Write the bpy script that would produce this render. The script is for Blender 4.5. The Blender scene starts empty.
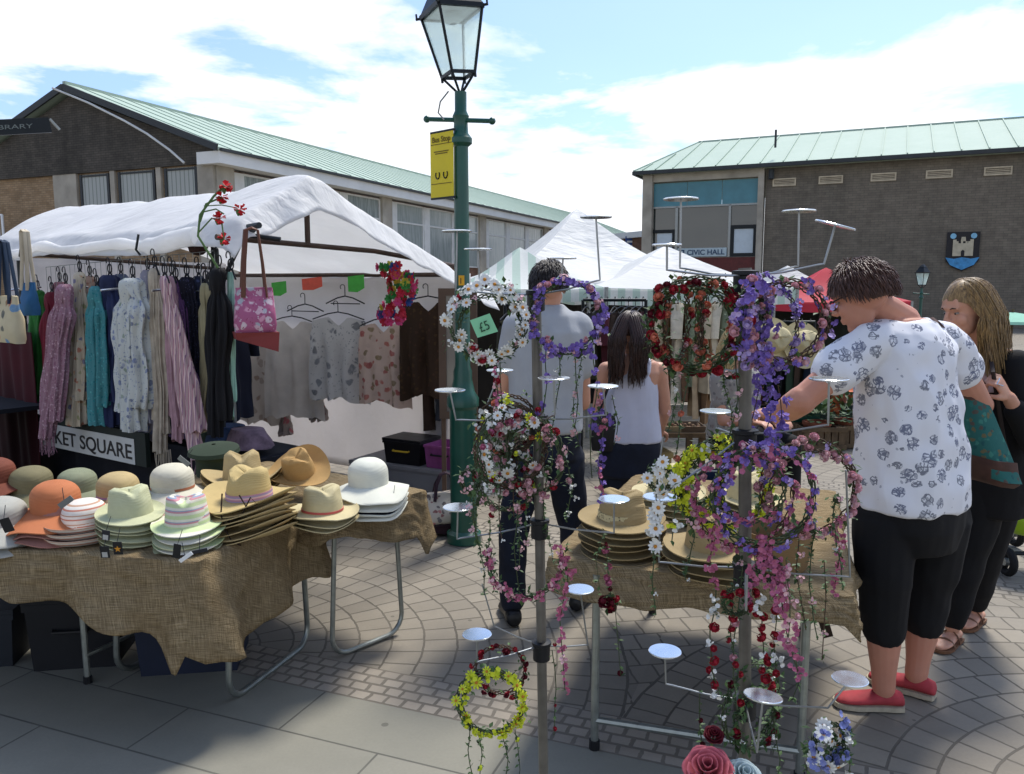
import bpy, math, random
from mathutils import Vector, Matrix, noise, Quaternion
R_ = math.radians
random.seed(7)
scene = bpy.context.scene
C = scene.collection
F_, H_, PITCH = 800.0, 1.62, R_(7.125)

# ---------------------------------------------------------------- camera
cam = bpy.data.cameras.new("camera"); camo = bpy.data.objects.new("camera", cam); C.objects.link(camo)
camo.location = (0, 0, H_); camo.rotation_euler = (R_(90) - PITCH, 0, 0)
cam.sensor_width = 36; cam.lens = 36 * F_ / 1024; cam.clip_end = 2000; cam.clip_start = .05
scene.camera = camo
scene.render.resolution_x = 1024; scene.render.resolution_y = 774

def ray(px, py):
    a = (px - 512) / F_; b = (387 - py) / F_
    return Vector((a, math.cos(PITCH) + b * math.sin(PITCH), -math.sin(PITCH) + b * math.cos(PITCH)))
def P(px, py, Y):
    d = ray(px, py); t = Y / d.y
    return Vector((d.x * t, d.y * t, H_ + d.z * t))
def G(px, py, z=0.0):
    d = ray(px, py); t = (z - H_) / d.z
    return Vector((d.x * t, d.y * t, z))

# ---------------------------------------------------------------- mesh builder
def basis(d, up=Vector((0, 0, 1))):
    d = d.normalized()
    if abs(d.dot(up)) > .98: up = Vector((0, 1, 0))
    x = up.cross(d).normalized(); y = d.cross(x)
    return x, y
class MB:
    def __init__(s):
        s.v = []; s.f = []; s.m = []; s.M = Matrix.Identity(4); s.mi = 0
    def add(s, vs, fs):
        o = len(s.v)
        s.v += [s.M @ Vector(p) for p in vs]
        s.f += [tuple(i + o for i in f) for f in fs]
        s.m += [s.mi] * len(fs)
        return s
    def box(s, c, size, rz=0.0, rot=None):
        x, y, z = [k / 2 for k in size]
        Rm = rot if rot is not None else Matrix.Rotation(rz, 3, 'Z')
        c = Vector(c)
        vs = [c + Rm @ Vector((a * x, b * y, d * z)) for d in (-1, 1) for b in (-1, 1) for a in (-1, 1)]
        return s.add(vs, [(0, 2, 3, 1), (4, 5, 7, 6), (0, 1, 5, 4), (2, 6, 7, 3), (0, 4, 6, 2), (1, 3, 7, 5)])
    def bar(s, a, b, w, h=None, up=Vector((0, 0, 1))):
        a = Vector(a); b = Vector(b); h = h or w
        x, y = basis(b - a, up)
        rot = Matrix((x, y, (b - a).normalized())).transposed()
        return s.box((a + b) / 2, (w, h, (b - a).length), rot=rot)
    def rings(s, rs, cap=True, closed=False, ring_closed=True):
        n = len(rs[0]); vs = [p for r in rs for p in r]; fs = []
        L = len(rs)
        for i in range(L - 1 + (1 if closed else 0)):
            a = i * n; b = ((i + 1) % L) * n
            for j in range(n if ring_closed else n - 1):
                k = (j + 1) % n
                fs.append((a + j, a + k, b + k, b + j))
        if cap and not closed and ring_closed:
            fs.append(tuple(range(n - 1, -1, -1))); fs.append(tuple((L - 1) * n + j for j in range(n)))
        return s.add(vs, fs)
    def tube(s, pts, r, n=8, closed=False, cap=True, flat=1.0):
        pts = [Vector(p) for p in pts]; L = len(pts)
        rr = r if isinstance(r, (list, tuple)) else [r] * L
        rs = []; x = None
        for i, p in enumerate(pts):
            if closed: d = pts[(i + 1) % L] - pts[i - 1]
            else: d = pts[min(i + 1, L - 1)] - pts[max(i - 1, 0)]
            if d.length < 1e-9: d = Vector((0, 0, 1))
            d.normalize()
            if x is None: x, y = basis(d)
            else:
                x = x - d * x.dot(d)
                if x.length < 1e-6: x, y = basis(d)
                x.normalize(); y = d.cross(x)
            rs.append([p + (x * math.cos(t) + y * math.sin(t) * flat) * rr[i] for t in [2 * math.pi * j / n for j in range(n)]])
        return s.rings(rs, cap, closed)
    def lathe(s, prof, n=24, c=(0, 0, 0), fz=None, fr=None, cap=False):
        c = Vector(c); rs = []
        for r, z in prof:
            ring = []
            for j in range(n):
                t = 2 * math.pi * j / n
                q = r * (fr(r, z, t) if fr else 1)
                ring.append(c + Vector((q * math.cos(t), q * math.sin(t), z + (fz(r, z, t) if fz else 0))))
            rs.append(ring)
        return s.rings(rs, cap)
    def grid(s, fn, nu, nv):
        vs = [fn(i / nu, j / nv) for j in range(nv + 1) for i in range(nu + 1)]; w = nu + 1
        return s.add(vs, [(j * w + i, j * w + i + 1, (j + 1) * w + i + 1, (j + 1) * w + i) for j in range(nv) for i in range(nu)])
    def ball(s, c, r, n=8, m=6):
        c = Vector(c); r = r if isinstance(r, (tuple, list)) else (r, r, r)
        return s.lathe([(max(1e-4, math.sin(math.pi * i / m)), -math.cos(math.pi * i / m)) for i in range(m + 1)], n) if False else \
            s.rings([[c + Vector((r[0] * math.sin(math.pi * i / m) * math.cos(2 * math.pi * j / n), r[1] * math.sin(math.pi * i / m) * math.sin(2 * math.pi * j / n), -r[2] * math.cos(math.pi * i / m))) for j in range(n)] for i in [.02] + list(range(1, m)) + [m - .02]])
    def prism(s, poly, d):
        """poly: list of 3D points (planar), d: extrusion vector"""
        n = len(poly); d = Vector(d)
        vs = [Vector(p) for p in poly] + [Vector(p) + d for p in poly]
        fs = [tuple(range(n - 1, -1, -1)), tuple(range(n, 2 * n))] + [(i, (i + 1) % n, n + (i + 1) % n, n + i) for i in range(n)]
        return s.add(vs, fs)
    def mesh(s, name, mats, origin=Vector((0, 0, 0)), smooth=True, angle=35):
        me = bpy.data.meshes.new(name)
        me.from_pydata([tuple(p - origin) for p in s.v], [], s.f)
        for m in (mats if isinstance(mats, (list, tuple)) else [mats]): me.materials.append(m)
        if max(s.m, default=0) > 0: me.polygons.foreach_set('material_index', s.m)
        fix_normals(me)
        if smooth:
            me.polygons.foreach_set('use_smooth', [True] * len(me.polygons))
            me.set_sharp_from_angle(angle=R_(angle))
        me.update()
        return me
    def build(s, name, mats, parent=None, smooth=True, origin=None, angle=35, solid=0.0):
        o0 = wloc(parent) if parent else (Vector(origin) if origin is not None else Vector((0, 0, 0)))
        me = s.mesh(name, mats, o0, smooth, angle)
        o = bpy.data.objects.new(name, me); C.objects.link(o)
        if parent: o.parent = parent
        else: o.location = o0
        if solid:
            md = o.modifiers.new('thick', 'SOLIDIFY'); md.thickness = solid; md.offset = 0
        return o
import bmesh
def fix_normals(me):
    bm = bmesh.new(); bm.from_mesh(me)
    bmesh.ops.recalc_face_normals(bm, faces=bm.faces)
    bm.to_mesh(me); bm.free()
def wloc(o):
    v = Vector((0, 0, 0))
    while o: v += o.location; o = o.parent
    return v
def tag(o, label=None, cat=None, group=None, kind=None):
    if label: o['label'] = label
    if cat: o['category'] = cat
    if group: o['group'] = group
    if kind: o['kind'] = kind
    return o
def empty(name, loc, label, cat, group=None):
    o = bpy.data.objects.new(name, None); C.objects.link(o); o.location = loc; o.empty_display_size = .1
    return tag(o, label, cat, group)
def put(name, me, parent=None, M=None):
    o = bpy.data.objects.new(name, me); C.objects.link(o)
    if parent: o.parent = parent
    if M is not None: o.matrix_local = M
    return o
def copy_tree(o, parent=None):
    c = o.copy(); C.objects.link(c); c.parent = parent
    for ch in list(o.children): copy_tree(ch, c)
    return c

# ---------------------------------------------------------------- materials
def srgb(h):
    if isinstance(h, str):
        h = h.lstrip('#'); c = [int(h[i:i + 2], 16) / 255 for i in (0, 2, 4)]
    else: c = [k / 255 for k in h]
    return tuple([(k / 12.92 if k < .04045 else ((k + .055) / 1.055) ** 2.4) for k in c] + [1])
class NT:
    def __init__(s, name):
        s.mat = bpy.data.materials.new(name); s.mat.use_nodes = True
        s.t = s.mat.node_tree; s.n = s.t.nodes; s.l = s.t.links
        s.b = s.n['Principled BSDF']; s.out = s.n['Material Output']
    def node(s, typ, ins=None, **kw):
        n = s.n.new(typ)
        for k, v in kw.items(): setattr(n, k, v)
        for k, v in (ins or {}).items():
            if hasattr(v, 'is_output') or isinstance(v, bpy.types.NodeSocket): s.l.new(v, n.inputs[k])
            else: n.inputs[k].default_value = v
        return n
    def math(s, op, a, b=0.0, c=None):
        ins = {0: a, 1: b}
        if c is not None: ins[2] = c
        return s.node('ShaderNodeMath', ins, operation=op).outputs[0]
    def mix(s, fac, a, b, bt='MIX'):
        n = s.node('ShaderNodeMix', data_type='RGBA', blend_type=bt)
        for idx, v in ((0, fac), (6, a), (7, b)):
            if isinstance(v, bpy.types.NodeSocket): s.l.new(v, n.inputs[idx])
            else: n.inputs[idx].default_value = v
        return n.outputs[2]
    def ramp(s, fac, stops, interp='LINEAR'):
        n = s.node('ShaderNodeValToRGB'); n.color_ramp.interpolation = interp
        e = n.color_ramp.elements
        while len(e) < len(stops): e.new(.5)
        for k, (p, c) in enumerate(stops):
            e[k].position = p; e[k].color = c if len(c) == 4 else (*c, 1)
        s.l.new(fac, n.inputs[0]); return n.outputs[0]
    def coord(s, rnd=True):
        v = s.node('ShaderNodeTexCoord').outputs['Object']
        if rnd:
            r = s.node('ShaderNodeObjectInfo').outputs['Random']
            q = s.math('MULTIPLY', r, 37.0)
            v = s.node('ShaderNodeVectorMath', {0: v, 1: q}, operation='ADD').outputs[0]
        return v
    def noise(s, v, scale, detail=3, rough=.55, out='Fac'):
        return s.node('ShaderNodeTexNoise', {'Vector': v, 'Scale': scale, 'Detail': detail, 'Roughness': rough}).outputs[out]
    def bump(s, h, strength=.3, dist=.01):
        n = s.node('ShaderNodeBump', {'Height': h, 'Strength': strength, 'Distance': dist})
        s.l.new(n.outputs[0], s.b.inputs['Normal'])
    def fin(s, col=None, rough=.7, metal=0.0, spec=.3, transl=0.0, tcol=None):
        if col is not None:
            if isinstance(col, bpy.types.NodeSocket): s.l.new(col, s.b.inputs['Base Color'])
            else: s.b.inputs['Base Color'].default_value = col
        if isinstance(rough, bpy.types.NodeSocket): s.l.new(rough, s.b.inputs['Roughness'])
        else: s.b.inputs['Roughness'].default_value = rough
        s.b.inputs['Metallic'].default_value = metal
        s.b.inputs['Specular IOR Level'].default_value = spec
        if transl:
            tr = s.node('ShaderNodeBsdfTranslucent')
            if isinstance(col, bpy.types.NodeSocket): s.l.new(col, tr.inputs[0])
            else: tr.inputs[0].default_value = tcol or col
            mx = s.node('ShaderNodeMixShader', {0: transl})
            s.l.new(s.b.outputs[0], mx.inputs[1]); s.l.new(tr.outputs[0], mx.inputs[2])
            s.l.new(mx.outputs[0], s.out.inputs[0])
        return s.mat
def shade(c, k): return (min(1, c[0] * k), min(1, c[1] * k), min(1, c[2] * k), 1)
_mc = {}
def mat(name, col, rough=.65, metal=0.0, var=.18, scale=6, bump=.15, bscale=60, spec=.3, transl=0.0, bd=.003):
    if name in _mc: return _mc[name]
    c = srgb(col) if isinstance(col, str) else col
    s = NT(name); v = s.coord()
    n = s.noise(v, scale, 4)
    f = s.ramp(n, [(.3, (0, 0, 0)), (.7, (1, 1, 1))])
    cc = s.mix(f, shade(c, 1 - var), shade(c, 1 + var))
    if bump: s.bump(s.noise(v, bscale, 3), bump, bd)
    rr = s.math('MULTIPLY_ADD', n, .2, max(0, rough - .1))
    _mc[name] = s.fin(cc, rr, metal, spec, transl)
    return _mc[name]
def floral(name, base, cols, scale=30, size=.35, scale2=None, cols2=None, size2=.3, transl=0.0, rough=.8, fold=True):
    if name in _mc: return _mc[name]
    s = NT(name); v = s.coord()
    w = s.node('ShaderNodeTexNoise', {'Vector': v, 'Scale': scale * .8, 'Detail': 2}).outputs['Color']
    d = s.node('ShaderNodeVectorMath', {0: w, 1: (.5, .5, .5)}, operation='SUBTRACT').outputs[0]
    d = s.node('ShaderNodeVectorMath', {0: d, 3: 1.1 / scale}, operation='SCALE').outputs[0]
    vv = s.node('ShaderNodeVectorMath', {0: v, 1: d}, operation='ADD').outputs[0]
    col = srgb(base)
    n = s.noise(v, 5, 3); col = s.mix(n, shade(col, .85), shade(col, 1.1))
    for (cs, sc, sz) in ((cols, scale, size), (cols2, scale2, size2)):
        if not cs: continue
        vo = s.node('ShaderNodeTexVoronoi', {'Vector': vv, 'Scale': sc})
        m = s.ramp(vo.outputs['Distance'], [(sz * .75, (1, 1, 1)), (sz, (0, 0, 0))])
        sep = s.node('ShaderNodeSeparateColor', {0: vo.outputs['Color']})
        pick = s.ramp(sep.outputs[0], [(k / len(cs), srgb(c)) for k, c in enumerate(cs)], 'CONSTANT')
        keep = s.math('GREATER_THAN', sep.outputs[1], .18)
        nn = s.noise(v, sc * 3, 2); pick = s.mix(s.math('MULTIPLY', nn, .45), pick, srgb(base))
        col = s.mix(s.math('MULTIPLY', m, keep), col, pick)
    s.bump(s.noise(v, 300, 2), .15, .002)
    _mc[name] = s.fin(col, rough, 0, .15, transl)
    return _mc[name]
def striped(name, cols, axis='Z', period=.05, rough=.8, transl=0.0, distort=.0, bump=True, weave=260):
    if name in _mc: return _mc[name]
    s = NT(name); v = s.node('ShaderNodeTexCoord').outputs['Object']
    x = s.node('ShaderNodeSeparateXYZ', {0: v}).outputs[axis]
    if distort: x = s.math('ADD', x, s.math('MULTIPLY', s.noise(v, 15, 2), distort))
    fr = s.math('FRACT', s.math('DIVIDE', s.math('ADD', x, 10.0), period))
    tot = sum(w for _, w in cols); p = 0; st = []
    for c, w in cols: st.append((p / tot, srgb(c))); p += w
    col = s.ramp(fr, st, 'CONSTANT')
    col = s.mix(s.math('MULTIPLY', s.noise(v, 60, 3), .25), col, (.25, .2, .12, 1))
    if bump: s.bump(s.noise(v, weave, 2), .3, .002)
    _mc[name] = s.fin(col, rough, 0, .15, transl)
    return _mc[name]
def straw(name, c, k=1.0, ring=330, dark=.62, rough=.75):
    if name in _mc: return _mc[name]
    s = NT(name); v = s.node('ShaderNodeTexCoord').outputs['Object']
    sp = s.node('ShaderNodeSeparateXYZ', {0: v})
    rad = s.node('ShaderNodeVectorMath', {0: v}, operation='LENGTH').outputs['Value']
    a = s.math('ARCTAN2', sp.outputs['Y'], sp.outputs['X'])
    r1 = s.math('SINE', s.math('MULTIPLY', rad, ring * 4.0))
    r2 = s.math('SINE', s.math('MULTIPLY', a, 150.0))
    w = s.math('MULTIPLY', s.math('ADD', s.math('MULTIPLY', r1, r2), 1.0), .5)
    nz = s.noise(s.coord(), 25, 4); 
    cc = srgb(c)
    col = s.mix(s.math('ADD', s.math('MULTIPLY', w, .55), s.math('MULTIPLY', nz, .4)), shade(cc, dark), shade(cc, 1.12))
    s.bump(s.math('ADD', w, s.math('MULTIPLY', r1, .5)), .35, .0015)
    _mc[name] = s.fin(col, rough, 0, .2, .06)
    return _mc[name]
def burlap_mat():
    s = NT('burlap_cloth'); v = s.coord(False)
    sp = s.node('ShaderNodeSeparateXYZ', {0: v})
    q = s.math('ADD', sp.outputs['X'], s.math('MULTIPLY', sp.outputs['Y'], .8))
    q2 = s.math('ADD', sp.outputs['Z'], s.math('MULTIPLY', sp.outputs['Y'], .6))
    n0 = s.noise(v, 40, 3)
    va = s.node('ShaderNodeCombineXYZ', {0: s.math('MULTIPLY', q, 330.0), 1: s.math('MULTIPLY', q2, 14.0)}).outputs[0]; vb = s.node('ShaderNodeCombineXYZ', {0: s.math('MULTIPLY', q, 14.0), 1: s.math('MULTIPLY', q2, 330.0)}).outputs[0]
    a = s.noise(va, 1.0, 2, .5); b = s.noise(vb, 1.0, 2, .5)
    w = s.ramp(s.math('MULTIPLY', s.math('ADD', a, b), .5), [(.38, (0, 0, 0)), (.62, (1, 1, 1))])
    big = s.noise(v, 7, 5, .7)
    c1 = s.mix(w, srgb('#6f6047'), srgb('#b5a17e'))
    col = s.mix(s.ramp(big, [(.35, (0, 0, 0)), (.65, (.5, .5, .5))]), c1, srgb('#7b684c'))
    s.bump(s.math('ADD', w, s.math('MULTIPLY', s.noise(v, 22, 5, .65), 4.0)), .7, .006)
    return s.fin(col, .95, 0, .05, .12)
def proj_coord(s, ang):
    """wall coordinates: x along a wall that runs at angle ang, y = height"""
    v = s.node('ShaderNodeNewGeometry').outputs['Position']
    u = s.node('ShaderNodeVectorMath', {0: v, 1: (math.cos(ang), math.sin(ang), 0)}, operation='DOT_PRODUCT').outputs['Value']
    z = s.node('ShaderNodeSeparateXYZ', {0: v}).outputs['Z']
    return s.node('ShaderNodeCombineXYZ', {0: u, 1: z}).outputs[0], v
def brickwall(name, ang, c1, c2, mortar, w=.22, h=.075, stain=.5, stainc='#20201c'):
    s = NT(name); uv, v = proj_coord(s, ang)
    b = s.node('ShaderNodeTexBrick', {'Vector': uv, 'Scale': 1.0, 'Color1': srgb(c1), 'Color2': srgb(c2), 'Mortar': srgb(mortar), 'Mortar Size': .007, 'Brick Width': w, 'Row Height': h, 'Bias': 0.0})
    n = s.noise(v, .35, 5, .7); sv = s.node('ShaderNodeMapping', {'Vector': v, 'Scale': (1.6, 1.6, .18)}).outputs[0]
    n2 = s.noise(sv, 1.2, 4, .7)
    f = s.ramp(s.math('MULTIPLY', n, n2), [(.15, (0, 0, 0)), (.42, (1, 1, 1))])
    col = s.mix(s.math('MULTIPLY', f, stain), b.outputs[0], srgb(stainc))
    col = s.mix(.35, col, s.mix(s.noise(v, 3, 4), (.0, .0, .0, 1), (1, 1, 1, 1)), 'OVERLAY')
    s.bump(b.outputs['Fac'], -.4, .01)
    return s.fin(col, .9, 0, .2)
def glassy(name, c, rough=.08, k=.5):
    s = NT(name); v = s.coord(False)
    cc = srgb(c); col = s.mix(s.noise(v, 1.2, 3), shade(cc, .8), shade(cc, 1.2))
    s.bump(s.noise(v, .8, 1), .05, .05)
    return s.fin(col, rough, 0, k)

metal_grey = mat('painted_steel_grey', '#8d918f', .4, .6, .12, 20, .1)
chrome = mat('chrome_wire', '#c9ccd0', .22, 1.0, .05, 10, .02)
galv = mat('galvanised_tube', '#8f948f', .38, .8, .15, 30, .1)
black_plastic = mat('black_plastic', '#16171a', .5, 0, .2, 20, .1)
dark_tube = mat('dark_stall_tube', '#2b2f31', .45, .5, .25, 12, .1)
green_paint = mat('glossy_green_paint', '#0f4a3c', .35, 0, .15, 6, .12, 25, .5)
black_iron = mat('black_iron', '#1a1f22', .45, .3, .2, 10, .1)
white_plastic = mat('white_enamel', '#d9dcdc', .45, 0, .05, 20, .03)
wood_dark = mat('weathered_wood', '#5a4a37', .85, 0, .35, 14, .4)
wood_pale = mat('pale_pallet_wood', '#a89566', .85, 0, .25, 10, .4)
burlap = burlap_mat()

# ---------------------------------------------------------------- light
SUN_EL, SUN_AZ = 60, 32      # azimuth measured from +Y towards +X
w = bpy.data.worlds.new("World"); scene.world = w; w.use_nodes = True
nt = w.node_tree; N = nt.nodes; L = nt.links
for n in list(N): N.remove(n)
def wn(t, ins=None, **kw):
    n = N.new(t)
    for k, v in kw.items(): setattr(n, k, v)
    for k, v in (ins or {}).items():
        if isinstance(v, bpy.types.NodeSocket): L.new(v, n.inputs[k])
        else: n.inputs[k].default_value = v
    return n
sky = wn('ShaderNodeTexSky', sky_type='NISHITA'); sky.sun_disc = False
sky.sun_elevation = R_(SUN_EL); sky.sun_rotation = R_(SUN_AZ); sky.air_density = 1.0; sky.dust_density = 1.6; sky.ozone_density = 1.2
tc = wn('ShaderNodeTexCoord').outputs['Generated']
sp = wn('ShaderNodeSeparateXYZ', {0: tc})
zz = wn('ShaderNodeMath', {0: sp.outputs['Z'], 1: .10}, operation='ADD').outputs[0]
zz = wn('ShaderNodeMath', {0: zz, 1: .05}, operation='MAXIMUM').outputs[0]
iz = wn('ShaderNodeMath', {0: 1.0, 1: zz}, operation='DIVIDE').outputs[0]
pv = wn('ShaderNodeVectorMath', {0: tc, 3: iz}, operation='SCALE').outputs[0]
mp = wn('ShaderNodeMapping', {'Vector': pv, 'Location': (5.3, 2.6, 0), 'Scale': (1.0, 1.0, 0)}).outputs[0]
n1 = wn('ShaderNodeTexNoise', {'Vector': mp, 'Scale': 1.15, 'Detail': 10.0, 'Roughness': .58, 'Distortion': .25}).outputs['Fac']
band = wn('ShaderNodeMapRange', {0: sp.outputs['Z'], 1: .02, 2: .42, 3: .17, 4: -.085}).outputs[0]
nb = wn('ShaderNodeMath', {0: n1, 1: band}, operation='ADD').outputs[0]
cr = wn('ShaderNodeValToRGB', {0: nb}); cr.color_ramp.elements[0].position = .475; cr.color_ramp.elements[0].color = (.10, .10, .10, 1)
cr.color_ramp.elements[1].position = .57; cr.color_ramp.elements[1].color = (1, 1, 1, 1)
cm = wn('ShaderNodeTexNoise', {'Vector': mp, 'Scale': 1.4, 'Detail': 5.0}).outputs['Fac']
cc = wn('ShaderNodeMix', data_type='RGBA'); L.new(cm, cc.inputs[0]); cc.inputs[6].default_value = (3.2, 3.4, 3.8, 1); cc.inputs[7].default_value = (5.3, 5.3, 5.3, 1)
skc = wn('ShaderNodeMix', data_type='RGBA', blend_type='MULTIPLY'); skc.inputs[0].default_value = 1; L.new(sky.outputs[0], skc.inputs[6]); skc.inputs[7].default_value = (.50, .61, .76, 1)
mx = wn('ShaderNodeMix', data_type='RGBA'); L.new(cr.outputs[0], mx.inputs[0]); L.new(skc.outputs[2], mx.inputs[6]); L.new(cc.outputs[2], mx.inputs[7])
bg = wn('ShaderNodeBackground', {'Color': mx.outputs[2], 'Strength': .15}); o = wn('ShaderNodeOutputWorld'); L.new(bg.outputs[0], o.inputs[0])
sun = bpy.data.lights.new('sun', 'SUN'); suno = bpy.data.objects.new('sun', sun); C.objects.link(suno)
sun.energy = 2.4; sun.angle = R_(13); sun.color = (1, .95, .87)
suno.rotation_euler = (R_(90 - SUN_EL), 0, R_(180 - SUN_AZ)); suno.location = (0, 0, 20)
scene.view_settings.view_transform = 'Standard'; scene.view_settings.look = 'None'
scene.view_settings.exposure = .95; scene.view_settings.gamma = 1
scene.cycles.use_denoising = True
scene.cycles.max_bounces = 6; scene.cycles.transparent_max_bounces = 8
# ================================================================ GROUND
E_ = Vector((.931, -.364, 0)); N_ = Vector((.364, .931, 0))
EDGE = 2.566
def en(e, n, z=0.0): return E_ * e + N_ * n + Vector((0, 0, z))
def ground_uv(s):
    v = s.node('ShaderNodeNewGeometry').outputs['Position']
    u = s.node('ShaderNodeVectorMath', {0: v, 1: tuple(E_)}, operation='DOT_PRODUCT').outputs['Value']
    w_ = s.node('ShaderNodeVectorMath', {0: v, 1: tuple(N_)}, operation='DOT_PRODUCT').outputs['Value']
    return v, u, w_
def paving(name, kind):
    s = NT(name); v, u, w_ = ground_uv(s)
    jx = s.math('ADD', s.math('MULTIPLY', s.math('SUBTRACT', s.noise(v, 3.0, 3), .5), .05), s.math('MULTIPLY', s.math('SUBTRACT', s.noise(v, 28.0, 2), .5), .012 if kind != 'slab' else .0))
    if kind == 'fan':
        W, HC = 3.9, 2.134
        q = s.math('DIVIDE', s.math('SUBTRACT', w_, EDGE), HC)
        row = s.math('FLOOR', q)
        vv = s.math('MULTIPLY', s.math('SUBTRACT', q, row), HC)
        ush = s.math('ADD', s.math('ADD', u, 78.0 + 2.6 + W / 2), s.math('MULTIPLY', row, W * .5))
        uu = s.math('SUBTRACT', s.math('MODULO', ush, W), W / 2)
        uj = s.math('ADD', uu, s.math('MULTIPLY', jx, .5)); vj = s.math('SUBTRACT', s.math('ADD', vv, s.math('MULTIPLY', jx, .4)), .1)
        r = s.math('SQRT', s.math('ADD', s.math('MULTIPLY', uj, uj), s.math('MULTIPLY', vj, vj)))
        rk = s.math('ADD', s.math('FLOOR', s.math('DIVIDE', r, .150)), .5)
        th = s.math('ARCTAN2', uj, vj)
        al = s.math('MULTIPLY', th, s.math('MULTIPLY', rk, .150))
        fan = s.math('LESS_THAN', r, 1.95)
        diag = s.math('ADD', s.math('MULTIPLY', uj, .86), s.math('MULTIPLY', vj, .5)); dia2 = s.math('SUBTRACT', s.math('MULTIPLY', vj, .86), s.math('MULTIPLY', uj, .5))
        band = s.math('LESS_THAN', vv, .25)
        px_ = s.math('ADD', s.math('MULTIPLY', al, fan), s.math('MULTIPLY', diag, s.math('SUBTRACT', 1.0, fan)))
        py_ = s.math('ADD', s.math('MULTIPLY', r, fan), s.math('MULTIPLY', dia2, s.math('SUBTRACT', 1.0, fan)))
        vec = s.node('ShaderNodeCombineXYZ', {0: s.math('ADD', px_, 20.0), 1: s.math('ADD', py_, .150 * 100)}).outputs[0]
        bw, bh, ms = .118, .150, .0055; c1, c2, mo = '#7b7468', '#928a7c', '#38342e'
        sv_ = s.node('ShaderNodeCombineXYZ', {0: s.math('ADD', u, 20.0), 1: vv}).outputs[0]
        e = s.math('LESS_THAN', s.math('ABSOLUTE', s.math('SUBTRACT', r, 1.95)), .006)
    elif kind == 'setts':
        vec = s.node('ShaderNodeCombineXYZ', {0: s.math('ADD', u, s.math('ADD', jx, 20.0)), 1: s.math('ADD', s.math('SUBTRACT', w_, EDGE), s.math('MULTIPLY', jx, .3))}).outputs[0]
        bw, bh, ms = .078, .062, .008; c1, c2, mo = '#877f73', '#9d9486', '#4c473f'
    else:
        vec = s.node('ShaderNodeCombineXYZ', {0: s.math('ADD', u, 20.29), 1: s.math('SUBTRACT', w_, EDGE - 30.0)}).outputs[0]
        bw, bh, ms = .84, .30, .0045; c1, c2, mo = '#7d7b6f', '#8b887b', '#343432'
    b = s.node('ShaderNodeTexBrick', {'Vector': vec, 'Scale': 1.0, 'Color1': srgb(c1), 'Color2': srgb(c2), 'Mortar': srgb(mo), 'Mortar Size': ms, 'Mortar Smooth': .25, 'Brick Width': bw, 'Row Height': bh, 'Bias': 0.0})
    col = b.outputs['Color']; fac = b.outputs['Fac']
    if kind == 'fan':
        col = s.mix(e, col, srgb(mo)); fac = s.math('MAXIMUM', fac, e)
        b2 = s.node('ShaderNodeTexBrick', {'Vector': sv_, 'Scale': 1.0, 'Color1': srgb('#877f73'), 'Color2': srgb('#9d9486'), 'Mortar': srgb(mo), 'Mortar Size': .008, 'Mortar Smooth': .25, 'Brick Width': .078, 'Row Height': .0625, 'Bias': 0.0})
        col = s.mix(band, col, b2.outputs['Color'])
        fac = s.math('ADD', s.math('MULTIPLY', fac, s.math('SUBTRACT', 1.0, band)), s.math('MULTIPLY', b2.outputs['Fac'], band))
    n1 = s.noise(v, 1.1, 6, .65); n2 = s.noise(v, 9, 5, .6); n3 = s.noise(v, 90, 3)
    col = s.mix(s.ramp(n1, [(.35, (0, 0, 0)), (.7, (.55, .55, .55))]), col, shade(srgb(c1), .62))
    col = s.mix(s.math('MULTIPLY', n2, .35), col, shade(srgb(c2), 1.15))
    col = s.mix(s.math('MULTIPLY', n3, .3), col, shade(srgb(c1), .55))
    # trodden gum spots and small stains
    vo = s.node('ShaderNodeTexVoronoi', {'Vector': v, 'Scale': 3.3})
    spot = s.math('MULTIPLY', s.math('LESS_THAN', vo.outputs['Distance'], .045), .5)
    col = s.mix(spot, col, srgb('#3c3a36'))
    h = s.math('ADD', s.math('MULTIPLY', s.math('SUBTRACT', 1.0, fac), 1.0), s.math('MULTIPLY', n2, .35))
    h = s.math('ADD', h, s.math('MULTIPLY', n3, .12))
    s.bump(h, .55, .006 if kind != 'slab' else .004)
    return s.fin(col, s.math('MULTIPLY_ADD', n2, .25, .62), 0, .25)
pm_fan, pm_set, pm_slab = paving('fan_paving', 'fan'), paving('granite_setts', 'setts'), paving('flagstones', 'slab')
def sheet(name, e0, e1, n0, n1, z, m, kind='structure'):
    b = MB(); b.add([en(e0, n0, z), en(e1, n0, z), en(e1, n1, z), en(e0, n1, z)], [(0, 1, 2, 3)])
    return tag(b.build(name, m, smooth=False), kind=kind)
sheet('ground', -400, 400, -300, 500, -.004, pm_fan)
sheet('sett_border', -9, 9, EDGE, EDGE + .25, .0, pm_set)
sheet('flagstone_pavement', -9, 9, -9, EDGE - .002, .001, pm_slab)

# ================================================================ LEFT HALL
K1 = Vector((-9.1, 25, 0)); FD = Vector((.394, .919, 0)); GD = Vector((-.919, .394, 0))
def hw(t, s, z): return K1 + FD * t + GD * s + Vector((0, 0, z))     # along facade, across gable, height
LEN, HALF, ZE, ZR = 54.0, 5.75, 5.75, 7.95
slate = brickwall('stained_dark_brick', math.atan2(GD.y, GD.x), '#4e4a44', '#5b564e', '#3c3935', stain=.7, stainc='#2b2a27')
tanbrick = brickwall('tan_brick', math.atan2(GD.y, GD.x), '#8f7659', '#a28a6c', '#7a6a58', stain=.3)
redbrick = brickwall('brown_brick', math.atan2(FD.y, FD.x), '#6d4d3e', '#7d5c4b', '#6b6259', stain=.4)
copper = NT('verdigris_copper'); _v = copper.coord(False)
_c = copper.mix(copper.noise(_v, .5, 5, .7), srgb('#93a596'), srgb('#adbaac'))
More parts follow.
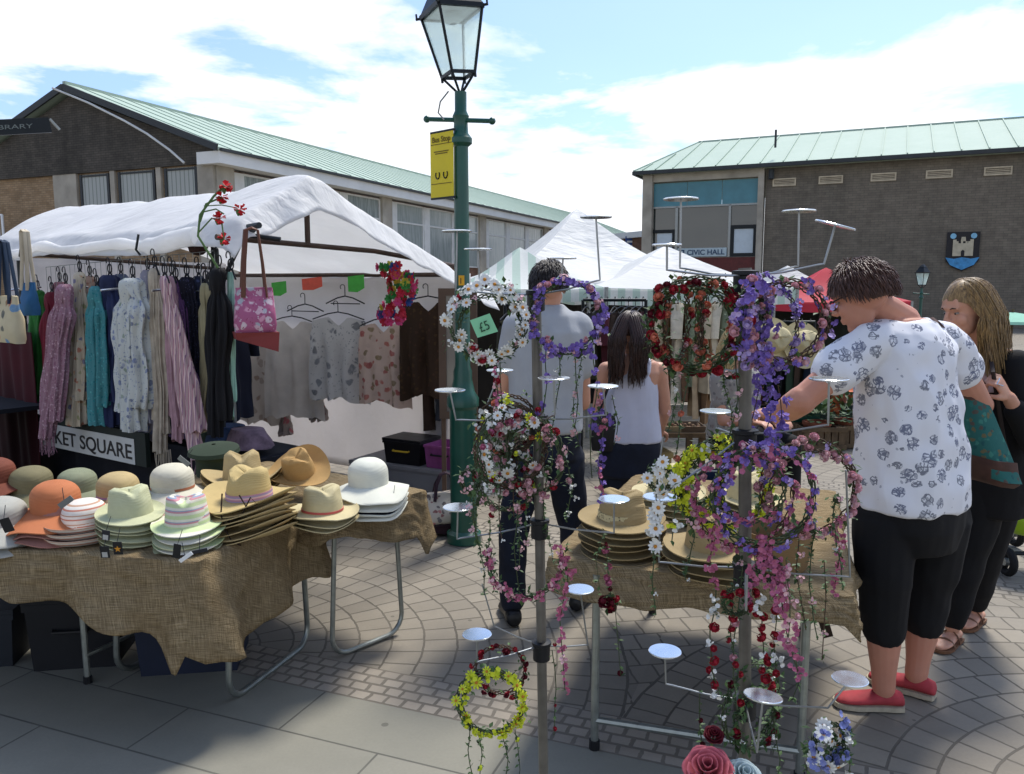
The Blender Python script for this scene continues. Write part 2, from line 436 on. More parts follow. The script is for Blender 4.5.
_c = copper.mix(copper.math('MULTIPLY', copper.noise(copper.node('ShaderNodeMapping', {'Vector': _v, 'Scale': (3, 3, 1)}).outputs[0], 2, 4, .7), .35), _c, srgb('#7a9c8d'))
copper = copper.fin(_c, .7, 0, .25)
concrete = mat('weathered_concrete', '#a09a8d', .9, 0, .25, 1.2, .3, 20)
fascia_m = mat('white_fascia_paint', '#d5d6d2', .6, 0, .08, 1.0, .05)
frame_m = mat('pale_window_frame', '#c9cac6', .6, 0, .1, 3, .05)
_g = NT('hall_window_glass'); _r = _g.node('ShaderNodeObjectInfo').outputs['Random']; _gv = _g.coord(False)
_gc = _g.mix(_r, srgb('#5a6462'), srgb('#8f9996')); _gc = _g.mix(_g.ramp(_g.noise(_g.node('ShaderNodeMapping', {'Vector': _gv, 'Scale': (4, 4, .4)}).outputs[0], 3, 3), [(.4, (0, 0, 0)), (.6, (.5, .5, .5))]), _gc, srgb('#a9b0ac'))
glass_m = _g.fin(_gc, .2, 0, .5)
dark_edge = mat('dark_gutter', '#34383a', .6, 0, .2, 3, .1)
left_hall = empty('hall_building', hw(0, 0, 0), 'long hall with green copper roof and dark stained gable wall', 'building')
# gable wall: brick below, dark band above
b = MB()
zt = 5.35
b.prism([hw(0, 0, 0), hw(0, 2 * HALF, 0), hw(0, 2 * HALF, zt), hw(0, 0, zt)], FD * .3)
g = b.build('lower_wall', tanbrick, left_hall, smooth=False)
b = MB(); b.prism([hw(-.12, -.1, zt), hw(-.12, 2 * HALF + .1, zt), hw(-.12, 2 * HALF + .1, ZE), hw(-.12, HALF, ZR - .1), hw(-.12, -.1, ZE)], FD * .5)
b.build('gable', slate, left_hall, smooth=False)
b = MB(); b.prism([hw(.3, .02, 0), hw(LEN, .02, 0), hw(LEN, .02, ZE - .5), hw(.3, .02, ZE - .5)], GD * .3)
b.build('facade_wall', redbrick, left_hall, smooth=False)
b = MB(); b.prism([hw(LEN, 0, 0), hw(LEN, 2 * HALF, 0), hw(LEN, 2 * HALF, ZE), hw(LEN, HALF, ZR - .1), hw(LEN, 0, ZE)], FD * -.3)
b.build('far_gable', tanbrick, left_hall, smooth=False)
# roof slabs with standing seams
b = MB()
ov = .55
for sgn in (0, 1):
    sA = -ov if sgn == 0 else 2 * HALF + ov
    zA = ZE - (ov * (ZR - ZE) / HALF) + .12
    q = [hw(-.35, sA, zA), hw(LEN + .3, sA, zA), hw(LEN + .3, HALF, ZR + .12), hw(-.35, HALF, ZR + .12)]
    b.prism(q, Vector((0, 0, .1)))
    t = .2
    while t < LEN:
        b.bar(hw(t, sA, zA + .11), hw(t, HALF, ZR + .23), .03, .03); t += .9
b.bar(hw(-.35, HALF, ZR + .24), hw(LEN + .3, HALF, ZR + .24), .14, .1)
roof = b.build('roof', copper, left_hall, smooth=False)
b = MB(); b.bar(hw(-.4, -ov, ZE - .02), hw(-.4, HALF, ZR + .1), .07, .2); b.bar(hw(-.4, 2 * HALF + ov, ZE - .02), hw(-.4, HALF, ZR + .1), .07, .2)
b.build('verge_board', dark_edge, left_hall, smooth=False)
b = MB(); b.box(hw(LEN / 2, -ov + .05, ZE - .07 - .16), (.1, 1, 1)); b = MB()
b.prism([hw(-.3, -ov, ZE - .45), hw(LEN + .2, -ov, ZE - .45), hw(LEN + .2, -ov, ZE - .09), hw(-.3, -ov, ZE - .09)], GD * .9)
b.build('fascia', fascia_m, left_hall, smooth=False)
b = MB(); b.bar(hw(-.3, -ov - .05, ZE - .06), hw(LEN + .2, -ov - .05, ZE - .06), .1, .08); b.build('gutter', dark_edge, left_hall, smooth=False)
# facade windows: bays of three between concrete columns
bay = 9.3; k = 0
for i in range(6):
    t0 = i * bay
    b = MB(); b.prism([hw(t0, -.14, 0), hw(t0 + .75, -.14, 0), hw(t0 + .75, -.14, ZE - .45), hw(t0, -.14, ZE - .45)], GD * .18)
    b.build('column', concrete, left_hall, smooth=False)
    ww = (bay - .75) / 3
    for j in range(3):
        a = t0 + .75 + j * ww; c_ = a + ww
        if c_ > LEN: continue
        z0, z1 = 2.6, ZE - .55
        b = MB()
        b.prism([hw(a + .02, -.04, z0), hw(a + .55, -.04, z0), hw(a + .55, -.04, z1), hw(a + .02, -.04, z1)], GD * .08)
        b.prism([hw(c_ - .1, -.03, z0), hw(c_, -.03, z0), hw(c_, -.03, z1), hw(c_ - .1, -.03, z1)], GD * .06)
        for zz_ in (z0, 4.35, z1 - .06):
            b.prism([hw(a + .5, -.03, zz_), hw(c_ - .1, -.03, zz_), hw(c_ - .1, -.03, zz_ + .07), hw(a + .5, -.03, zz_ + .07)], GD * .06)
        f = b.build('window', frame_m, left_hall, smooth=False)
        b = MB(); b.prism([hw(a + .5, .0, z0), hw(c_ - .1, .0, z0), hw(c_ - .1, .0, z1), hw(a + .5, .0, z1)], GD * .012)
        b.build('pane', glass_m, f, smooth=False)
# gable windows
for (sa, sb) in ((5.7, 4.35), (3.95, 2.35), (1.95, .6)):
    b = MB(); z0, z1 = 3.2, 5.3
    for q in ((sa, sa - .1), (sb + .1, sb)):
        b.prism([hw(-.06, q[0], z0), hw(-.06, q[1], z0), hw(-.06, q[1], z1), hw(-.06, q[0], z1)], FD * .08)
    for zz_ in (z0, z1 - .08, 4.1): b.prism([hw(-.05, sa, zz_), hw(-.05, sb, zz_), hw(-.05, sb, zz_ + .06), hw(-.05, sa, zz_ + .06)], FD * .06)
    f = b.build('window', dark_edge, left_hall, smooth=False)
    s_ = striped('vertical_blind', [('#a3a9a6', 3), ('#7d8583', 1)], 'X', .16, .4, bump=False)
    b = MB(); b.prism([hw(-.02, sa, z0), hw(-.02, sb, z0), hw(-.02, sb, z1), hw(-.02, sa, z1)], FD * .015); b.build('pane', s_, f, smooth=False)
for (sa, sb) in ((6.9, 5.8), (4.25, 4.05), (2.25, 2.05), (.55, -.08)):
    b = MB(); b.prism([hw(-.1, sa, 0), hw(-.1, sb, 0), hw(-.1, sb, zt), hw(-.1, sa, zt)], FD * .12); b.build('pilaster', concrete, left_hall, smooth=False)
# overflow pipe drooping across the gable
b = MB(); b.tube([hw(-.42, 6.2, 8.05), hw(-.45, 4.6, 7.45), hw(-.5, 3.0, 6.75), hw(-.5, 2.1, 6.3), hw(-.5, 1.2, 5.75), hw(-.45, .7, 5.35)], .035, 6)
b.build('loose_cable', frame_m, left_hall)
# white steel railings by the gable
tag_r = empty('stair_railing', hw(-1.2, 8.2, 0), 'white metal stair railing against the tan brick gable', 'railing')
b = MB()
pts = [(8.0, 4.0), (9.4, 4.0), (11.2, 3.1), (13.5, 2.7)]
for (a, za), (c_, zc) in zip(pts, pts[1:]):
    b.bar(hw(-1.2, a, za), hw(-1.2, c_, zc), .05); b.bar(hw(-1.2, a, za - .9), hw(-1.2, c_, zc - .9), .05)
    n = int((c_ - a) / .16)
    for i in range(n):
        q = a + (c_ - a) * i / n; z = za + (zc - za) * i / n
        b.bar(hw(-1.2, q, z), hw(-1.2, q, z - .9), .025)
b.build('balusters', white_plastic, tag_r, smooth=False)
for q, z in ((8.0, 4), (9.4, 4), (11.2, 3.1), (13.5, 2.7)):
    b = MB(); b.bar(hw(-1.2, q, 0), hw(-1.2, q, z), .06); b.build('post', white_plastic, tag_r, smooth=False)

# ================================================================ CIVIC HALL
K2 = Vector((6.28, 38, 0)); CD = Vector((.905, -.425, 0)); BD = Vector((.425, .905, 0))
def cw(t, s, z): return K2 + CD * t + BD * s + Vector((0, 0, z))
CZ = 6.75
cbrick = brickwall('dark_weathered_brick', math.atan2(CD.y, CD.x), '#6e665b', '#797164', '#5c574f', .3, .1, stain=.5, stainc='#4c4a43')
civic = empty('civic_hall', cw(0, 0, 0), 'dark brick civic hall with green standing seam roof and glazed entrance', 'building')
CL = 30
b = MB()
b.prism([cw(5.3, 0, 0), cw(CL, 0, 0), cw(CL, 0, CZ), cw(5.3, 0, CZ)], BD * .4)
b.prism([cw(CL, .4, 0), cw(CL, 14, 0), cw(CL, 14, CZ), cw(CL, .4, CZ)], CD * -.4)
b.build('brick_wall', cbrick, civic, smooth=False)
b = MB(); b.prism([cw(0, .4, 0), cw(0, 14, 0), cw(0, 14, CZ), cw(0, .4, CZ)], CD * .4); b.build('side_wall', concrete, civic, smooth=False)
b = MB()
b.prism([cw(-.15, -.25, 0), cw(.3, -.25, 0), cw(.3, -.25, CZ), cw(-.15, -.25, CZ)], BD * .5)
b.prism([cw(5.0, -.2, 0), cw(5.25, -.2, 0), cw(5.25, -.2, CZ), cw(5.0, -.2, CZ)], BD * .5)
b.prism([cw(.3, -.15, CZ - .35), cw(5.0, -.15, CZ - .35), cw(5.0, -.15, CZ), cw(.3, -.15, CZ)], BD * .4)
b.build('entrance_surround', concrete, civic, smooth=False)
blue_panel = mat('teal_spandrel_panel', '#4c7f8a', .35, 0, .15, 1.5, .03)
dkglass = glassy('entrance_glass', '#2c3331', .03, .9)
glaz = empty('entrance_glazing', (0, 0, 0), None, None); glaz.parent = civic; glaz.location = Vector((0, 0, 0))
def fr(name, t0, t1, z0, z1, m, par, s0=0.0, th=.05):
    b = MB(); b.prism([cw(t0, s0, z0), cw(t1, s0, z0), cw(t1, s0, z1), cw(t0, s0, z1)], BD * th)
    return b.build(name, m, par, smooth=False)
for i in range(3): fr('spandrel_panel', .32 + i * 1.56, .32 + i * 1.56 + 1.54, 5.3, 6.35, blue_panel, civic, .02)
fr('glass', .3, 5.0, 0, 5.3, dkglass, glaz, .1)
for t0, t1, z0, z1 in ((1.35, 1.47, 0, 5.28), (3.75, 3.85, 2.97, 5.28), (.3, 5.0, 5.22, 5.3)): fr('mullion', t0, t1, z0, z1, metal_grey, glaz, .0, .09)
for t0, t1, z0, z1 in ((.3, 1.35, 4.1, 4.25), (.3, 1.35, 3.0, 3.12), (1.22, 1.34, 3.12, 4.1), (3.86, 5.0, 4.2, 4.36), (3.86, 4.0, 3.12, 4.2), (4.85, 5.0, 3.12, 4.2), (3.86, 5.0, 2.97, 3.12)): fr('window_frame', t0, t1, z0, z1, black_iron, glaz, .01, .08)
fr('light_pane', 4.01, 4.84, 3.13, 4.19, mat('pale_blind', '#b8c4ca', .4, 0, .05), glaz, .06, .03)
fr('light_pane', .5, 1.21, 3.3, 4.09, mat('pale_blind', '#b8c4ca', .4), glaz, .06, .03)
fr('red_band', 1.48, 4.98, 2.1, 2.95, mat('dark_red_panel', '#5c2b28', .6, 0, .2), glaz, .05, .04)
fr('poster', 3.95, 4.9, 1.2, 2.0, mat('poster_board', '#9fb4ad', .6, 0, .2, 4), glaz, .0, .04)
sg = fr('name_board', 1.5, 3.72, 3.0, 3.38, mat('pale_blue_board', '#a9b9bd', .5, 0, .05), civic, -.05, .06)
def text_obj(txt, name, m, parent, origin, xdir, up, size, width=None, depth=.004, bold=0.0):
    cu = bpy.data.curves.new(name, 'FONT'); cu.body = txt; cu.size = size; cu.align_x = 'LEFT'; cu.align_y = 'BOTTOM_BASELINE'; cu.extrude = depth; cu.offset = bold
    tmp = bpy.data.objects.new(name, cu); C.objects.link(tmp)
    bpy.context.view_layer.update()
    me = bpy.data.meshes.new_from_object(tmp.evaluated_get(bpy.context.evaluated_depsgraph_get()))
    C.objects.unlink(tmp); bpy.data.objects.remove(tmp)
    xs = [v.co.x for v in me.vertices]; w0, w1 = min(xs), max(xs)
    kx = width / (w1 - w0) if width else 1
    xd = Vector(xdir).normalized(); ud = Vector(up).normalized(); nd = xd.cross(ud)
    o0 = wloc(parent) if parent else Vector((0, 0, 0))
    for v in me.vertices:
        v.co = Vector(origin) + xd * (v.co.x - w0) * kx + ud * v.co.y + nd * v.co.z - o0
    me.materials.clear(); me.materials.append(m); me.name = name
    o = bpy.data.objects.new(name, me); C.objects.link(o)
    if parent: o.parent = parent
    return o
navy = mat('navy_lettering', '#27405c', .5, 0, .05)
text_obj('CIVIC HALL', 'lettering', navy, sg, cw(1.95, -.058, 3.08), CD, (0, 0, 1), .32, 1.68, .006, .006)
fr('emblem', 1.56, 1.82, 3.08, 3.31, navy, sg, -.062, .01); fr('emblem_inset', 1.63, 1.75, 3.13, 3.26, mat('pale_blue_board', '#a9b9bd'), sg, -.072, .008)
# roof with hip and seams
b = MB(); ov = .5
def rp(a, zz_): return a
e0, e1 = cw(-ov, -ov, CZ + .02), cw(CL + 1, -ov, CZ + .02)
r0, r1 = cw(1.1, 5.6, 8.9), cw(CL + 1, 5.6, 8.9)
f0, f1 = cw(-ov, 12.2, CZ + .02), cw(CL + 1, 12.2, CZ + .02)
up = Vector((0, 0, .14))
b.prism([e0, e1, r1, r0], up); b.prism([r0, r1, f1, f0], up); b.prism([e0, r0, f0], up)
t = 1.3
while t < CL + 1:
    b.bar(cw(t, -ov, CZ + .18), cw(t, 5.6, 9.06), .05, .06); t += .95
for q in (-.1, .5): b.bar(cw(q, -ov, CZ + .18), cw(q + .1, (q + ov) / 1.9 * 6.3 - ov, CZ + .18 + (q + ov) / 1.9 * 2.24), .05, .06)
b.bar(e0 + up, r0 + up, .1, .08); b.bar(r0 + up, r1 + up, .16, .1)
b.build('roof', copper, civic, smooth=False)
b = MB(); b.bar(cw(-ov - .03, -ov - .03, CZ + .06), cw(CL + 1, -ov - .03, CZ + .06), .12, .16); b.bar(cw(-ov - .03, -ov, CZ + .06), cw(-ov - .03, 12, CZ + .06), .12, .16)
b.build('gutter', dark_edge, civic, smooth=False)
b = MB(); b.tube([cw(5.6, .3, CZ + .9), cw(5.6, .3, CZ + 1.65)], .05, 8); b.build('vent_pipe', dark_edge, civic)
b = MB(); b.tube([cw(5.55, -.2, CZ - .1), cw(5.55, -.25, CZ - .5)], .12, 8); b.build('floodlight', dark_edge, civic)
vent_m = mat('cream_vent', '#b9ad95', .7, 0, .15, 4)
for px in (782, 828, 880, 935, 993):
    a_ = (px - 512) / F_ * 1.0
    k_ = a_ * .985
    t = (k_ * K2.y - K2.x) / (CD.x - k_ * CD.y)
    b = MB()
    for zz_ in (5.95, 6.22): b.prism([cw(t - .48, -.06, zz_), cw(t + .48, -.06, zz_), cw(t + .48, -.06, zz_ + .06), cw(t - .48, -.06, zz_ + .06)], BD * .09)
    for tt in (t - .48, t + .42): b.prism([cw(tt, -.06, 6.01), cw(tt + .06, -.06, 6.01), cw(tt + .06, -.06, 6.22), cw(tt, -.06, 6.22)], BD * .09)
    for q in range(3): b.prism([cw(t - .42, -.03, 6.03 + q * .065), cw(t + .42, -.03, 6.03 + q * .065), cw(t + .42, -.03, 6.06 + q * .065), cw(t - .42, -.03, 6.06 + q * .065)], BD * .05)
    v_ = b.build('wall_vent', vent_m, civic, smooth=False)
# crest: black shield, castle, blue waves
ct = 13.0
crest = empty('wall_crest', cw(ct, -.1, 2.3), 'painted castle crest above blue waves on the dark brick hall', 'crest')
def cp(x, z, s_=0.0): return cw(ct + x, -.1 + s_, 2.3 + z)
b = MB(); b.prism([cp(-.58, 1.5), cp(-.58, .35), cp(-.35, .12), cp(0, -.05), cp(.35, .12), cp(.58, .35), cp(.58, 1.5)], BD * .09)
b.build('shield', mat('crest_black', '#1d1c20', .5, 0, .1), crest, smooth=False)
b = MB(); b.prism([cp(-.6, .5, -.03), cp(-.42, .2, -.03), cp(0, .0, -.03), cp(.42, .2, -.03), cp(.6, .5, -.03), cp(.3, .44, -.03), cp(0, .5, -.03), cp(-.3, .44, -.03)], BD * .03)
b.build('waves', mat('crest_blue', '#3f87b8', .5, 0, .3, 6), crest, smooth=False)
b = MB()
for x in (-.36, .24): b.prism([cp(x, .55, -.05), cp(x + .12, .55, -.05), cp(x + .12, 1.2, -.05), cp(x, 1.2, -.05)], BD * .04)
b.prism([cp(-.24, .55, -.045), cp(.24, .55, -.045), cp(.24, 1.05, -.045), cp(-.24, 1.05, -.045)], BD * .035)
for x in (-.24, -.08, .08, .17): b.prism([cp(x, 1.05, -.045), cp(x + .07, 1.05, -.045), cp(x + .07, 1.13, -.045), cp(x, 1.13, -.045)], BD * .035)
b.prism([cp(-.09, 1.13, -.05), cp(.09, 1.13, -.05), cp(.07, 1.3, -.05), cp(-.07, 1.3, -.05)], BD * .035)
b.build('castle', mat('crest_stone', '#b3aa93', .7, 0, .15), crest, smooth=False)
b = MB(); b.prism([cp(-.06, .55, -.06), cp(.06, .55, -.06), cp(.06, .74, -.06), cp(0, .8, -.06), cp(-.06, .74, -.06)], BD * .012)
b.build('gate', mat('crest_black', '#1d1c20'), crest, smooth=False)
for x in (-.36, .36):
    b = MB(); b.tube([cp(x, 1.34, -.03), cp(x, 1.34, -.0)], .11, 10); b.build('roundel', mat('crest_pale_blue', '#7fb4cf', .5), crest)

# low brick link between the halls, with a blue sign
link = empty('brick_annexe', P(628, 300, 45), 'brown brick annexe with small blue sign between the two halls', 'building')
b = MB(); a = P(600, 240, 46); c_ = P(660, 236, 41)
b.prism([Vector((a.x, a.y, 0)), Vector((c_.x, c_.y, 0)), Vector((c_.x, c_.y, 4.2)), Vector((a.x, a.y, 4.2))], Vector((.2, 3, 0)))
b.build('wall', redbrick, link, smooth=False)
b = MB(); b.prism([Vector((a.x - .3, a.y - .3, 4.2)), Vector((c_.x, c_.y - .3, 4.2)), Vector((c_.x, c_.y - .3, 4.5)), Vector((a.x - .3, a.y - .3, 4.5))], Vector((.2, 3.5, 0)))
b.build('flat_roof', fascia_m, link, smooth=False)
b = MB(); q = P(631, 244, 43.2); b.box(q, (.6, .06, .8)); f = b.build('sign', mat('blue_sign', '#2d4a86', .5), link, smooth=False)
b = MB(); b.box(q + Vector((0, -.04, .12)), (.45, .03, .1)); b.box(q + Vector((0, -.04, -.1)), (.4, .03, .07)); b.build('sign_bars', white_plastic, f, smooth=False)

# background block far to the right of the civic hall is out of view; far treeline is hidden
# ================================================================ LAMP POSTS
def lamp_post(loc, s, label, full=True):
    r = empty('street_lamp', loc, label, 'street lamp')
    X, Y_, Z0 = loc
    b = MB()
    prof = [(.11, 0), (.11, .06), (.085, .08), (.085, .86), (.10, .88), (.10, .93), (.075, .97), (.058, 1.05), (.058, 1.1), (.048, 1.13), (.044, 2.46), (.068, 2.48), (.068, 2.51), (.045, 2.54), (.042, 2.6), (.05, 2.64), (.036, 2.67), (.036, 2.78)]
    b.lathe([(a * s, z * s) for a, z in prof], 20, loc, cap=True); b.build('post', green_paint, r)
    b = MB(); b.tube([(X - .21 * s, Y_ + .06 * s, 2.635 * s), (X + .19 * s, Y_ - .06 * s, 2.60 * s)], .014 * s, 8)
    for q in ((X - .21 * s, Y_ + .06 * s, 2.635 * s), (X + .19 * s, Y_ - .06 * s, 2.60 * s)): b.ball(q, .022 * s)
    b.build('ladder_bar', green_paint, r)
    # lantern
    zb, zt_ = 2.88 * s, 3.24 * s; wb, wt = .075 * s, .138 * s
    rz = Matrix.Rotation(R_(28), 3, 'Z'); c0 = Vector((X, Y_, 0))
    def q4(w_, z): return [c0 + rz @ Vector((a * w_, b_ * w_, z)) for a, b_ in ((-1, -1), (1, -1), (1, 1), (-1, 1))]
    lo, hi = q4(wb, zb), q4(wt, zt_)
    tilt_ = Matrix.Translation((X, Y_, 2.76 * s)) @ Matrix.Rotation(R_(-6) if full else 0, 4, 'Y') @ Matrix.Translation((-X, -Y_, -2.76 * s))
    b = MB(); b.M = tilt_
    for i in range(4):
        b.tube([lo[i], hi[i]], .009 * s, 6)
        b.bar(lo[i], lo[(i + 1) % 4], .018 * s); b.bar(hi[i], hi[(i + 1) % 4], .026 * s)
        b.tube([lo[i] - Vector((0, 0, .03 * s)), lo[i]], .008 * s, 6)
        out = (hi[i] - c0); out.z = 0; out.normalize()
        b.tube([hi[i], hi[i] + out * .035 * s], .008 * s, 6); b.tube([hi[i] + out * .03 * s, hi[i] + out * .03 * s + Vector((0, 0, .03 * s))], .006 * s, 6)
        b.tube([Vector((X, Y_, 2.76 * s)), (lo[i] + c0 + Vector((0, 0, zb - .0))) / 2 * 1 if False else lo[i]], .008 * s, 6)
    b.build('lantern_frame', black_iron, r)
    b = MB(); b.M = tilt_; t2 = q4(.075 * s, 3.40 * s); t3 = q4(.045 * s, 3.46 * s)
    b.rings([q4(wt * 1.04, zt_ + .012), t2, q4(.08 * s, 3.41 * s), t3, q4(.01 * s, 3.5 * s)]); b.build('lantern_roof', black_iron, r, smooth=False)
    b = MB(); b.M = tilt_
    for i in range(4):
        k_ = (i + 1) % 4; ins = lambda p: p + (c0 + Vector((0, 0, p.z)) - p) * .04
        b.add([ins(lo[i]), ins(lo[k_]), ins(hi[k_]), ins(hi[i])], [(0, 1, 2, 3)])
    gs = NT('lantern_glass') if 'lg' not in _mc else None
    if gs:
        gs.b.inputs['Transmission Weight'].default_value = .0
        tr = gs.node('ShaderNodeBsdfTransparent', {0: (.86, .95, .93, 1)}); tl = gs.node('ShaderNodeBsdfTranslucent', {0: (.8, .9, .87, 1)})
        m1 = gs.node('ShaderNodeMixShader', {0: .45, 1: tr.outputs[0], 2: tl.outputs[0]}); gl = gs.node('ShaderNodeBsdfGlossy', {0: (.8, .8, .8, 1), 1: .1})
        m2 = gs.node('ShaderNodeMixShader', {0: .08, 1: m1.outputs[0], 2: gl.outputs[0]}); gs.l.new(m2.outputs[0], gs.out.inputs[0]); _mc['lg'] = gs.mat
    b.build('glass_pane', _mc['lg'], r, smooth=False)
    b = MB(); b.M = tilt_; b.add([c0 + rz @ Vector((a * wt * .97, b_ * wt * .97, zt_ - .006)) for a, b_ in ((-1, -1), (1, -1), (1, 1), (-1, 1))], [(0, 1, 2, 3)])
    b.lathe([(.05 * s, zt_ - .01), (.06 * s, zt_ - .05), (.02 * s, zt_ - .07)], 10, c0); b.build('reflector', white_plastic, r, smooth=False)
    return r
LP = G(464, 541)
lamp = lamp_post(tuple(LP), 1.0, 'tall green street lamp post with black lantern and yellow sign')
b = MB(); b.tube([LP + Vector((-.07, -.02, 2.78)), LP + Vector((-.12, -.02, 2.72)), LP + Vector((-.135, 0, 2.66)), LP + Vector((-.1, 0, 2.62))], .005, 5); b.build('cable', metal_grey, lamp)
b = MB(); b.box(LP + Vector((0, -.052, 1.66)), (.035, .012, .06)); nb_ = b.build('number_plate', mat('yellow_plate', '#d8a020', .5), lamp, smooth=False)
text_obj('1', 'numeral', black_plastic, nb_, LP + Vector((-.006, -.0585, 1.64)), (1, 0, 0), (0, 0, 1), .05, None, .001)
yel = mat('yellow_sign_sheet', '#cfbb1c', .45, 0, .06, 5, .02)
signy = empty('bus_stop_flag', LP + Vector((-.13, -.02, 2.2)), 'yellow sign plate fixed high on the green lamp post', 'sign')
# plate turned towards the right edge of the pavement, hinged on the post
xd = Vector((.74, -.67, 0)); s0 = LP + Vector((-.19, .09, 2.165)); nrm = Vector((-.67, -.74, 0))
yo = MB(); yo.prism([s0, s0 + xd * .2, s0 + xd * .2 + Vector((0, 0, .385)), s0 + Vector((0, 0, .385))], nrm * .006)
plate = yo.build('plate', yel, signy, smooth=False)
b = MB(); b.bar(s0 + Vector((0, 0, .39)), s0 + xd * .21 + Vector((0, 0, .39)), .014, .012); b.bar(s0 + Vector((0, 0, -.005)), s0 + xd * .21 + Vector((0, 0, -.005)), .014, .012)
b.build('bracket', black_iron, signy, smooth=False)
ink = mat('sign_print', '#6b5a12', .6, 0, .1)
nn = nrm * .008
text_obj('Bus Stop', 'lettering', ink, plate, s0 + xd * .02 + nn + Vector((0, 0, .33)), xd, (0, 0, 1), .045, .16, .0005, .001)
for z, w_, t_ in ((.315, .184, .004), (.08, .184, .004), (.27, .13, .006), (.258, .11, .006)):
    b = MB(); b.prism([s0 + xd * (.1 - w_ / 2) + nn + Vector((0, 0, z)), s0 + xd * (.1 + w_ / 2) + nn + Vector((0, 0, z)), s0 + xd * (.1 + w_ / 2) + nn + Vector((0, 0, z + t_)), s0 + xd * (.1 - w_ / 2) + nn + Vector((0, 0, z + t_))], nrm * .0006)
    b.build('printed_line', ink, plate, smooth=False)
for cx in (.065, .135):
    b = MB(); b.tube([s0 + nn + xd * (cx + .017 * math.cos(t)) + Vector((0, 0, .135 + .024 * math.sin(t))) for t in [math.pi * (.8 + 1.4 * i / 12) for i in range(13)]], .004, 5); b.build('printed_loop', black_plastic, plate)
LP2 = P(921, 300, 14.0); lamp2 = lamp_post((LP2.x, LP2.y, 0), .575, 'small distant street lamp in front of the dark brick civic hall', False)
# ---------------------------------------------------------------- finger post arm
fp = empty('finger_post', P(-60, 300, 4.6) * 1.0, 'black finger post arm reaching in from the edge of the frame', 'sign post')
fp.location.z = 0
b = MB(); f0_ = fp.location.copy(); b.tube([f0_, f0_ + Vector((0, 0, 2.85))], .045, 12); b.ball(f0_ + Vector((0, 0, 2.9)), .07); b.build('post', black_iron, fp)
a = P(-50, 130, 4.6); c_ = P(50, 125, 4.9)
b = MB(); b.bar(a, c_, .025, .085); arm_ = b.build('arm', black_iron, fp, smooth=False)
d_ = (c_ - a).normalized(); b = MB(); b.bar(c_ + Vector((0, 0, .035)), c_ + d_ * .05 - Vector((0, 0, .03)), .02, .012); b.build('arm_tip', metal_grey, arm_, smooth=False)
text_obj('LIBRARY', 'lettering', mat('faded_white_letters', '#6f7673', .6), arm_, a + d_ * .20 + Vector((.0, -.02, -.016)) , d_, (0, 0, 1), .036, .22, .001)
# ================================================================ LEFT MARKET STALL
def sm(x): x = max(0, min(1, x)); return x * x * (3 - 2 * x)
def nz(x, y, z=0.0): return noise.noise(Vector((x, y, z)))
def tarp_mat(name, c='#e4e5e4', tr=.42):
    s = NT(name); v = s.coord(False); cc = srgb(c)
    col = s.mix(s.noise(v, 1.6, 5, .6), shade(cc, .86), shade(cc, 1.08))
    cr_ = s.math('ABSOLUTE', s.math('SUBTRACT', s.noise(s.node('ShaderNodeMapping', {'Vector': v, 'Rotation': (.4, .3, .9), 'Scale': (.5, 1.6, 1.0)}).outputs[0], 2.6, 2, .4), .5))
    cr3 = s.math('ABSOLUTE', s.math('SUBTRACT', s.noise(s.node('ShaderNodeMapping', {'Vector': v, 'Rotation': (.2, .5, -.6), 'Scale': (.6, 2.2, 1.2)}).outputs[0], 6.5, 3, .5), .5))
    s.bump(s.math('ADD', s.math('ADD', s.math('MULTIPLY', cr_, 2.4), s.math('MULTIPLY', cr3, 1.1)), s.noise(v, 2.0, 2)), .6, .03)
    return s.fin(col, .55, 0, .3, tr)
tarp = tarp_mat('white_tarpaulin', '#f6f6f5', .5)
liner = tarp_mat('white_stall_sheet', '#ebe8e7', .6)
U_ = Vector((-.8, .6, 0)); W_ = Vector((.6, .8, 0))
C1 = Vector((-1.52, 4.5, 0)); SL, SW = 3.0, 1.9
def st(u, w_, z): return C1 + U_ * u + W_ * w_ + Vector((0, 0, z))
stall = empty('market_stall', st(SL / 2, SW / 2, 0), 'white tarpaulin market stall hung with scarves, bags and tops', 'market stall')
# roof skin: gable with sags and a rolled, overhanging edge
EZ = 1.93
def roof_pt(a, c_):
    # a along length 0..1 (starts at the near gable), c_ across 0..1 (front eave -> back eave)
    u = -.16 + a * (SL + .26)
    w_ = -.16 + c_ * (SW + .46)
    k = c_
    ridge = .27
    if k < ridge: h = sm(k / ridge) * .25 + (k / ridge) * .75
    else: h = 1 - ((k - ridge) / (1 - ridge)) ** 1.0
    far = max(0, (k - ridge) / (1 - ridge))
    z = EZ + h * .36 - far * .34 * (1 - .5 * a) + (.03 if k<ridge else 0)*0
    z += .03 * nz(u * 1.8, w_ * 2.4) - .03 * abs(nz(u * 2.6 + w_ * 1.8, w_ * 1.6, 8)) + .006 * nz(u * 7, w_ * 3, 3) - .05 * math.sin(math.pi * a) * (1 - abs(2 * k - 1) * .3)
    # edge folds over the tube at front
    if k < .06: z -= (.06 - k) / .06 * .075; w_ += (.06 - k) * .8
    if a < .04: z -= (.04 - a) / .04 * (.06 + .14 * sm(k / .2) - .05 * far + .03 * nz(w_ * 5, 1)); u += (.04 - a) * (.8 + 1.2 * nz(w_ * 7, 2))
    return st(u, w_, z)
b = MB(); b.grid(roof_pt, 160, 110); b.build('roof_sheet', tarp, stall, solid=.002, angle=80)
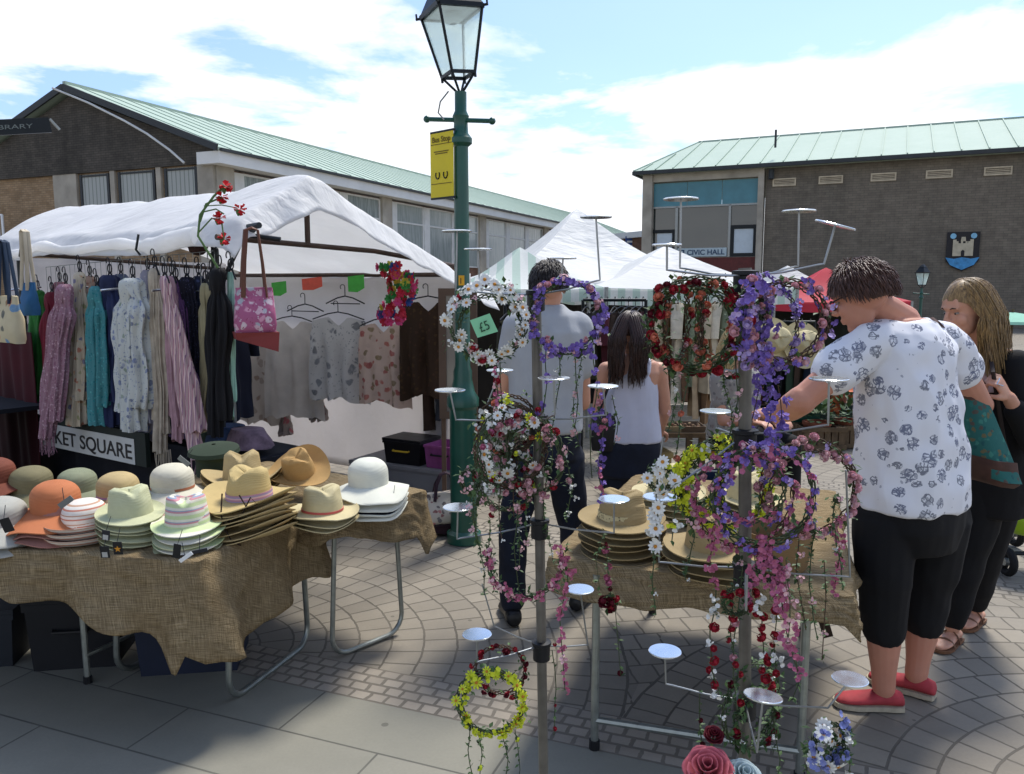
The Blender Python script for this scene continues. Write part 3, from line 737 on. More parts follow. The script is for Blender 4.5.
# bundled sheet hanging at the near corner and rolled along the front eave
b = MB(); pts = []; rr = []
for i in range(41):
    t = i / 40; u = .25 + t * (SL - .15)
    pts.append(st(u, -.10 + .02 * nz(u * 3, 0), EZ - .035 + .02 * nz(u * 2, 5) - .03 * math.sin(math.pi * t * 3) ** 2)); rr.append(.026 + .010 * nz(u * 5, 9) + .016 * (t < .2))
b.tube(pts, rr, 14, flat=1.25); b.build('rolled_edge', tarp, stall, angle=80)
# underside lining, back wall, far end wall
def wall_pt(o, du, h0, h1, seed, amp=.03, folds=9):
    def f(a, c_):
        p = o + du * a
        n = Vector((du.y, -du.x, 0)).normalized()
        k = amp * (nz(a * folds, c_ * 1.2, seed) + .5 * nz(a * folds * 2.3, c_ * 3, seed + 4)) * (1 - .5 * c_)
        q = p + n * k; q.z = h0 + (h1 - h0) * c_; return q
    return f
b = MB(); b.grid(wall_pt(st(-.05, SW + .05, 0), U_ * (SL + .1), .06, 1.72, 1.0), 80, 24); b.build('back_sheet', liner, stall, solid=.004, angle=80)
b = MB(); b.grid(wall_pt(st(SL + .05, SW + .05, 0), W_ * -(SW + .05), .06, 1.85, 7.0), 40, 20); b.build('end_sheet', liner, stall, solid=.004, angle=80)
b = MB(); b.grid(lambda a, c_: st(-.02, .25 + a * (SW - .3), 1.72 + c_ * max(.0, (.44 - abs(a - .45) * .85)) - .02) + U_ * (.16 + .03 * nz(a * 5, c_ * 3)), 30, 10)
# frame tubes
def tube_part(name, pts, r, m=dark_tube, par=None, n=8):
    b = MB(); b.tube(pts, r, n); return b.build(name, m, par or stall)
brown_tube = mat('rusty_stall_tube', '#4b3d35', .6, .3, .3, 14, .2)
tube_part('crossbar', [st(.02, -.12, EZ - .04), st(.02, SW * .55, EZ - .075), st(.02, SW, EZ - .16)], .016, brown_tube)
tube_part('eave_tube', [st(-.12, .02, EZ + .005), st(SL + .1, .02, EZ - .02)], .02)
tube_part('crossbar', [st(SL, 0, EZ - .04), st(SL, SW, EZ - .14)], .016, brown_tube)
tube_part('rear_rail', [st(-.1, SW - .06, EZ - .22), st(SL, SW - .06, EZ - .20)], .017, brown_tube)
tube_part('king_post', [st(.02, .5, EZ - .06), st(.02, .5, EZ + .29)], .017, brown_tube)
for u in (.32, SL - .05):
    tube_part('post', [st(u, .06, 0), st(u, .06, EZ)], .021)
for u in (.02, SL): tube_part('post', [st(u, SW - .02, 0), st(u, SW - .02, EZ - .18)], .02, brown_tube)
tube_part('brace', [st(.32, .06, EZ - .35), st(.02, .06, EZ - .02)], .012)
tube_part('corner_stub', [st(-.2, .0, EZ + .02), st(.2, .06, EZ + .01)], .017)
tube_part('corner_stub', [st(-.05, -.02, EZ - .02), st(-.22, .12, EZ - .05)], .013)
b = MB(); b.ball(st(.36, -.02, EZ - .08), (.06, .05, .05)); b.build('knotted_strap', mat('dark_strap', '#3a2624', .8), stall)
for u in (.75, 2.35):
    b = MB(); b.tube([st(u, -.16, EZ - .0), st(u + .02, -.17, EZ - .09), st(u + .1, -.1, EZ - .12), st(u + .22, -.02, EZ - .08)], .007, 6); b.build('roof_hook', black_iron, stall)
# wire grid panel behind the scarves
gridp = empty('wire_grid_panel', st(1.6, -.08, .9), 'wire mesh panel tied under the stall eave holding the scarves', 'display grid')
b = MB()
g0, g1, gz0, gz1 = .12, 2.2, .95, 1.82
for i in range(30):
    u = g0 + (g1 - g0) * i / 29; b.tube([st(u, -.07, gz0), st(u, -.07, gz1 - .06 * i / 29)], .0016, 4)
for i in range(5):
    z = gz0 + (gz1 - gz0) * i / 4; b.tube([st(g0, -.072, z), st(g1, -.072, z - .06)], .002, 4)
b.build('wire_mesh', metal_grey, gridp)
for u in (.42, 1.0, 1.6, 2.3):
    b = MB(); b.tube([st(u, -.07, 1.62), st(u, -.28, 1.60)], .008, 6); b.build('prong', chrome, gridp)

# ---------------------------------------------------------------- scarves
def hanger(mb, p, axis, w_=.17):
    """wire coat hanger: hook plus shoulders"""
    ax = Vector(axis).normalized()
    hook = [p + Vector((0, 0, .0)), p + Vector((0, 0, .05))]
    for i in range(9):
        t = math.pi * (1 - i / 8 * 1.25); hook.append(p + Vector((0, 0, .07)) + ax * (.02 * math.cos(t) + .02) + Vector((0, 0, .02 * math.sin(t))))
    mb.tube(hook, .0035, 5)
    mb.tube([p - ax * w_ + Vector((0, 0, -.06)), p - ax * w_ * .4 + Vector((0, 0, -.015)), p, p + ax * w_ * .4 + Vector((0, 0, -.015)), p + ax * w_ + Vector((0, 0, -.06))], .0055, 6)
def scarf(name, top, bot, w0, w1, m, label, loop=True, folds=7, seed=1.0, lean=0.0, fringe=False, knot=True):
    """top, bot: world points; the cloth hangs between them as a pleated tube, gathered at the top"""
    r = empty(name, top, label, 'scarf', 'scarves hanging along the stall front')
    top0, bot0, seed0 = top, bot, seed
    for tail in (-1, 0, 1):
      bot = bot0 if tail == 0 else top0.lerp(bot0, .86 + .12 * nz(seed0, 3 + tail)); seed = seed0 + tail * 7.7
      b = MB(); rs = []; nseg = 46; n = 40
      for i in range(nseg + 1):
        t = i / nseg
        p = top.lerp(bot, t) + U_ * (.04 * nz(t * 2.2, seed) * sm(t * 2) + tail * w0 * .27 * sm(t * 4) + tail * w0 * .12 * nz(t * 4, seed, 1)) + W_ * (-.012 * (tail == 0))
        wd = w0 * (1 - t) + w1 * t
        if knot: wd *= 1 - .35 * math.exp(-((t - .16) / .05) ** 2)
        wd *= (.5 + .5 * sm(t / .03)) * .56 * (1 + .22 * nz(t * 4, seed, 6)); th = wd * .75
        ring = []
        for j in range(n):
            a = 2 * math.pi * j / n
            f = 1 + .24 * math.sin(a * folds + seed * 3 + 1.8 * nz(t * 3, seed, 2)) * sm(t * 5) + .22 * nz(math.cos(a) * 1.6 + seed, math.sin(a) * 1.6, t * 5)
            ring.append(p + (U_ * math.cos(a) * wd + Vector((-.6, -.8, 0)) * math.sin(a) * th) * f * .5 + Vector((0, 0, (.02 * nz(a * 2, seed) if t > .97 else 0))))
        rs.append(ring)
      b.rings(rs)
      b.build('tail', m, r, angle=75)
    bot = bot0
    if fringe:
        b = MB()
        for j in range(26):
            q = bot + U_ * ((j / 25 - .5) * w1) + W_ * random.uniform(-.02, .02)
            b.tube([q + Vector((0, 0, .02)), q + Vector((random.uniform(-.006, .006), 0, -.05)), q + Vector((random.uniform(-.015, .015), 0, -random.uniform(.08, .13)))], .0025, 4)
        b.build('fringe', m, r)
    b = MB(); q = top + Vector((0, 0, .02)); hanger(b, q, U_, .04)
    b.tube([q + Vector((0, 0, .02)) + U_ * (.025 * math.cos(t)) + Vector((0, 0, .03 * math.sin(t))) for t in [2 * math.pi * i / 12 for i in range(12)]], .004, 5, closed=True)
    b.build('ring_hanger', black_plastic, r)
    return r
def front_line(px, off=0.0):
    """world point plan position on the line of the stall front (offset towards the viewer) seen at column px"""
    a = (px - 512) / F_ * 1.0
    o = C1 - W_ * (.14 + off)
    # X = a * Y' (Y' ~ depth along the camera axis)
    k = a
    t = (k * o.y - o.x) / (U_.x - k * U_.y)
    return o + U_ * t
SC = [  # px_top, py_top, px_bot, py_bot, w0 px, w1 px, off, material, label
    (38, 290, 38, 405, 16, 24, -.05, mat('bright_green_cloth', '#2c6e2e', .7, 0, .2, 10, .2, 120), 'plain bright green scarf beside the floral tote bag'),
    (52, 292, 54, 408, 18, 22, -.05, mat('maroon_cloth', '#6d1c2c', .8, 0, .2, 10), 'maroon scarf tucked between the green and mauve scarves'),
    (66, 284, 48, 438, 26, 19, .14, floral('mauve_fleck', '#94737e', ['#8a5a6e', '#c5a5ac', '#7d4a60'], 70, .45), 'mauve flecked scarf hanging over the street name board'),
    (80, 272, 80, 425, 16, 28, .02, floral('cream_orchid', '#c2b6a0', ['#a9563f', '#5a5f86', '#8a8f62', '#b88b6a'], 22, .42), 'cream scarf with rust and blue flowers'),
    (97, 286, 100, 424, 22, 24, .05, floral('teal_fleck', '#467f82', ['#1d7f80', '#5fa7a2', '#166a70'], 60, .4), 'turquoise flecked scarf next to the navy one'),
    (110, 275, 114, 425, 30, 26, -.01, mat('navy_cloth', '#232b4a', .85, 0, .25, 10, .2, 120), 'navy blue scarf behind the turquoise scarf'),
    (133, 278, 136, 429, 36, 33, .10, floral('white_blue_floral', '#b9bcb6', ['#5f6c93', '#8b93a5', '#7b8a78', '#4f5a7a'], 26, .4, 60, ['#76809a'], .3), 'white voile scarf with blue grey flowers and looped top'),
    (155, 268, 163, 452, 14, 17, .05, mat('oatmeal_crinkle', '#a59a88', .85, 0, .25, 16, .5, 70), 'oatmeal crinkled scarf between two patterned scarves'),
    (165, 276, 200, 458, 13, 22, .11, striped('pink_stripe', [('#ab8f92', 3), ('#a77484', 1), ('#d6b9b6', 2), ('#8e6a86', 1)], 'X', .03, .85, 0, .01), 'long pink crinkled scarf sweeping sideways onto the hats'),
    (172, 276, 178, 440, 14, 16, .02, mat('dusty_rose_cloth', '#a17f86', .85, 0, .2, 16, .5, 70), 'dusty rose crinkled scarf beside the purple scarf'),
    (176, 280, 196, 418, 12, 16, .0, floral('purple_fleck', '#5f4166', ['#8a5a92', '#4f2a58'], 60, .4), 'purple flecked scarf hanging at a slant'),
    (187, 277, 192, 420, 20, 18, -.04, floral('black_speckle', '#1c1b26', ['#44465a', '#3a3c5c'], 70, .3), 'black scarf with pale specks behind the purple scarf'),
    (206, 283, 208, 432, 12, 15, -.03, mat('khaki_cloth', '#8f8768', .85, 0, .2, 10, .3), 'khaki scarf beside the long black scarf'),
    (219, 268, 219, 436, 22, 20, .04, mat('black_cloth', '#0e0e11', .85, 0, .2, 10, .2), 'long plain black scarf nearest the corner of the stall'),
    (60, 282, 66, 420, 20, 24, -.12, mat('rose_cloth2', '#8c5f66', .85, 0, .2, 14, .4), 'rose pink scarf filling the gap behind the mauve one'),
    (90, 276, 89, 428, 18, 24, -.12, floral('peach_print', '#a98f80', ['#8a5a48', '#6d6a7a'], 24, .4), 'peach printed scarf behind the cream and turquoise scarves'),
    (121, 274, 122, 432, 22, 26, -.12, mat('grey_blue_cloth', '#59637a', .85, 0, .2, 14, .4), 'grey blue scarf behind the navy and white ones'),
    (148, 270, 150, 440, 20, 26, -.10, floral('grey_lilac_print', '#8d8a96', ['#5f6c93', '#a9a4a0'], 30, .4), 'grey lilac scarf behind the oatmeal scarf'),
    (199, 276, 200, 430, 18, 24, -.10, floral('blue_black_print', '#222637', ['#3d4668', '#5a5f74'], 34, .4), 'blue black printed scarf near the khaki one'),
    (212, 272, 213, 430, 16, 20, -.13, mat('charcoal_cloth', '#26262a', .85, 0, .2, 14, .4), 'charcoal scarf behind the khaki and black scarves'),
    (231, 272, 232, 418, 6, 9, -.02, mat('mint_cloth', '#8fb5a5', .85, 0, .15, 10, .3), 'narrow mint green scarf behind the black one'),
]
for k, (x0, y0, x1, y1, w0, w1, off, m, lab) in enumerate(SC):
    a = front_line(x0, off); t_ = P(x0, y0, a.y); a2 = front_line(x1, off); bt = P(x1, y1, a2.y)
    if abs(x1 - x0) > 12: bt = P(x1, y1, (a.y + a2.y) / 2)
    sc_ = F_ / a.y
    scarf('hanging_scarf', t_, bt, w0 / sc_ * 1.35, w1 / sc_ * 1.4, m, lab, seed=1.7 + k * 2.3, fringe=k in (2, 8, 7), folds=6 + k % 4)
# dark garments packed behind the scarves, on a rail inside the stall
rail = empty('garment_rail', st(1.4, .28, 0), 'steel clothes rail behind the scarves inside the stall', 'clothes rail')
b = MB(); b.tube([st(.55, .3, 1.55), st(2.9, .3, 1.52)], .013, 8); b.build('bar', metal_grey, rail)
for u in (.55, 2.9):
    b = MB(); b.tube([st(u, .3, 0), st(u, .3, 1.55)], .013, 8); b.tube([st(u, .08, .02), st(u, .52, .02)], .013, 8); b.build('leg', metal_grey, rail)
def garment(name, p, ax, nrm, w_, h, m, label, cat, group, sleeve=.0, neck=.1, seed=0.0, flare=1.15, hem=.03, z_h=True, hang=True, ragged=.0):
    """a top or dress on a hanger: shaped front and back skin with thickness"""
    r = empty(name, p, label, cat, group); ax = Vector(ax).normalized(); nr = Vector(nrm).normalized()
    def pt(side):
        def f(a, c_):
            x = a * 2 - 1; t = c_
            half = w_ / 2 * (1 + (flare - 1) * t)
            if t < .12: half *= .96 + sleeve * (1 - t / .12)
            top = -.02 - .055 * abs(x) - (neck * max(0, 1 - abs(x) / .38) ** .8 if abs(x) < .38 else 0)
            bot = -h - hem * nz(x * 3, seed) - ragged * abs(x) ** 2
            z = top + (bot - top) * t
            dep = (.022 + .02 * t) * (1 - x * x) ** .5 * side + .04 * nz(x * 4, t * 1.3, seed) * sm(t * 2) + .02 * math.sin(x * 10 + seed + 1.5 * t + 2 * nz(t * 2, seed)) * sm(t * 1.6)
            return p + ax * x * half + nr * dep + Vector((0, 0, z))
        return f
    b = MB(); b.grid(pt(1), 28, 26); b.grid(pt(-1), 28, 26)
    if sleeve > .3:
        for sg in (-1, 1):
            a0 = p + ax * sg * w_ * .46 + Vector((0, 0, -.08)); b.tube([a0, a0 + ax * sg * w_ * .16 + Vector((0, 0, -.1)), a0 + ax * sg * w_ * .2 + Vector((0, 0, -.26))], [.05, .05, .045], 10, flat=.5)
    b.build('cloth', m, r, angle=75)
    if hang:
        b = MB(); hanger(b, p, ax, w_ * .46); b.build('hanger', black_plastic, r)
    return r
dk = [mat('dark_navy_garment', '#1a1d2c', .9), mat('black_garment', '#131317', .9), mat('plum_garment', '#3a1a2a', .9), mat('bottle_green_garment', '#15301f', .9), mat('grey_brown_garment', '#4a4340', .9)]
for i in range(9):
    u = .7 + i * .26
    garment('hanging_jacket', st(u, .3, 1.5), W_, U_, .42, .75 + .1 * (i % 3), dk[(i * 3) % 5], 'dark jacket packed on the rail behind the scarves', 'jacket', 'dark jackets packed on the rail', sleeve=.4, seed=i * 3.1)
# dark cloth counter at the far left of the stall with maroon drape
cnt = empty('draped_counter', st(2.45, -.16, 0), 'low counter under a maroon and black drape below the tote bags', 'counter')
b = MB(); b.box(st(2.55, -.28, .78), (.95, .5, .03), math.atan2(U_.y, U_.x)); b.build('counter_top', mat('dark_navy_drape', '#15171e', .95, 0, .35, 3), cnt, smooth=False)
b = MB(); b.grid(lambda a, c_: st(2.05 + a * 1.0, -.55 + .02 * nz(a * 8, c_, 3) * (1 + c_), .8 - .74 * c_), 30, 14); b.build('drape', mat('maroon_drape', '#3a1218', .95, 0, .3, 3), cnt, solid=.004, angle=70)

cnt2 = empty('cloth_covered_shelf', st(1.2, .1, 0), 'low shelf under dark navy cloth running behind the hats', 'shelf')
b = MB(); b.box(st(1.25, .22, .62), (2.6, .45, .03), math.atan2(U_.y, U_.x)); b.build('shelf_board', mat('dark_navy_drape', '#15171e', .95, 0, .35, 3), cnt2, smooth=False)
b = MB(); b.grid(lambda a, c_: st(-.02 + a * 2.7, -.03 + .025 * nz(a * 14, c_, 3) * (1 + c_), .645 - .63 * c_), 60, 14); b.build('drape', mat('dark_navy_drape', '#15171e', .95, 0, .35, 3), cnt2, solid=.004, angle=70)
b = MB(); b.grid(lambda a, c_: st(-.03 + .02 * nz(a * 8, c_, 9), -.02 + a * .47, .645 - .63 * c_), 16, 14); b.build('drape', _mc['dark_navy_drape'], cnt2, solid=.004, angle=70)
heap = [('#2c3c5a', .35), ('#4a3a5a', .75), ('#5a2f3a', 1.15), ('#32424a', 1.6), ('#39445f', 2.05), ('#5b5148', 2.4), ('#6b5a66', .15), ('#3a4a3f', .55), ('#20242e', .95), ('#6a6258', 1.4), ('#2a2f4a', 1.85)]
for c_, u in heap:
    b = MB(); m_ = mat('folded_' + c_[1:], c_, .9, 0, .4, 20, .3); ph = u * 5
    b.rings([[st(u, .12, .65 + .03 + .035 * k) + U_ * (math.cos(t) * (.17 - .02 * k)) * (1 + .25 * nz(math.cos(t) * 2, math.sin(t) * 2, ph + k)) + W_ * math.sin(t) * (.13 - .015 * k) for t in [2 * math.pi * j / 20 for j in range(20)]] for k in range(4)])
    tag(b.build('folded_scarves', m_, origin=st(u, .12, .65), angle=60), 'folded cloth heaped on the dark shelf behind the hats', 'folded cloth', 'folded cloths on the dark shelf')

b = MB(); b.grid(lambda a, c_: st(2.2 + a * 1.2, -.20 + .03 * nz(a * 9, c_, 5) * (1 + c_), 1.30 - 1.28 * c_), 40, 16); b.build('drape', _mc['maroon_drape'], cnt, solid=.004, angle=70)
# ---------------------------------------------------------------- MARKET SQUARE name board
pL = P(31, 431, front_line(31, -.02).y); pR = P(135, 452, front_line(135, -.02).y)
sd = (pR - pL).normalized(); zup = Vector((0, 0, 1)); sn = Vector((sd.y, -sd.x, 0)).normalized()
sgn = empty('street_name_board', (pL + pR) / 2, 'white street name board reading MARKET SQUARE under the scarves', 'sign')
hgt = .165; Lb = (pR - pL).length
b = MB(); b.prism([pL - sd * .02 + zup * -.085, pR + sd * .13 + zup * -.085, pR + sd * .13 + zup * .13, pL - sd * .02 + zup * .13], sn * -.03); b.build('backing_board', mat('dark_green_board', '#1b241f', .7), sgn, smooth=False)
b = MB(); b.prism([pL + sn * .004 + zup * -hgt / 2, pR + sn * .004 + zup * -hgt / 2, pR + sn * .004 + zup * hgt / 2, pL + sn * .004 + zup * hgt / 2], sn * -.003); pl_ = b.build('plate', mat('off_white_plate', '#bcbdb8', .5, 0, .05), sgn, smooth=False)
text_obj('MARKET SQUARE', 'lettering', black_plastic, pl_, pL + sn * .006 + sd * .02 + zup * -.05, sd, zup, .135, Lb - .05, .001, .0012)

# ---------------------------------------------------------------- bags
def tote(p, w_, h, d_, m, straps, label, name='tote_bag', strap_len=.28, ax=None, nr=None, open_=True, base_m=None):
    ax = (ax or U_ * -1).normalized(); nr = (nr or Vector((-.6, -.8, 0))).normalized()
    r = empty(name, p, label, 'bag')
    b = MB(); rs = []
    for i in range(13):
        t = i / 12; z = -h * t
        ww = w_ * (.88 + .14 * t - .04 * (t > .9)); dd = d_ * (.35 + .75 * sm(t * 1.4)) * (1 if t < .95 else .8)
        ring = []
        for j in range(28):
            a = 2 * math.pi * j / 28; ca, sa = math.cos(a), math.sin(a)
            x = math.copysign(abs(ca) ** .35, ca) * ww / 2; y = math.copysign(abs(sa) ** .6, sa) * dd / 2
            ring.append(p + ax * x + nr * (y + .012 * nz(x * 20, t * 4, w_)) + Vector((0, 0, z + .01 * nz(x * 9, 1))))
        rs.append(ring)
    b.rings(rs); b.build('body', m, r, angle=50)
    if base_m:
        b = MB(); b.rings([[p + ax * x * w_ * (.515 - .03 * k) + nr * (y * d_ * (.62 - .1 * k)) + Vector((0, 0, -h * .985 - .07 * k * (1 + .5 * x))) for x, y in ((-1, -1), (1, -1), (1, 1), (-1, 1))] for k in (0, 1)]); b.build('base', base_m, r, smooth=False)
    for sg in (-1, 1):
        b = MB(); top = p + Vector((0, 0, strap_len)) + nr * .01 * sg
        pts = [p - ax * w_ * .28 + nr * (d_ * .2 * sg + .01 * sg) - Vector((0, 0, .05)), p - ax * w_ * .22 + nr * d_ * .15 * sg + Vector((0, 0, strap_len * .45)), top - ax * .03, top + Vector((0, 0, .012)), top + ax * .03, p + ax * w_ * .22 + nr * d_ * .15 * sg + Vector((0, 0, strap_len * .45)), p + ax * w_ * .28 + nr * (d_ * .2 * sg + .01 * sg) - Vector((0, 0, .05))]
        b.tube(pts, .013, 8, flat=.45); b.build('strap', straps, r)
    return r
brown_leather = mat('brown_leather', '#5a3626', .55, 0, .15)
pb = P(254, 288, 4.25)
tote(pb, .215, .235, .12, floral('pink_flower_canvas', '#9f5a7a', ['#cfc4c8', '#c995a8', '#9fb0b5', '#cbb0b8'], 26, .5, 60, ['#cbbcc2', '#8a3f5c'], .3), brown_leather, 'bright pink flowered tote bag hung by brown straps from the eave', strap_len=.30, ax=Vector((.9, .43, 0)), nr=Vector((.43, -.9, 0)), base_m=mat('red_brown_base', '#7a3434', .6))
pb = P(8, 296, 5.2)
tote(pb, .30, .30, .09, floral('bird_print_canvas', '#c3b796', ['#3a7fb0', '#7a4a2a', '#b35a4a', '#39464a', '#c3b796', '#c3b796'], 15, .5), mat('navy_strap', '#26364a', .7), 'cream canvas tote with blue and brown bird print', strap_len=.34)
pb = P(28, 283, 5.45)
tote(pb, .17, .22, .08, mat('blue_denim_bag', '#2c5c86', .8, 0, .2), mat('cream_canvas', '#b9ad96', .8), 'blue denim shoulder bag with cream straps behind the tote', strap_len=.34)
# flowered holdall on the ground by the lamp post
tote(P(445, 492, 5.15), .28, .20, .16, floral('red_cream_checks', '#c9bfb0', ['#7a2a34', '#3a2a34', '#b05a60', '#4a4a58'], 28, .45), mat('dark_plum_strap', '#33202a', .7), 'red and cream patterned holdall standing on the paving by the lamp', name='holdall', strap_len=.12, ax=Vector((.95, .3, 0)), nr=Vector((.3, -.95, 0)), base_m=mat('dark_plum_strap', '#33202a'))

# ---------------------------------------------------------------- tops hanging at the back
def back_pt(px, py, w_=SW - .12):
    a = (px - 512) / F_; o = C1 + W_ * w_
    t = (a * o.y - o.x) / (U_.x - a * U_.y); q = o + U_ * t
    return P(px, py, q.y)
ivory = mat('ivory_voile', '#d6d0ca', .8, 0, .12, 6, .3, 20, transl=.25)
tops = [  # px, py(top), width px, height px, material, label
    (253, 318, 66, 105, floral('ivory_brown_print', '#d0c8c0', ['#9a8273', '#a3948a'], 14, .45, transl=.2), 'ivory voile tunic with faded brown branch print', 1.2),
    (292, 316, 60, 100, ivory, 'plain ivory sleeveless top beside the spotted tunic', 1.15),
    (338, 312, 62, 88, floral('grey_rings', '#d0cfce', ['#565b64', '#717780'], 11, .36, 40, ['#8d9299', '#b8b7b6'], .3, transl=.15), 'pale tunic with large charcoal rosette spots', 1.1),
    (383, 318, 54, 86, floral('pink_red_blooms', '#d3bcae', ['#a03a3c', '#7b6b45', '#b05a50', '#c4ada0'], 17, .45, transl=.15), 'pale pink top with red blooms along the hem', 1.05),
    (428, 296, 62, 100, floral('brown_autumn', '#3a2c22', ['#4f3d28', '#40301f', '#4d352a'], 30, .4), 'dark brown autumn print dress near the mirror', 1.0),
]
for k, (px, py, wp, hp, m, lab, fl) in enumerate(tops):
    q = back_pt(px, py, SW - .2 - .05 * (k % 2)); s_ = F_ / q.y
    garment('hanging_blouse', q, U_ * .8 + Vector((-.35, -.15, 0)), Vector((-.35, -.93, 0)), wp / s_ * 1.02, hp / s_, m, lab, 'blouse', 'tops hanging inside the stall', seed=k * 2.2, flare=fl, hem=.05, ragged=.03)
q = back_pt(318, 395); garment('hanging_tunic', q, U_, Vector((-.6, -.8, 0)), .16, .22, floral('red_grey_hem', '#8f8580', ['#7a2a30', '#4a4850'], 16, .5), 'red and grey patterned hem showing below the spotted tunic', 'blouse', None, hang=False)
q = back_pt(285, 408); garment('hanging_scarf', q, U_, Vector((-.6, -.8, 0)), .08, .24, floral('rose_grey', '#958a86', ['#a04a58'], 14, .4), 'small grey cloth with a red rose below the ivory top', 'scarf', None, hang=False, flare=1.5)
# empty black hangers and price cards pinned to the rear rail
for px, py in ((252, 318), (305, 304), (345, 296)):
    q = back_pt(px, py, SW - .28); b = MB(); hanger(b, q, U_ * .9 + Vector((-.1, -.3, 0)), .17)
    b.tube([q - U_ * .17 + Vector((0, 0, -.06)), q + U_ * .17 + Vector((0, 0, -.06))], .0045, 5)
    o = b.build('coat_hanger', black_plastic, origin=q); tag(o, 'empty black coat hanger on the rear rail of the stall', 'coat hanger', 'empty hangers on the rear rail')
for px, py, w_, h_, c_, lab in ((279, 289, .13, .12, '#4fae4c', 'green price card under the rear rail beside the pink tote'), (312, 284, .17, .10, '#d9604f', 'coral red price card pinned between two green cards'), (356, 284, .13, .13, '#4fae4c', 'green price card next to the rainbow garlands')):
    q = back_pt(px, py, SW - .3); b = MB()
    n_ = Vector((-.1, -1, 0)); x_ = Vector((1, -.1, .12)).normalized()
    pts = [q - x_ * w_ / 2 + zup * h_ / 2, q + x_ * w_ / 2 + zup * h_ / 2, q + x_ * w_ * .52 - zup * h_ * .3, q + x_ * .01 - zup * h_ / 2, q - x_ * w_ * .48 - zup * h_ * .4]
    b.prism(pts[::-1], n_ * .003); o = b.build('price_card', mat('card_' + c_[1:], c_, .7, 0, .1, 20), origin=q, smooth=False); tag(o, lab, 'price card')
# rainbow lei bundle at the gable end
lei = empty('rainbow_garland', P(400, 292, 4.95), 'bundle of rainbow artificial flower garlands hung from the stall frame', 'garland')
def petals(mb, c_, nrm, r, n=5, cup=.25, wdt=.9, seg=2):
    nrm = Vector(nrm).normalized(); x, y = basis(nrm)
    for k in range(n):
        a = 2 * math.pi * k / n; d = x * math.cos(a) + y * math.sin(a); e = nrm.cross(d)
        ww = r * math.sin(math.pi / n) * wdt * 1.25
        mb.add([c_, c_ + d * r * .5 + e * ww * .8 + nrm * cup * r * .35, c_ + d * r + e * ww * .45 + nrm * cup * r, c_ + d * r * 1.06 + nrm * cup * r * .9, c_ + d * r - e * ww * .45 + nrm * cup * r, c_ + d * r * .5 - e * ww * .8 + nrm * cup * r * .35], [(0, 1, 2, 3), (0, 3, 4, 5)])
leic = [mat('lei_' + c_, h, .7, 0, .15) for c_, h in (('red', '#a82436'), ('pink', '#b83a68'), ('green', '#347a38'), ('yellow', '#b5a83a'), ('blue', '#28407a'), ('orange', '#b5523a'), ('white', '#d8d2cc'))]
rnd = random.Random(3)
for k in range(95):
    a = rnd.uniform(0, 6.28); t = rnd.random()
    cen = P(392 + 14 * math.sin(t * 5) * .6 + 8 * t, 266 + 56 * t, 4.95)
    c_ = cen + Vector((math.cos(a) * .085 * (1 - .2 * t), math.sin(a) * .06, rnd.uniform(-.02, .02)))
    b = MB(); nn_ = (c_ - cen + Vector((0, -.02, 0)))
    petals(b, c_, nn_, .028, 6, .5); petals(b, c_, nn_, .018, 5, 1.0)
    b.build('flower', leic[[0, 0, 1, 2, 0, 3, 1, 2, 4, 5, 0, 2][int(rnd.random() * 12)] if t < .75 else [1, 1, 0, 4, 1][int(rnd.random() * 5)]], lei, smooth=False)
# silk poppies spray tied to the eave corner
spray = empty('silk_flower_spray', P(217, 260, 4.2), 'spray of red artificial carnations rising above the stall corner', 'artificial flowers')
stem_m = mat('artificial_stem', '#4d6a3a', .6, 0, .2)
b = MB(); Yp = 4.2
b.tube([P(218, 268, Yp), P(198, 236, Yp), P(200, 215, Yp), P(214, 196, Yp), P(225, 186, Yp)], .006, 6)
b.tube([P(200, 222, Yp), P(206, 204, Yp), P(222, 197, Yp)], .005, 6); b.tube([P(203, 212, Yp), P(216, 209, Yp), P(224, 214, Yp)], .004, 6)
b.tube([P(199, 232, Yp), P(212, 218, Yp), P(222, 224, Yp), P(224, 240, Yp)], .004, 6); b.tube([P(204, 206, Yp), P(222, 205, Yp), P(237, 208, Yp)], .003, 6)
b.build('stem', stem_m, spray)
redm = mat('carnation_red', '#c9242c', .7, 0, .15, 60)
def carnation(mb, c_, r, rn):
    for k in range(26):
        d = Vector((rn.gauss(0, 1), rn.gauss(0, 1), rn.gauss(0, 1))).normalized(); x, y = basis(d); q = c_ + d * r * .25
        ww = r * .5
        mb.add([q, q + d * r * .75 + x * ww + y * r * .1, q + d * r + x * ww * .3 - y * r * .1, q + d * r * .95 - x * ww * .4 + y * r * .15, q + d * r * .75 - x * ww], [(0, 1, 2), (0, 2, 3), (0, 3, 4)])
for px, py in ((226, 187), (222, 197), (240, 209), (219, 218), (224, 239)):
    c_ = P(px, py, Yp); b = MB(); carnation(b, c_, .028, rnd); b.build('flower', redm, spray, smooth=False)
    b = MB(); b.lathe([(.004, -.03), (.012, -.012), (.014, 0)], 8, c_ + Vector((-.01, 0, -.005))); b.build('calyx', stem_m, spray)

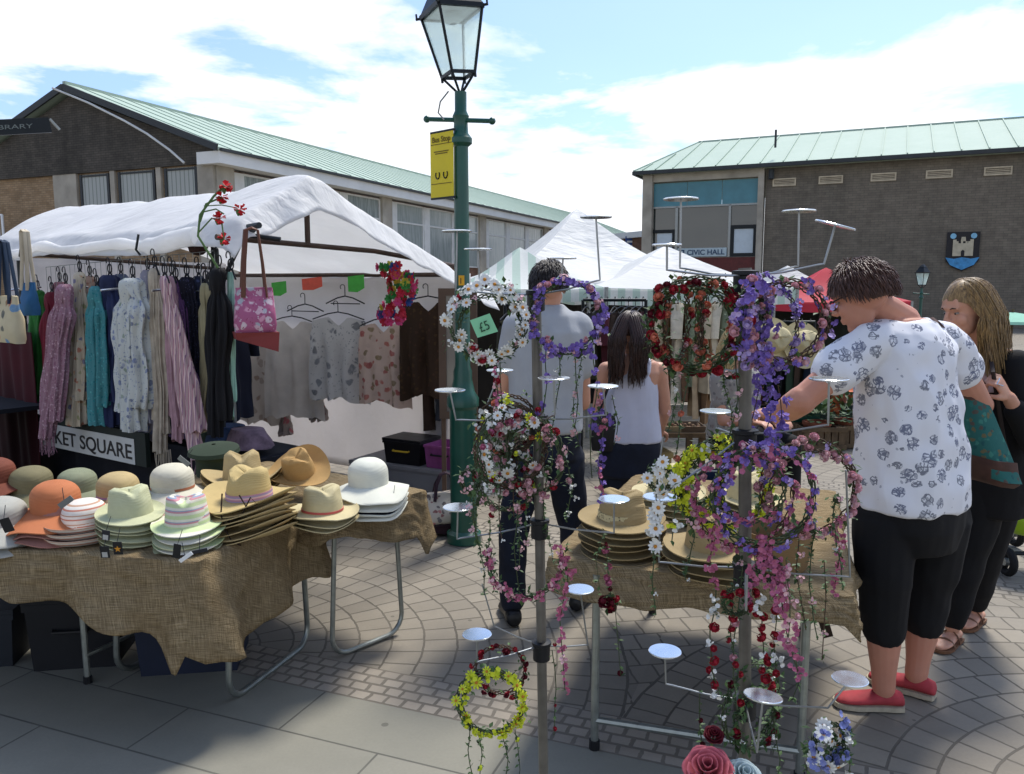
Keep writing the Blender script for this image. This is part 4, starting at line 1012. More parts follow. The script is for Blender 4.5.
# ---------------------------------------------------------------- crates and mirror at the back of the stall
def crate(p, sx, sy, sz, m, label, rz=0.0, lid=None, handle=None, name='storage_crate'):
    r = empty(name, p, label, 'crate'); Rm = Matrix.Rotation(rz, 3, 'Z'); p = Vector(p)
    def q(x, y, z): return p + Rm @ Vector((x, y, z))
    b = MB(); k = .92
    b.rings([[q(a * sx / 2 * s_, c_ * sy / 2 * s_, z) for a, c_ in ((-1, -1), (1, -1), (1, 1), (-1, 1))] for z, s_ in ((0, k), (sz * .9, 1), (sz * .9, 1.05), (sz, 1.05), (sz, .97), (.02, k * .95))])
    b.build('box', m, r, smooth=False)
    for i in (-1, 1):
        b = MB(); b.tube([q(i * sx * .1 - .05 if False else -.07, -sy / 2 * 1.0 - .004, sz * .62), q(-.07, -sy / 2 - .02, sz * .6), q(.07, -sy / 2 - .02, sz * .6), q(.07, -sy / 2 * 1.0 - .004, sz * .62)], .007, 6)
        if i == 1: b.build('handle', handle or black_plastic, r)
    if lid:
        b = MB(); b.box(q(0, 0, sz + .012), (sx * 1.06, sy * 1.06, .02), rz); b.build('lid', lid, r, smooth=False)
    return r
def floor_under(px, py, Y): q = P(px, py, Y); q.z = 0; return q
grey_box = mat('grey_trunk', '#77777a', .7, 0, .12, 3)
tr_ = empty('trunk_box', floor_under(412, 480, 5.75), 'long grey trunk on the paving below the back sheet of the stall', 'trunk')
b = MB(); pL_ = floor_under(350, 480, 6.05); pR_ = floor_under(456, 480, 5.6); dd = (pR_ - pL_).normalized(); nn_ = Vector((dd.y, -dd.x, 0))
zt_ = P(430, 492, 5.6).z + .03
b.prism([pL_, pR_, pR_ + zup * .27, pL_ + zup * .27], nn_ * -.45); b.build('box', grey_box, tr_, smooth=False)
b = MB(); b.prism([pL_ + nn_ * .01 + zup * .272, pR_ + nn_ * .01 + zup * .272, pR_ + nn_ * .01 + zup * .30, pL_ + nn_ * .01 + zup * .30], nn_ * -.47); b.build('lid', grey_box, tr_, smooth=False)
rzc = math.atan2(dd.y, dd.x)
q0 = pR_ - dd * .16 - nn_ * .17; q0.z = .302
magenta = mat('magenta_crate_plastic', '#8f4a80', .5, 0, .2, 12, transl=.15)
crate(q0, .27, .26, .17, magenta, 'magenta plastic crate on the grey trunk beside the lamp post', rzc)
q1 = pR_ - dd * .50 - nn_ * .17; q1.z = .302
crate(q1, .33, .26, .17, mat('black_crate', '#17171b', .5), 'black lidded crate with yellow handle beside the magenta crate', rzc, mat('black_crate', '#17171b'), mat('yellow_handle', '#b99a2a', .5))
mir = empty('standing_mirror', floor_under(457, 300, 5.55), 'brown framed mirror standing behind the lamp post', 'mirror')
m0 = P(442, 292, 5.5); m1 = P(474, 415, 5.5); b = MB()
mw = m1.x - m0.x; mh = m0.z - m1.z; cx = (m0.x + m1.x) / 2; cz = (m0.z + m1.z) / 2
for x, z, sx, sz in ((cx, m0.z, mw + .05, .05), (cx, m1.z, mw + .05, .05), (m0.x, cz, .05, mh - .05), (m1.x, cz, .05, mh - .05)): b.box((x, 5.5, z), (sx, .04, sz))
b.build('frame', mat('brown_mirror_frame', '#5d4a3c', .6), mir, smooth=False)
b = MB(); b.box((cx, 5.51, cz), (mw - .04, .01, mh - .04)); b.build('mirror_glass', glassy('mirror_glass', '#7a736a', .12, .8), mir, smooth=False)
for x in (m0.x, m1.x):
    b = MB(); b.bar((x, 5.52, m1.z), (x, 5.52, 0), .03); b.build('leg', mat('brown_mirror_frame', '#5d4a3c'), mir, smooth=False)
# ================================================================ HAT TABLES
TZ = .67
def folding_table(name, corners, label, over=.05):
    """corners: four tabletop corners (world, z=TZ)"""
    r = empty(name, Vector((sum(c.x for c in corners) / 4, sum(c.y for c in corners) / 4, 0)), label, 'table')
    b = MB(); b.prism([c - Vector((0, 0, .028)) for c in corners], Vector((0, 0, .025))); b.build('tabletop', mat('table_board', '#6f6457', .8), r, smooth=False)
    return r
def leg_frame(par, a, b_, top, m=galv, r=.0125, inset=.03):
    """U-shaped end frame standing on ground points a and b_"""
    a = Vector(a); b_ = Vector(b_); d = (b_ - a).normalized(); up = Vector((0, 0, 1)); q = MB(); pts = [a + up * top - d * 0 + d * .03]
    pts.append(a + up * .1 + d * .0)
    for i in range(6):
        t = i / 5 * math.pi / 2; pts.append(a + d * (.085 * (1 - math.cos(t))) + up * (.085 * (1 - math.sin(t)) + r))
    for i in range(6):
        t = (1 - i / 5) * math.pi / 2; pts.append(b_ - d * (.085 * (1 - math.cos(t))) + up * (.085 * (1 - math.sin(t)) + r))
    pts += [b_ + up * .1, b_ + up * top - d * .03]
    q.tube(pts, r, 10); return q.build('leg_frame', m, par)
# table A
nA, fA = Vector((-1.02, 2.72, TZ)), Vector((-.78, 3.42, TZ))
lenA = Vector((-.985, .17, 0)).normalized()
def A(u, w_, z=TZ): p = nA + (fA - nA) * w_ + lenA * u; p.z = z; return p
tA = folding_table('hat_table', [A(.12, .0), A(.15, .95), A(1.75, .95), A(1.75, 0)], 'folding table of sun hats under a burlap cloth on tubular legs')
leg_frame(tA, G(230, 705), G(308, 645), TZ - .03); leg_frame(tA, G(118, 678), G(186, 640), TZ - .03, galv)
leg_frame(tA, A(1.62, .08, 0), A(1.62, .92, 0), TZ - .03)
p_ = G(88, 683); b = MB(); b.tube([p_, p_ + Vector((-.03, .04, TZ - .03))], .0125, 10); b.build('leg', galv, tA)
b = MB(); b.tube([p_, p_ + Vector((0, 0, .03))], .017, 10); b.build('foot_cap', black_plastic, tA)
b = MB(); b.tube([p_ + Vector((0, 0, .12)), G(176, 640) + Vector((0, 0, .12))], .009, 8); b.build('cross_rail', galv, tA)
# cloth: top sheet plus hanging skirts with folds
def cloth(name, loop, hang, label, mtl=None, seed=0.0, top=TZ + .006, nfold=7, amp=.035, tail=None):
    """loop: closed outline of the table top; hang(s): how far the cloth falls at perimeter fraction s"""
    L_ = len(loop); per = [0]
    for i in range(L_): per.append(per[-1] + (loop[(i + 1) % L_] - loop[i]).length)
    tot = per[-1]; n = 220; m_ = 16; cen = sum(loop, Vector((0, 0, 0))) / L_
    def at(s):
        d = s * tot
        for i in range(L_):
            if d <= per[i + 1] + 1e-9:
                k = (d - per[i]) / max(1e-9, per[i + 1] - per[i]); return loop[i].lerp(loop[(i + 1) % L_], k)
        return loop[0]
    b = MB(); rs = []
    for c_ in (0, .35, .7, .9, .985):
        rs.append([(lambda p: Vector((p.x, p.y, top + .006 * nz(p.x * 6, p.y * 6, seed) * (c_ > .1))))(cen.lerp(at(j / n), c_)) for j in range(n)])
    for k in range(m_ + 1):
        t = k / m_; ring = []
        for j in range(n):
            s = j / n; p = at(s); q = at((s + .004) % 1) - at((s - .004) % 1); nrm = Vector((q.y, -q.x, 0))
            if nrm.length < 1e-6: nrm = p - cen
            nrm.normalize()
            if nrm.dot(p - cen) < 0: nrm = -nrm
            h = hang(s) * (1 + .09 * nz(s * 25, seed, 3) + .04 * nz(s * 80, seed, 5))
            fold = amp * (math.sin(s * nfold * 2 * math.pi * 1.7 + 2.5 * nz(s * 7, seed)) * .6 + nz(s * 30, t * 1.3, seed + 2)) * t
            ring.append(Vector((p.x, p.y, top - .002 - h * t)) + nrm * (.012 + .035 * t * (h > .05) + fold + .012 * nz(s * 60, t * 8, seed)))
        rs.append(ring)
    b.rings(rs, cap=False)
    o = b.build(name, mtl or burlap, origin=cen, solid=.004, angle=85)
    return tag(o, label, 'tablecloth')
loopA = [A(.06, -.06), A(.10, .98), A(1.85, 1.0), A(1.85, -.05)]
PA = [(loopA[(i + 1) % 4] - loopA[i]).length for i in range(4)]; TA = sum(PA)
def hangA(s):
    d = s * TA
    def bump(x, c_, w_, h): return h * math.exp(-((x - c_) / w_) ** 2)
    if d < PA[0]:   # right end
        k = d / PA[0]; return .33 + .04 * math.sin(k * 6) + .03 * (1 - k)
    d -= PA[0]
    if d < PA[1]: return .08
    d -= PA[1]
    if d < PA[2]: return .12
    d -= PA[2]; k = d / PA[3]            # front edge: from far left to near right corner
    return .085 + .08 * sm(k * 1.6) + .10 * sm((k - .6) * 3) + bump(k, .955, .035, .14)
cloth('burlap_tablecloth', loopA, hangA, 'rough brown burlap cloth on the front hat table with a long hanging corner', seed=2.0, nfold=9, amp=.045)
# table B behind it
nB, fB = G(322, 520, TZ), G(392, 500, TZ)
gB0, gB1 = G(333, 660), G(402, 632)
nB = Vector((gB0.x + .0, gB0.y - .03, TZ)); fB = Vector((gB1.x + .03, gB1.y + .05, TZ)); lenB = Vector((-.82, .57, 0))
def B(u, w_, z=TZ): p = nB + (fB - nB) * w_ + lenB * u; p.z = z; return p
tB = folding_table('hat_table', [B(0, 0), B(0, 1), B(1.0, 1), B(1.0, 0)], 'second folding table with white and straw hats behind the burlap table')
leg_frame(tB, gB0, gB1, TZ - .03, galv, .011); leg_frame(tB, B(.9, .1, 0), B(.9, .9, 0), TZ - .03)
loopB = [B(-.05, -.06), B(-.06, 1.08), B(1.05, 1.05), B(1.05, -.05)]
PB = [(loopB[(i + 1) % 4] - loopB[i]).length for i in range(4)]; TB = sum(PB)
def hangB(s):
    d = s * TB
    if d < PB[0]: k = d / PB[0]; return .09 + .10 * sm(k * 1.5) + .1 * math.exp(-((k - .93) / .06) ** 2)
    return .12
cloth('burlap_tablecloth', loopB, hangB, 'burlap cloth bunched over the end of the second hat table', seed=5.0, nfold=5, amp=.025)
# centre table
oC = Vector((.22, 2.74, 0)); eC = E_.copy(); nC = N_.copy()
def T(e, n, z=TZ): p = oC + eC * e + nC * n; p.z = z; return p
tC = folding_table('hat_table', [T(0, 0), T(.86, 0), T(.80, 1.28), T(0, 1.28)], 'folding table between the flower stands carrying straw hat stacks')
for (p_, nm) in ((T(.1, -.06, 0), 'a'), (T(.78, .0, 0), 'b'), (T(.76, 1.2, 0), 'c'), (T(.05, 1.2, 0), 'd')):
    b = MB(); b.tube([p_, p_ + Vector((0, 0, TZ - .03))], .014, 10); b.build('leg', galv, tC)
    b = MB(); b.tube([p_, p_ + Vector((0, 0, .035))], .019, 10); b.build('foot_cap', black_plastic, tC)
b = MB(); b.tube([T(.1, -.06, .11), T(.78, .0, .11)], .013, 8); b.build('cross_rail', galv, tC)
b = MB(); b.tube([T(.78, .0, .11), T(.76, 1.2, .11)], .011, 8); b.build('cross_rail', galv, tC)
for k in (0, 1):
    b = MB(); a_ = T(.70 - .05 * k, .95 + .25 * k, TZ - .05); c_ = T(.86 + .1 * k, 1.25 + .05 * k, .22)
    b.bar(a_, P(856 - 28 * (1 - k), 612 + 24 * (1 - k), 3.35) , .025, .04); b.build('trestle_strut', mat('dark_trestle_wood', '#33281e', .8), tC, smooth=False)
loopC = [T(-.07, -.04), T(.9, -.04), T(.86, 1.3), T(-.06, 1.3)]
PC = [(loopC[(i + 1) % 4] - loopC[i]).length for i in range(4)]; TC = sum(PC)
def hangC(s):
    d = s * TC
    if d < PC[0]: k = d / PC[0]; return .10 + .02 * math.sin(k * 5)
    if d > TC - PC[3]: return .12
    return .14
cloth('burlap_tablecloth', loopC, hangC, 'burlap cloth hanging over the front of the middle hat table', seed=8.0, nfold=4, amp=.03)

# ---------------------------------------------------------------- hats
def hat_mesh(kind, Rb=.175, Rc=.09, Hc=.115, m=None, band=None, bm=None, curl=.03, seed=0.0, edge=None):
    """returns list of (part name, mesh) built at the origin: base of crown at z=0, facing -Y"""
    out = []
    def brimz(r, t):
        k = max(0, (r - Rc) / (Rb - Rc))
        if kind == 'cowboy': return curl * 1.15 * abs(math.sin(t - .2)) ** 0 * (abs(math.cos(t)) ** 2) * k ** 2 - .012 * k * (1 - abs(math.cos(t)))
        if kind == 'floppy': return -.045 * k ** 1.2 + .018 * k * math.sin(3 * t + seed) + .01 * k * math.sin(5 * t + seed)
        if kind == 'bowler': return .035 * k ** 2.2 - .004 * k
        if kind == 'trilby': return curl * (k ** 2) * (.5 + .5 * math.sin(t)) - .018 * k * (.5 - .5 * math.sin(t))
        return -.016 * k + .022 * k ** 3 * (.4 + .6 * abs(math.cos(t))) + .005 * k * math.sin(3 * t + seed)
    oval = lambda t: 1 + .10 * abs(math.sin(t)) ** 2 - .03
    rb = MB(); prof = [(Rc + (Rb - Rc) * i / 9) for i in range(10)]
    n = 40
    rs = [[Vector((r * math.cos(t) * 1, r * oval(t) * math.sin(t), brimz(r, t) + .0)) for t in [2 * math.pi * j / n for j in range(n)]] for r in prof]
    rs += [[Vector((r * math.cos(t), r * oval(t) * math.sin(t), brimz(r, t) - .004)) for t in [2 * math.pi * j / n for j in range(n)]] for r in reversed(prof)]
    rb.rings(rs, cap=False); out.append(('brim', rb.mesh('hat_brim', m, smooth=True, angle=60)))
    if edge:
        q = MB(); q.tube([Vector((Rb * math.cos(t), Rb * oval(t) * math.sin(t), brimz(Rb, t))) for t in [2 * math.pi * j / n for j in range(n)]], .005, 5, closed=True); out.append(('brim_edge', q.mesh('hat_brim_edge', edge)))
    c = MB(); rs = []; K = 14
    for i in range(K + 1):
        t_ = i / K
        if kind in ('floppy', 'bowler', 'cloche'): rr = Rc * (1 - max(0, (t_ - .35) / .65) ** 2.6) ** .5 if t_ < 1 else .002; zc = Hc * (t_ if t_ < .9 else t_)
        else: rr = Rc * (1 - .16 * t_) * (1 - max(0, (t_ - .82) / .18) ** 2.4 * .96); zc = Hc * (t_ if t_ < .82 else .82 + .18 * math.sin((t_ - .82) / .18 * math.pi / 2))
        ring = []
        for j in range(n):
            t = 2 * math.pi * j / n; x, y = rr * math.cos(t), rr * oval(t) * math.sin(t); z = zc
            if kind in ('fedora', 'cowboy', 'trilby'):
                top = sm((t_ - .45) / .55)
                z -= .026 * top * math.exp(-(x / (.032)) ** 2) * (1.15 if y < 0 else .7)       # crease along the top
                z -= .016 * top * sm(y / Rc) ; pin = math.exp(-((y + Rc * .75) / (.035)) ** 2) * sm((t_ - .35) / .5)
                x *= 1 - .26 * pin
                if kind == 'cowboy': z += .012 * top * math.exp(-((abs(x) - .05) / .025) ** 2)
            ring.append(Vector((x, y, z)))
        rs.append(ring)
    c.rings(rs, cap=True); out.append(('crown', c.mesh('hat_crown', m, smooth=True, angle=70)))
    if band:
        q = MB(); hb = band
        q.rings([[Vector((rr * math.cos(t), rr * oval(t) * math.sin(t), z)) for t in [2 * math.pi * j / n for j in range(n)]] for rr, z in ((Rc * 1.012, .003), (Rc * (1.012 - .16 * hb / Hc * .8) + .001, hb), (Rc * .97, hb), (Rc * .97, .003))], cap=False, closed=True)
        out.append(('band', q.mesh('hat_band', bm)))
    return out
def hat_stack(px, py, n, parts, dz, group, top_label, under_label, z0=TZ, rz=0.0, tilt=(0, 0), under=None, plan=None, jit=.006, sc=1.0, name='sun_hat', head=.0):
    base = plan if plan is not None else G(px, py, z0)
    tops = []
    names = ['second', 'third', 'fourth', 'fifth', 'sixth', 'seventh', 'eighth']
    for i in range(n):
        istop = i == n - 1
        src = parts if istop or not under else under[i % len(under)]
        lab = top_label if istop else ('%s hat down in %s' % (names[n - 2 - i], under_label))
        loc = Vector((base.x + random.uniform(-jit, jit), base.y + random.uniform(-jit, jit), z0 + .012 + head + dz * i))
        r = empty(name, loc, lab, 'hat', group if n > 1 else None)
        r.rotation_euler = (R_(tilt[0]) + random.uniform(-.03, .03) * (i > 0), R_(tilt[1]) + random.uniform(-.03, .03) * (i > 0), rz + random.uniform(-.25, .25))
        r.scale = (sc * .95,) * 3
        for nm, me in src:
            if nm == 'band' and not istop: continue
            o = bpy.data.objects.new(nm, me); C.objects.link(o); o.parent = r
            if nm == 'crown' and not istop: o.scale = (.93, .93, .85)
        tops.append(r)
    return tops
st_nat = straw('straw_natural', '#bfa97a'); st_pale = straw('straw_pale', '#cdc096'); st_gold = straw('straw_gold', '#c6af78'); st_dark = straw('straw_brown', '#a08c64'); st_cream = straw('straw_cream', '#d8d2bc')
felt_o = straw('orange_raffia', '#b8714a', ring=300, dark=.8); st_olive = straw('olive_straw', '#80795a'); st_sage = straw('sage_straw', '#8f9478'); st_grey = straw('grey_white_straw', '#aaa9a0', dark=.75); st_pink = straw('faded_pink_straw', '#a6766a'); st_rust = straw('rust_straw', '#7a4434'); st_green = straw('pale_green_straw', '#c8c9a2')
str_lime = striped('lime_pink_stripes', [('#c0cf9c', 3), ('#d6d3bf', 2), ('#c58a92', 1.3), ('#8f9db0', .8), ('#d9d6c6', 2)], 'Z', .045, .8)
str_red = striped('white_red_stripes', [('#d9d2c8', 3), ('#bf7a68', 1.2), ('#ded9d0', 2), ('#b9937c', 1)], 'Z', .034, .8)
band_pink = striped('pink_mauve_band', [('#a87a94', 1), ('#c9a6b0', 1), ('#8f86a8', 1)], 'Z', .018, .7)
band_red = mat('coral_band', '#b0524e', .7); band_ikat = floral('black_ikat_band', '#b9ad86', ['#3a3428'], 120, .45)
whitest = straw('white_straw', '#d5d5c6', dark=.85); blackst = straw('black_straw', '#1e2026', dark=.7)
H = {}
H['cowboy'] = hat_mesh('cowboy', .185, .092, .125, st_gold, .03, band_pink, curl=.04)
H['cowboy_plain'] = hat_mesh('cowboy', .185, .092, .125, st_nat, None, None, curl=.04, seed=2)
H['cowboy_tan'] = hat_mesh('cowboy', .17, .09, .125, straw('straw_tan', '#c09a62'), None, None, curl=.05, seed=2)
H['fedora_red'] = hat_mesh('fedora', .155, .088, .115, st_pale, .012, band_red, seed=1)
H['fedora_plain'] = hat_mesh('fedora', .155, .088, .115, st_pale, None, None, seed=3)
H['fedora_ikat'] = hat_mesh('fedora', .165, .09, .115, st_dark, .028, band_ikat, seed=1)
H['fedora_brown'] = hat_mesh('fedora', .165, .09, .115, st_dark, None, None, seed=1)
H['trilby_green'] = hat_mesh('trilby', .135, .088, .12, st_green, None, None, curl=.03)
H['trilby_lime'] = hat_mesh('trilby', .14, .088, .125, str_lime, None, None, curl=.03)
H['cap_red'] = hat_mesh('bowler', .15, .085, .11, str_red, None, None)
H['cap_red'][1][1]; H['floppy_orange'] = hat_mesh('floppy', .20, .092, .12, felt_o, None, None, seed=.5)
H['floppy_pink'] = hat_mesh('floppy', .19, .092, .12, st_pink, None, None, seed=1.5)
H['floppy_white'] = hat_mesh('floppy', .185, .092, .125, whitest, None, None, seed=2.2)
H['floppy_black'] = hat_mesh('floppy', .18, .092, .12, blackst, None, None, seed=2.2, edge=whitest)
H['floppy_grey'] = hat_mesh('floppy', .19, .10, .10, st_grey, None, None, seed=3)
H['floppy_green'] = hat_mesh('floppy', .22, .092, .11, st_green, None, None, seed=1)
H['bowl_cream'] = hat_mesh('floppy', .19, .092, .115, st_cream, .014, mat('rust_band', '#a8694a', .7), seed=4)
H['bowl_olive'] = hat_mesh('floppy', .16, .09, .11, st_olive, None, None, seed=4)
H['bowl_sage'] = hat_mesh('floppy', .15, .085, .10, st_sage, None, None, seed=4)
H['bowl_straw'] = hat_mesh('floppy', .17, .09, .11, st_nat, .014, band_pink, seed=4)
H['bowl_rust'] = hat_mesh('floppy', .17, .09, .11, st_rust, None, None, seed=4)
# front rows (centres by the pixel their stack stands on)
hat_stack(190, 548, 5, H['trilby_lime'], .021, 'lime and pink striped trilby stack', 'lime, pink and white striped trilby topping its stack at the table corner', 'the striped trilby stack', rz=.3, sc=.94, under=[H['trilby_green'], H['trilby_lime']])
hat_stack(133, 543, 6, H['trilby_green'], .021, 'pale green straw trilby stack', 'pale green straw trilby topping the stack with hanging tags', 'the pale green trilby stack', rz=.9, sc=.94)
hat_stack(88, 540, 3, H['cap_red'], .022, 'red and white woven hat stack', 'white and red banded woven hat with turned up brim', 'the red and white banded hat stack', rz=0, under=[H['cap_red']])
hat_stack(58, 536, 3, H['floppy_orange'], .024, 'orange and pink wide hats', 'bright orange wide brimmed hat between the grey and banded hats', 'the pile under the bright orange hat', rz=.5, under=[H['floppy_pink']], head=.045)
hat_stack(2, 540, 2, H['floppy_grey'], .03, 'grey white ribbed hats', 'greyish white ribbed hat at the table edge beside the orange hat', 'the greyish white ribbed pile', rz=.2, head=.03)
hat_stack(252, 532, 8, H['cowboy'], .0185, 'big straw cowboy hat stack', 'golden cowboy hat with pink striped band topping the tallest stack', 'the tall golden cowboy hat stack', rz=-.5, under=[H['cowboy_plain']], jit=.012)
# second row
hat_stack(173, 512, 2, H['bowl_cream'], .03, 'cream rounded hats', 'cream round crowned hat with rust band behind the striped trilby', 'the cream rounded pair', rz=.4, head=.06)
hat_stack(118, 510, 1, H['bowl_straw'], .03, 'x', 'straw hat with mauve band behind the pale green trilby', '', rz=.4, head=.05)
hat_stack(130, 520, 1, H['floppy_green'], .03, 'x', 'pale green wide brim lying flat behind the green trilby stack', '', rz=.4, head=.02)
hat_stack(34, 505, 1, H['bowl_olive'], .03, 'x', 'olive green round hat behind the bright orange hat', '', rz=.4, head=.06)
hat_stack(78, 503, 1, H['bowl_sage'], .03, 'x', 'small sage green hat half hidden behind the orange hat', '', rz=.1, head=.05)
hat_stack(-4, 506, 2, H['bowl_rust'], .03, 'dark rust hats', 'dark rust coloured hat cut by the edge of the picture', 'the dark rust pile', rz=.1, head=.07)
# table B hats
hat_stack(244, 498, 4, H['cowboy_plain'], .022, 'plain straw hats behind the golden stack', 'plain straw hat rising behind the tall golden cowboy stack', 'the plain straw stack behind', rz=.2, head=.02)
hat_stack(322, 522, 3, H['fedora_red'], .02, 'straw fedoras with coral band', 'pale straw fedora with thin coral band topping its short stack', 'the coral band fedora stack', rz=.35, under=[H['fedora_plain']])
hat_stack(368, 505, 4, H['floppy_white'], .021, 'white and black floppy hats', 'white round crowned wide hat on top of black rimmed hats', 'the pile under the white wide hat', rz=.3, under=[H['floppy_white'], H['floppy_black']], head=.02)
o_ = hat_stack(300, 497, 1, H['cowboy_tan'], .02, 'x', 'tan cowboy hat propped upright on its side behind the fedoras', '', rz=1.2, head=.11)[0]
o_.rotation_euler = (R_(8), R_(-28), R_(70)); o_.scale = (.80,) * 3
# flat dark green cap on the shelf behind
cap_ = empty('flat_cap', P(214, 452, 3.75), 'dark green flat cap behind the golden cowboy hats', 'cap')
b = MB(); cc_ = cap_.location; b.lathe([(.085, -.03), (.09, -.012), (.12, .0), (.115, .018), (.07, .032), (.01, .038)], 24, cc_, fz=lambda r, z, t: .012 * math.sin(t) * r * 10); b.build('top', mat('dark_green_felt', '#303b2c', .9), cap_)
b = MB(); b.lathe([(.084, -.11), (.086, -.03)], 24, cc_); b.build('stand', mat('dark_green_felt', '#303b2c'), cap_)
# centre table stacks
hat_stack(622, 552, 6, H['fedora_ikat'], .023, 'brown straw fedora stack', 'brown straw fedora with black woven band topping its stack', 'the brown fedora stack', rz=-.3, under=[H['fedora_brown']], jit=.01)
hat_stack(712, 572, 4, H['fedora_brown'], .026, 'shallow brown straw stack', 'brown straw hat topping the low stack behind the yellow wreath', 'the low brown stack behind the yellow wreath', rz=.4, under=[H['fedora_brown']], jit=.014)
hat_stack(668, 520, 6, H['fedora_plain'], .023, 'pale straw hats at the back', 'pale straw hat topping the stack at the back of the middle table', 'the pale stack at the back of the middle table', rz=.4)
hat_stack(745, 520, 5, H['fedora_plain'], .022, 'pale hats behind the purple wreath', 'pale straw hat behind the purple and pink wreath', 'the pale stack behind the purple wreath', rz=.1)
# straw basket-like hat box behind the purple wreath
bk = empty('woven_basket', G(775, 568, TZ), 'brown woven basket on the middle table behind the pink wreath', 'basket')
b = MB(); b.lathe([(.001, 0), (.10, 0), (.115, .06), (.12, .125), (.126, .13), (.11, .125), (.10, .02), (.001, .015)], 28, bk.location + Vector((0, 0, .012))); b.build('body', straw('basket_weave', '#8a6f4c', ring=420), bk)
# cord hanging from the golden cowboy hats, swing tags and a sunglasses pair
q0 = G(252, 530, TZ)
cd = empty('chin_cord', q0 + Vector((0, -.17, .2)), 'thin dark chin cord hanging down the front of the golden hat stack', 'cord')
b = MB(); pts = [q0 + Vector((-.05, -.165, .19)), q0 + Vector((-.045, -.20, .12)), q0 + Vector((-.03, -.20, .06)), q0 + Vector((-.01, -.20, .02)), q0 + Vector((.02, -.19, .0))]; b.tube(pts, .003, 5)
b.tube([q0 + Vector((.02, -.185, .19)), q0 + Vector((.05, -.19, .14)), q0 + Vector((.08, -.17, .15)), q0 + Vector((.06, -.18, .18)), q0 + Vector((.03, -.19, .12)), q0 + Vector((-.02, -.2, .09))], .003, 5)
b.build('cord', mat('dark_cord', '#2d2119', .8), cd)
def swing_tag(px, py, Y, w_, h_, rot, m, label, star=False, sq=False):
    q = P(px, py, Y); r = empty('swing_tag', q, label, 'tag')
    x_ = Vector((math.cos(R_(rot)), 0, math.sin(R_(rot)))); z_ = Vector((-math.sin(R_(rot)), -.15, math.cos(R_(rot)))); n_ = x_.cross(z_)
    if n_.y > 0: n_ = -n_
    b = MB(); b.prism([q - x_ * w_ / 2 - z_ * h_ / 2, q + x_ * w_ / 2 - z_ * h_ / 2, q + x_ * w_ / 2 + z_ * h_ / 2, q - x_ * w_ / 2 + z_ * h_ / 2], n_ * .002); b.build('card', m, r, smooth=False)
    if star:
        b = MB(); c0 = q + n_ * .003 - z_ * h_ * .05; pts = [c0 + (x_ * math.cos(t) + z_ * math.sin(t)) * (.012 if i % 2 == 0 else .005) for i, t in enumerate([math.pi / 2 + i * math.pi / 5 for i in range(10)])]; b.prism(pts, n_ * .0006); b.build('star', mat('tag_orange', '#c98a2a', .5), r, smooth=False)
    if sq:
        b = MB(); c0 = q + n_ * .003 - z_ * h_ * .2; b.prism([c0 + x_ * a * .009 + z_ * c_ * .009 for a, c_ in ((-1, -1), (1, -1), (1, 1), (-1, 1))], n_ * .0006); b.build('sticker', mat('tag_grey', '#a9aaa6', .5), r, smooth=False)
    b = MB(); b.tube([q + z_ * h_ / 2, q + z_ * (h_ / 2 + .03) + Vector((0, .03, .01))], .0012, 4); b.build('string', black_plastic, r)
swing_tag(118, 548, 2.55, .03, .045, 0, black_plastic, 'black tag printed with an orange star on the green trilbies', star=True)
swing_tag(105, 552, 2.55, .03, .04, 0, black_plastic, 'black tag with a grey square beside the star tag', sq=True)
swing_tag(106, 535, 2.56, .026, .035, -10, mat('charcoal_tag', '#23252b', .6), 'small charcoal tag above the two black tags', sq=True)
swing_tag(7, 525, 2.62, .035, .05, 15, black_plastic, 'black tag on the greyish white hat at the picture edge')
swing_tag(66, 502, 2.6, .055, .02, 35, mat('grey_label', '#6f7270', .5), 'grey woven label pinned to the banded hat brim')
swing_tag(177, 551, 2.5, .024, .05, -12, black_plastic, 'tall black tag in front of the striped trilby stack')
swing_tag(186, 557, 2.49, .05, .012, 35, white_plastic, 'folded white slip beside the tall black tag')
swing_tag(200, 551, 2.5, .05, .012, 12, mat('charcoal_tag', '#23252b'), 'narrow charcoal slip lying across the striped trilby tags')
swing_tag(184, 461, 3.0, .05, .02, -40, mat('grey_label', '#6f7270'), 'grey label pinned on the cream round hat')
swing_tag(380, 508, 3.35, .03, .055, 4, black_plastic, 'black tag hanging under the black rimmed white hats')
swing_tag(393, 502, 3.35, .028, .06, -6, black_plastic, 'black and white tag nearest the end of the second table', sq=True)

# things stored under the front table
for u, w_, sx, sy, sz, c_, lab in ((.55, .75, .42, .3, .26, '#1b2233', 'dark navy storage box under the burlap table near its legs'), (1.05, .7, .36, .32, .30, '#18191c', 'black storage box under the burlap table'), (1.5, .6, .4, .34, .24, '#20242a', 'charcoal storage box under the burlap table at the picture edge')):
    q = A(u, w_, 0); crate(q, sx, sy, sz, mat('box_' + c_[1:], c_, .7), lab, .15, mat('box_' + c_[1:], c_))
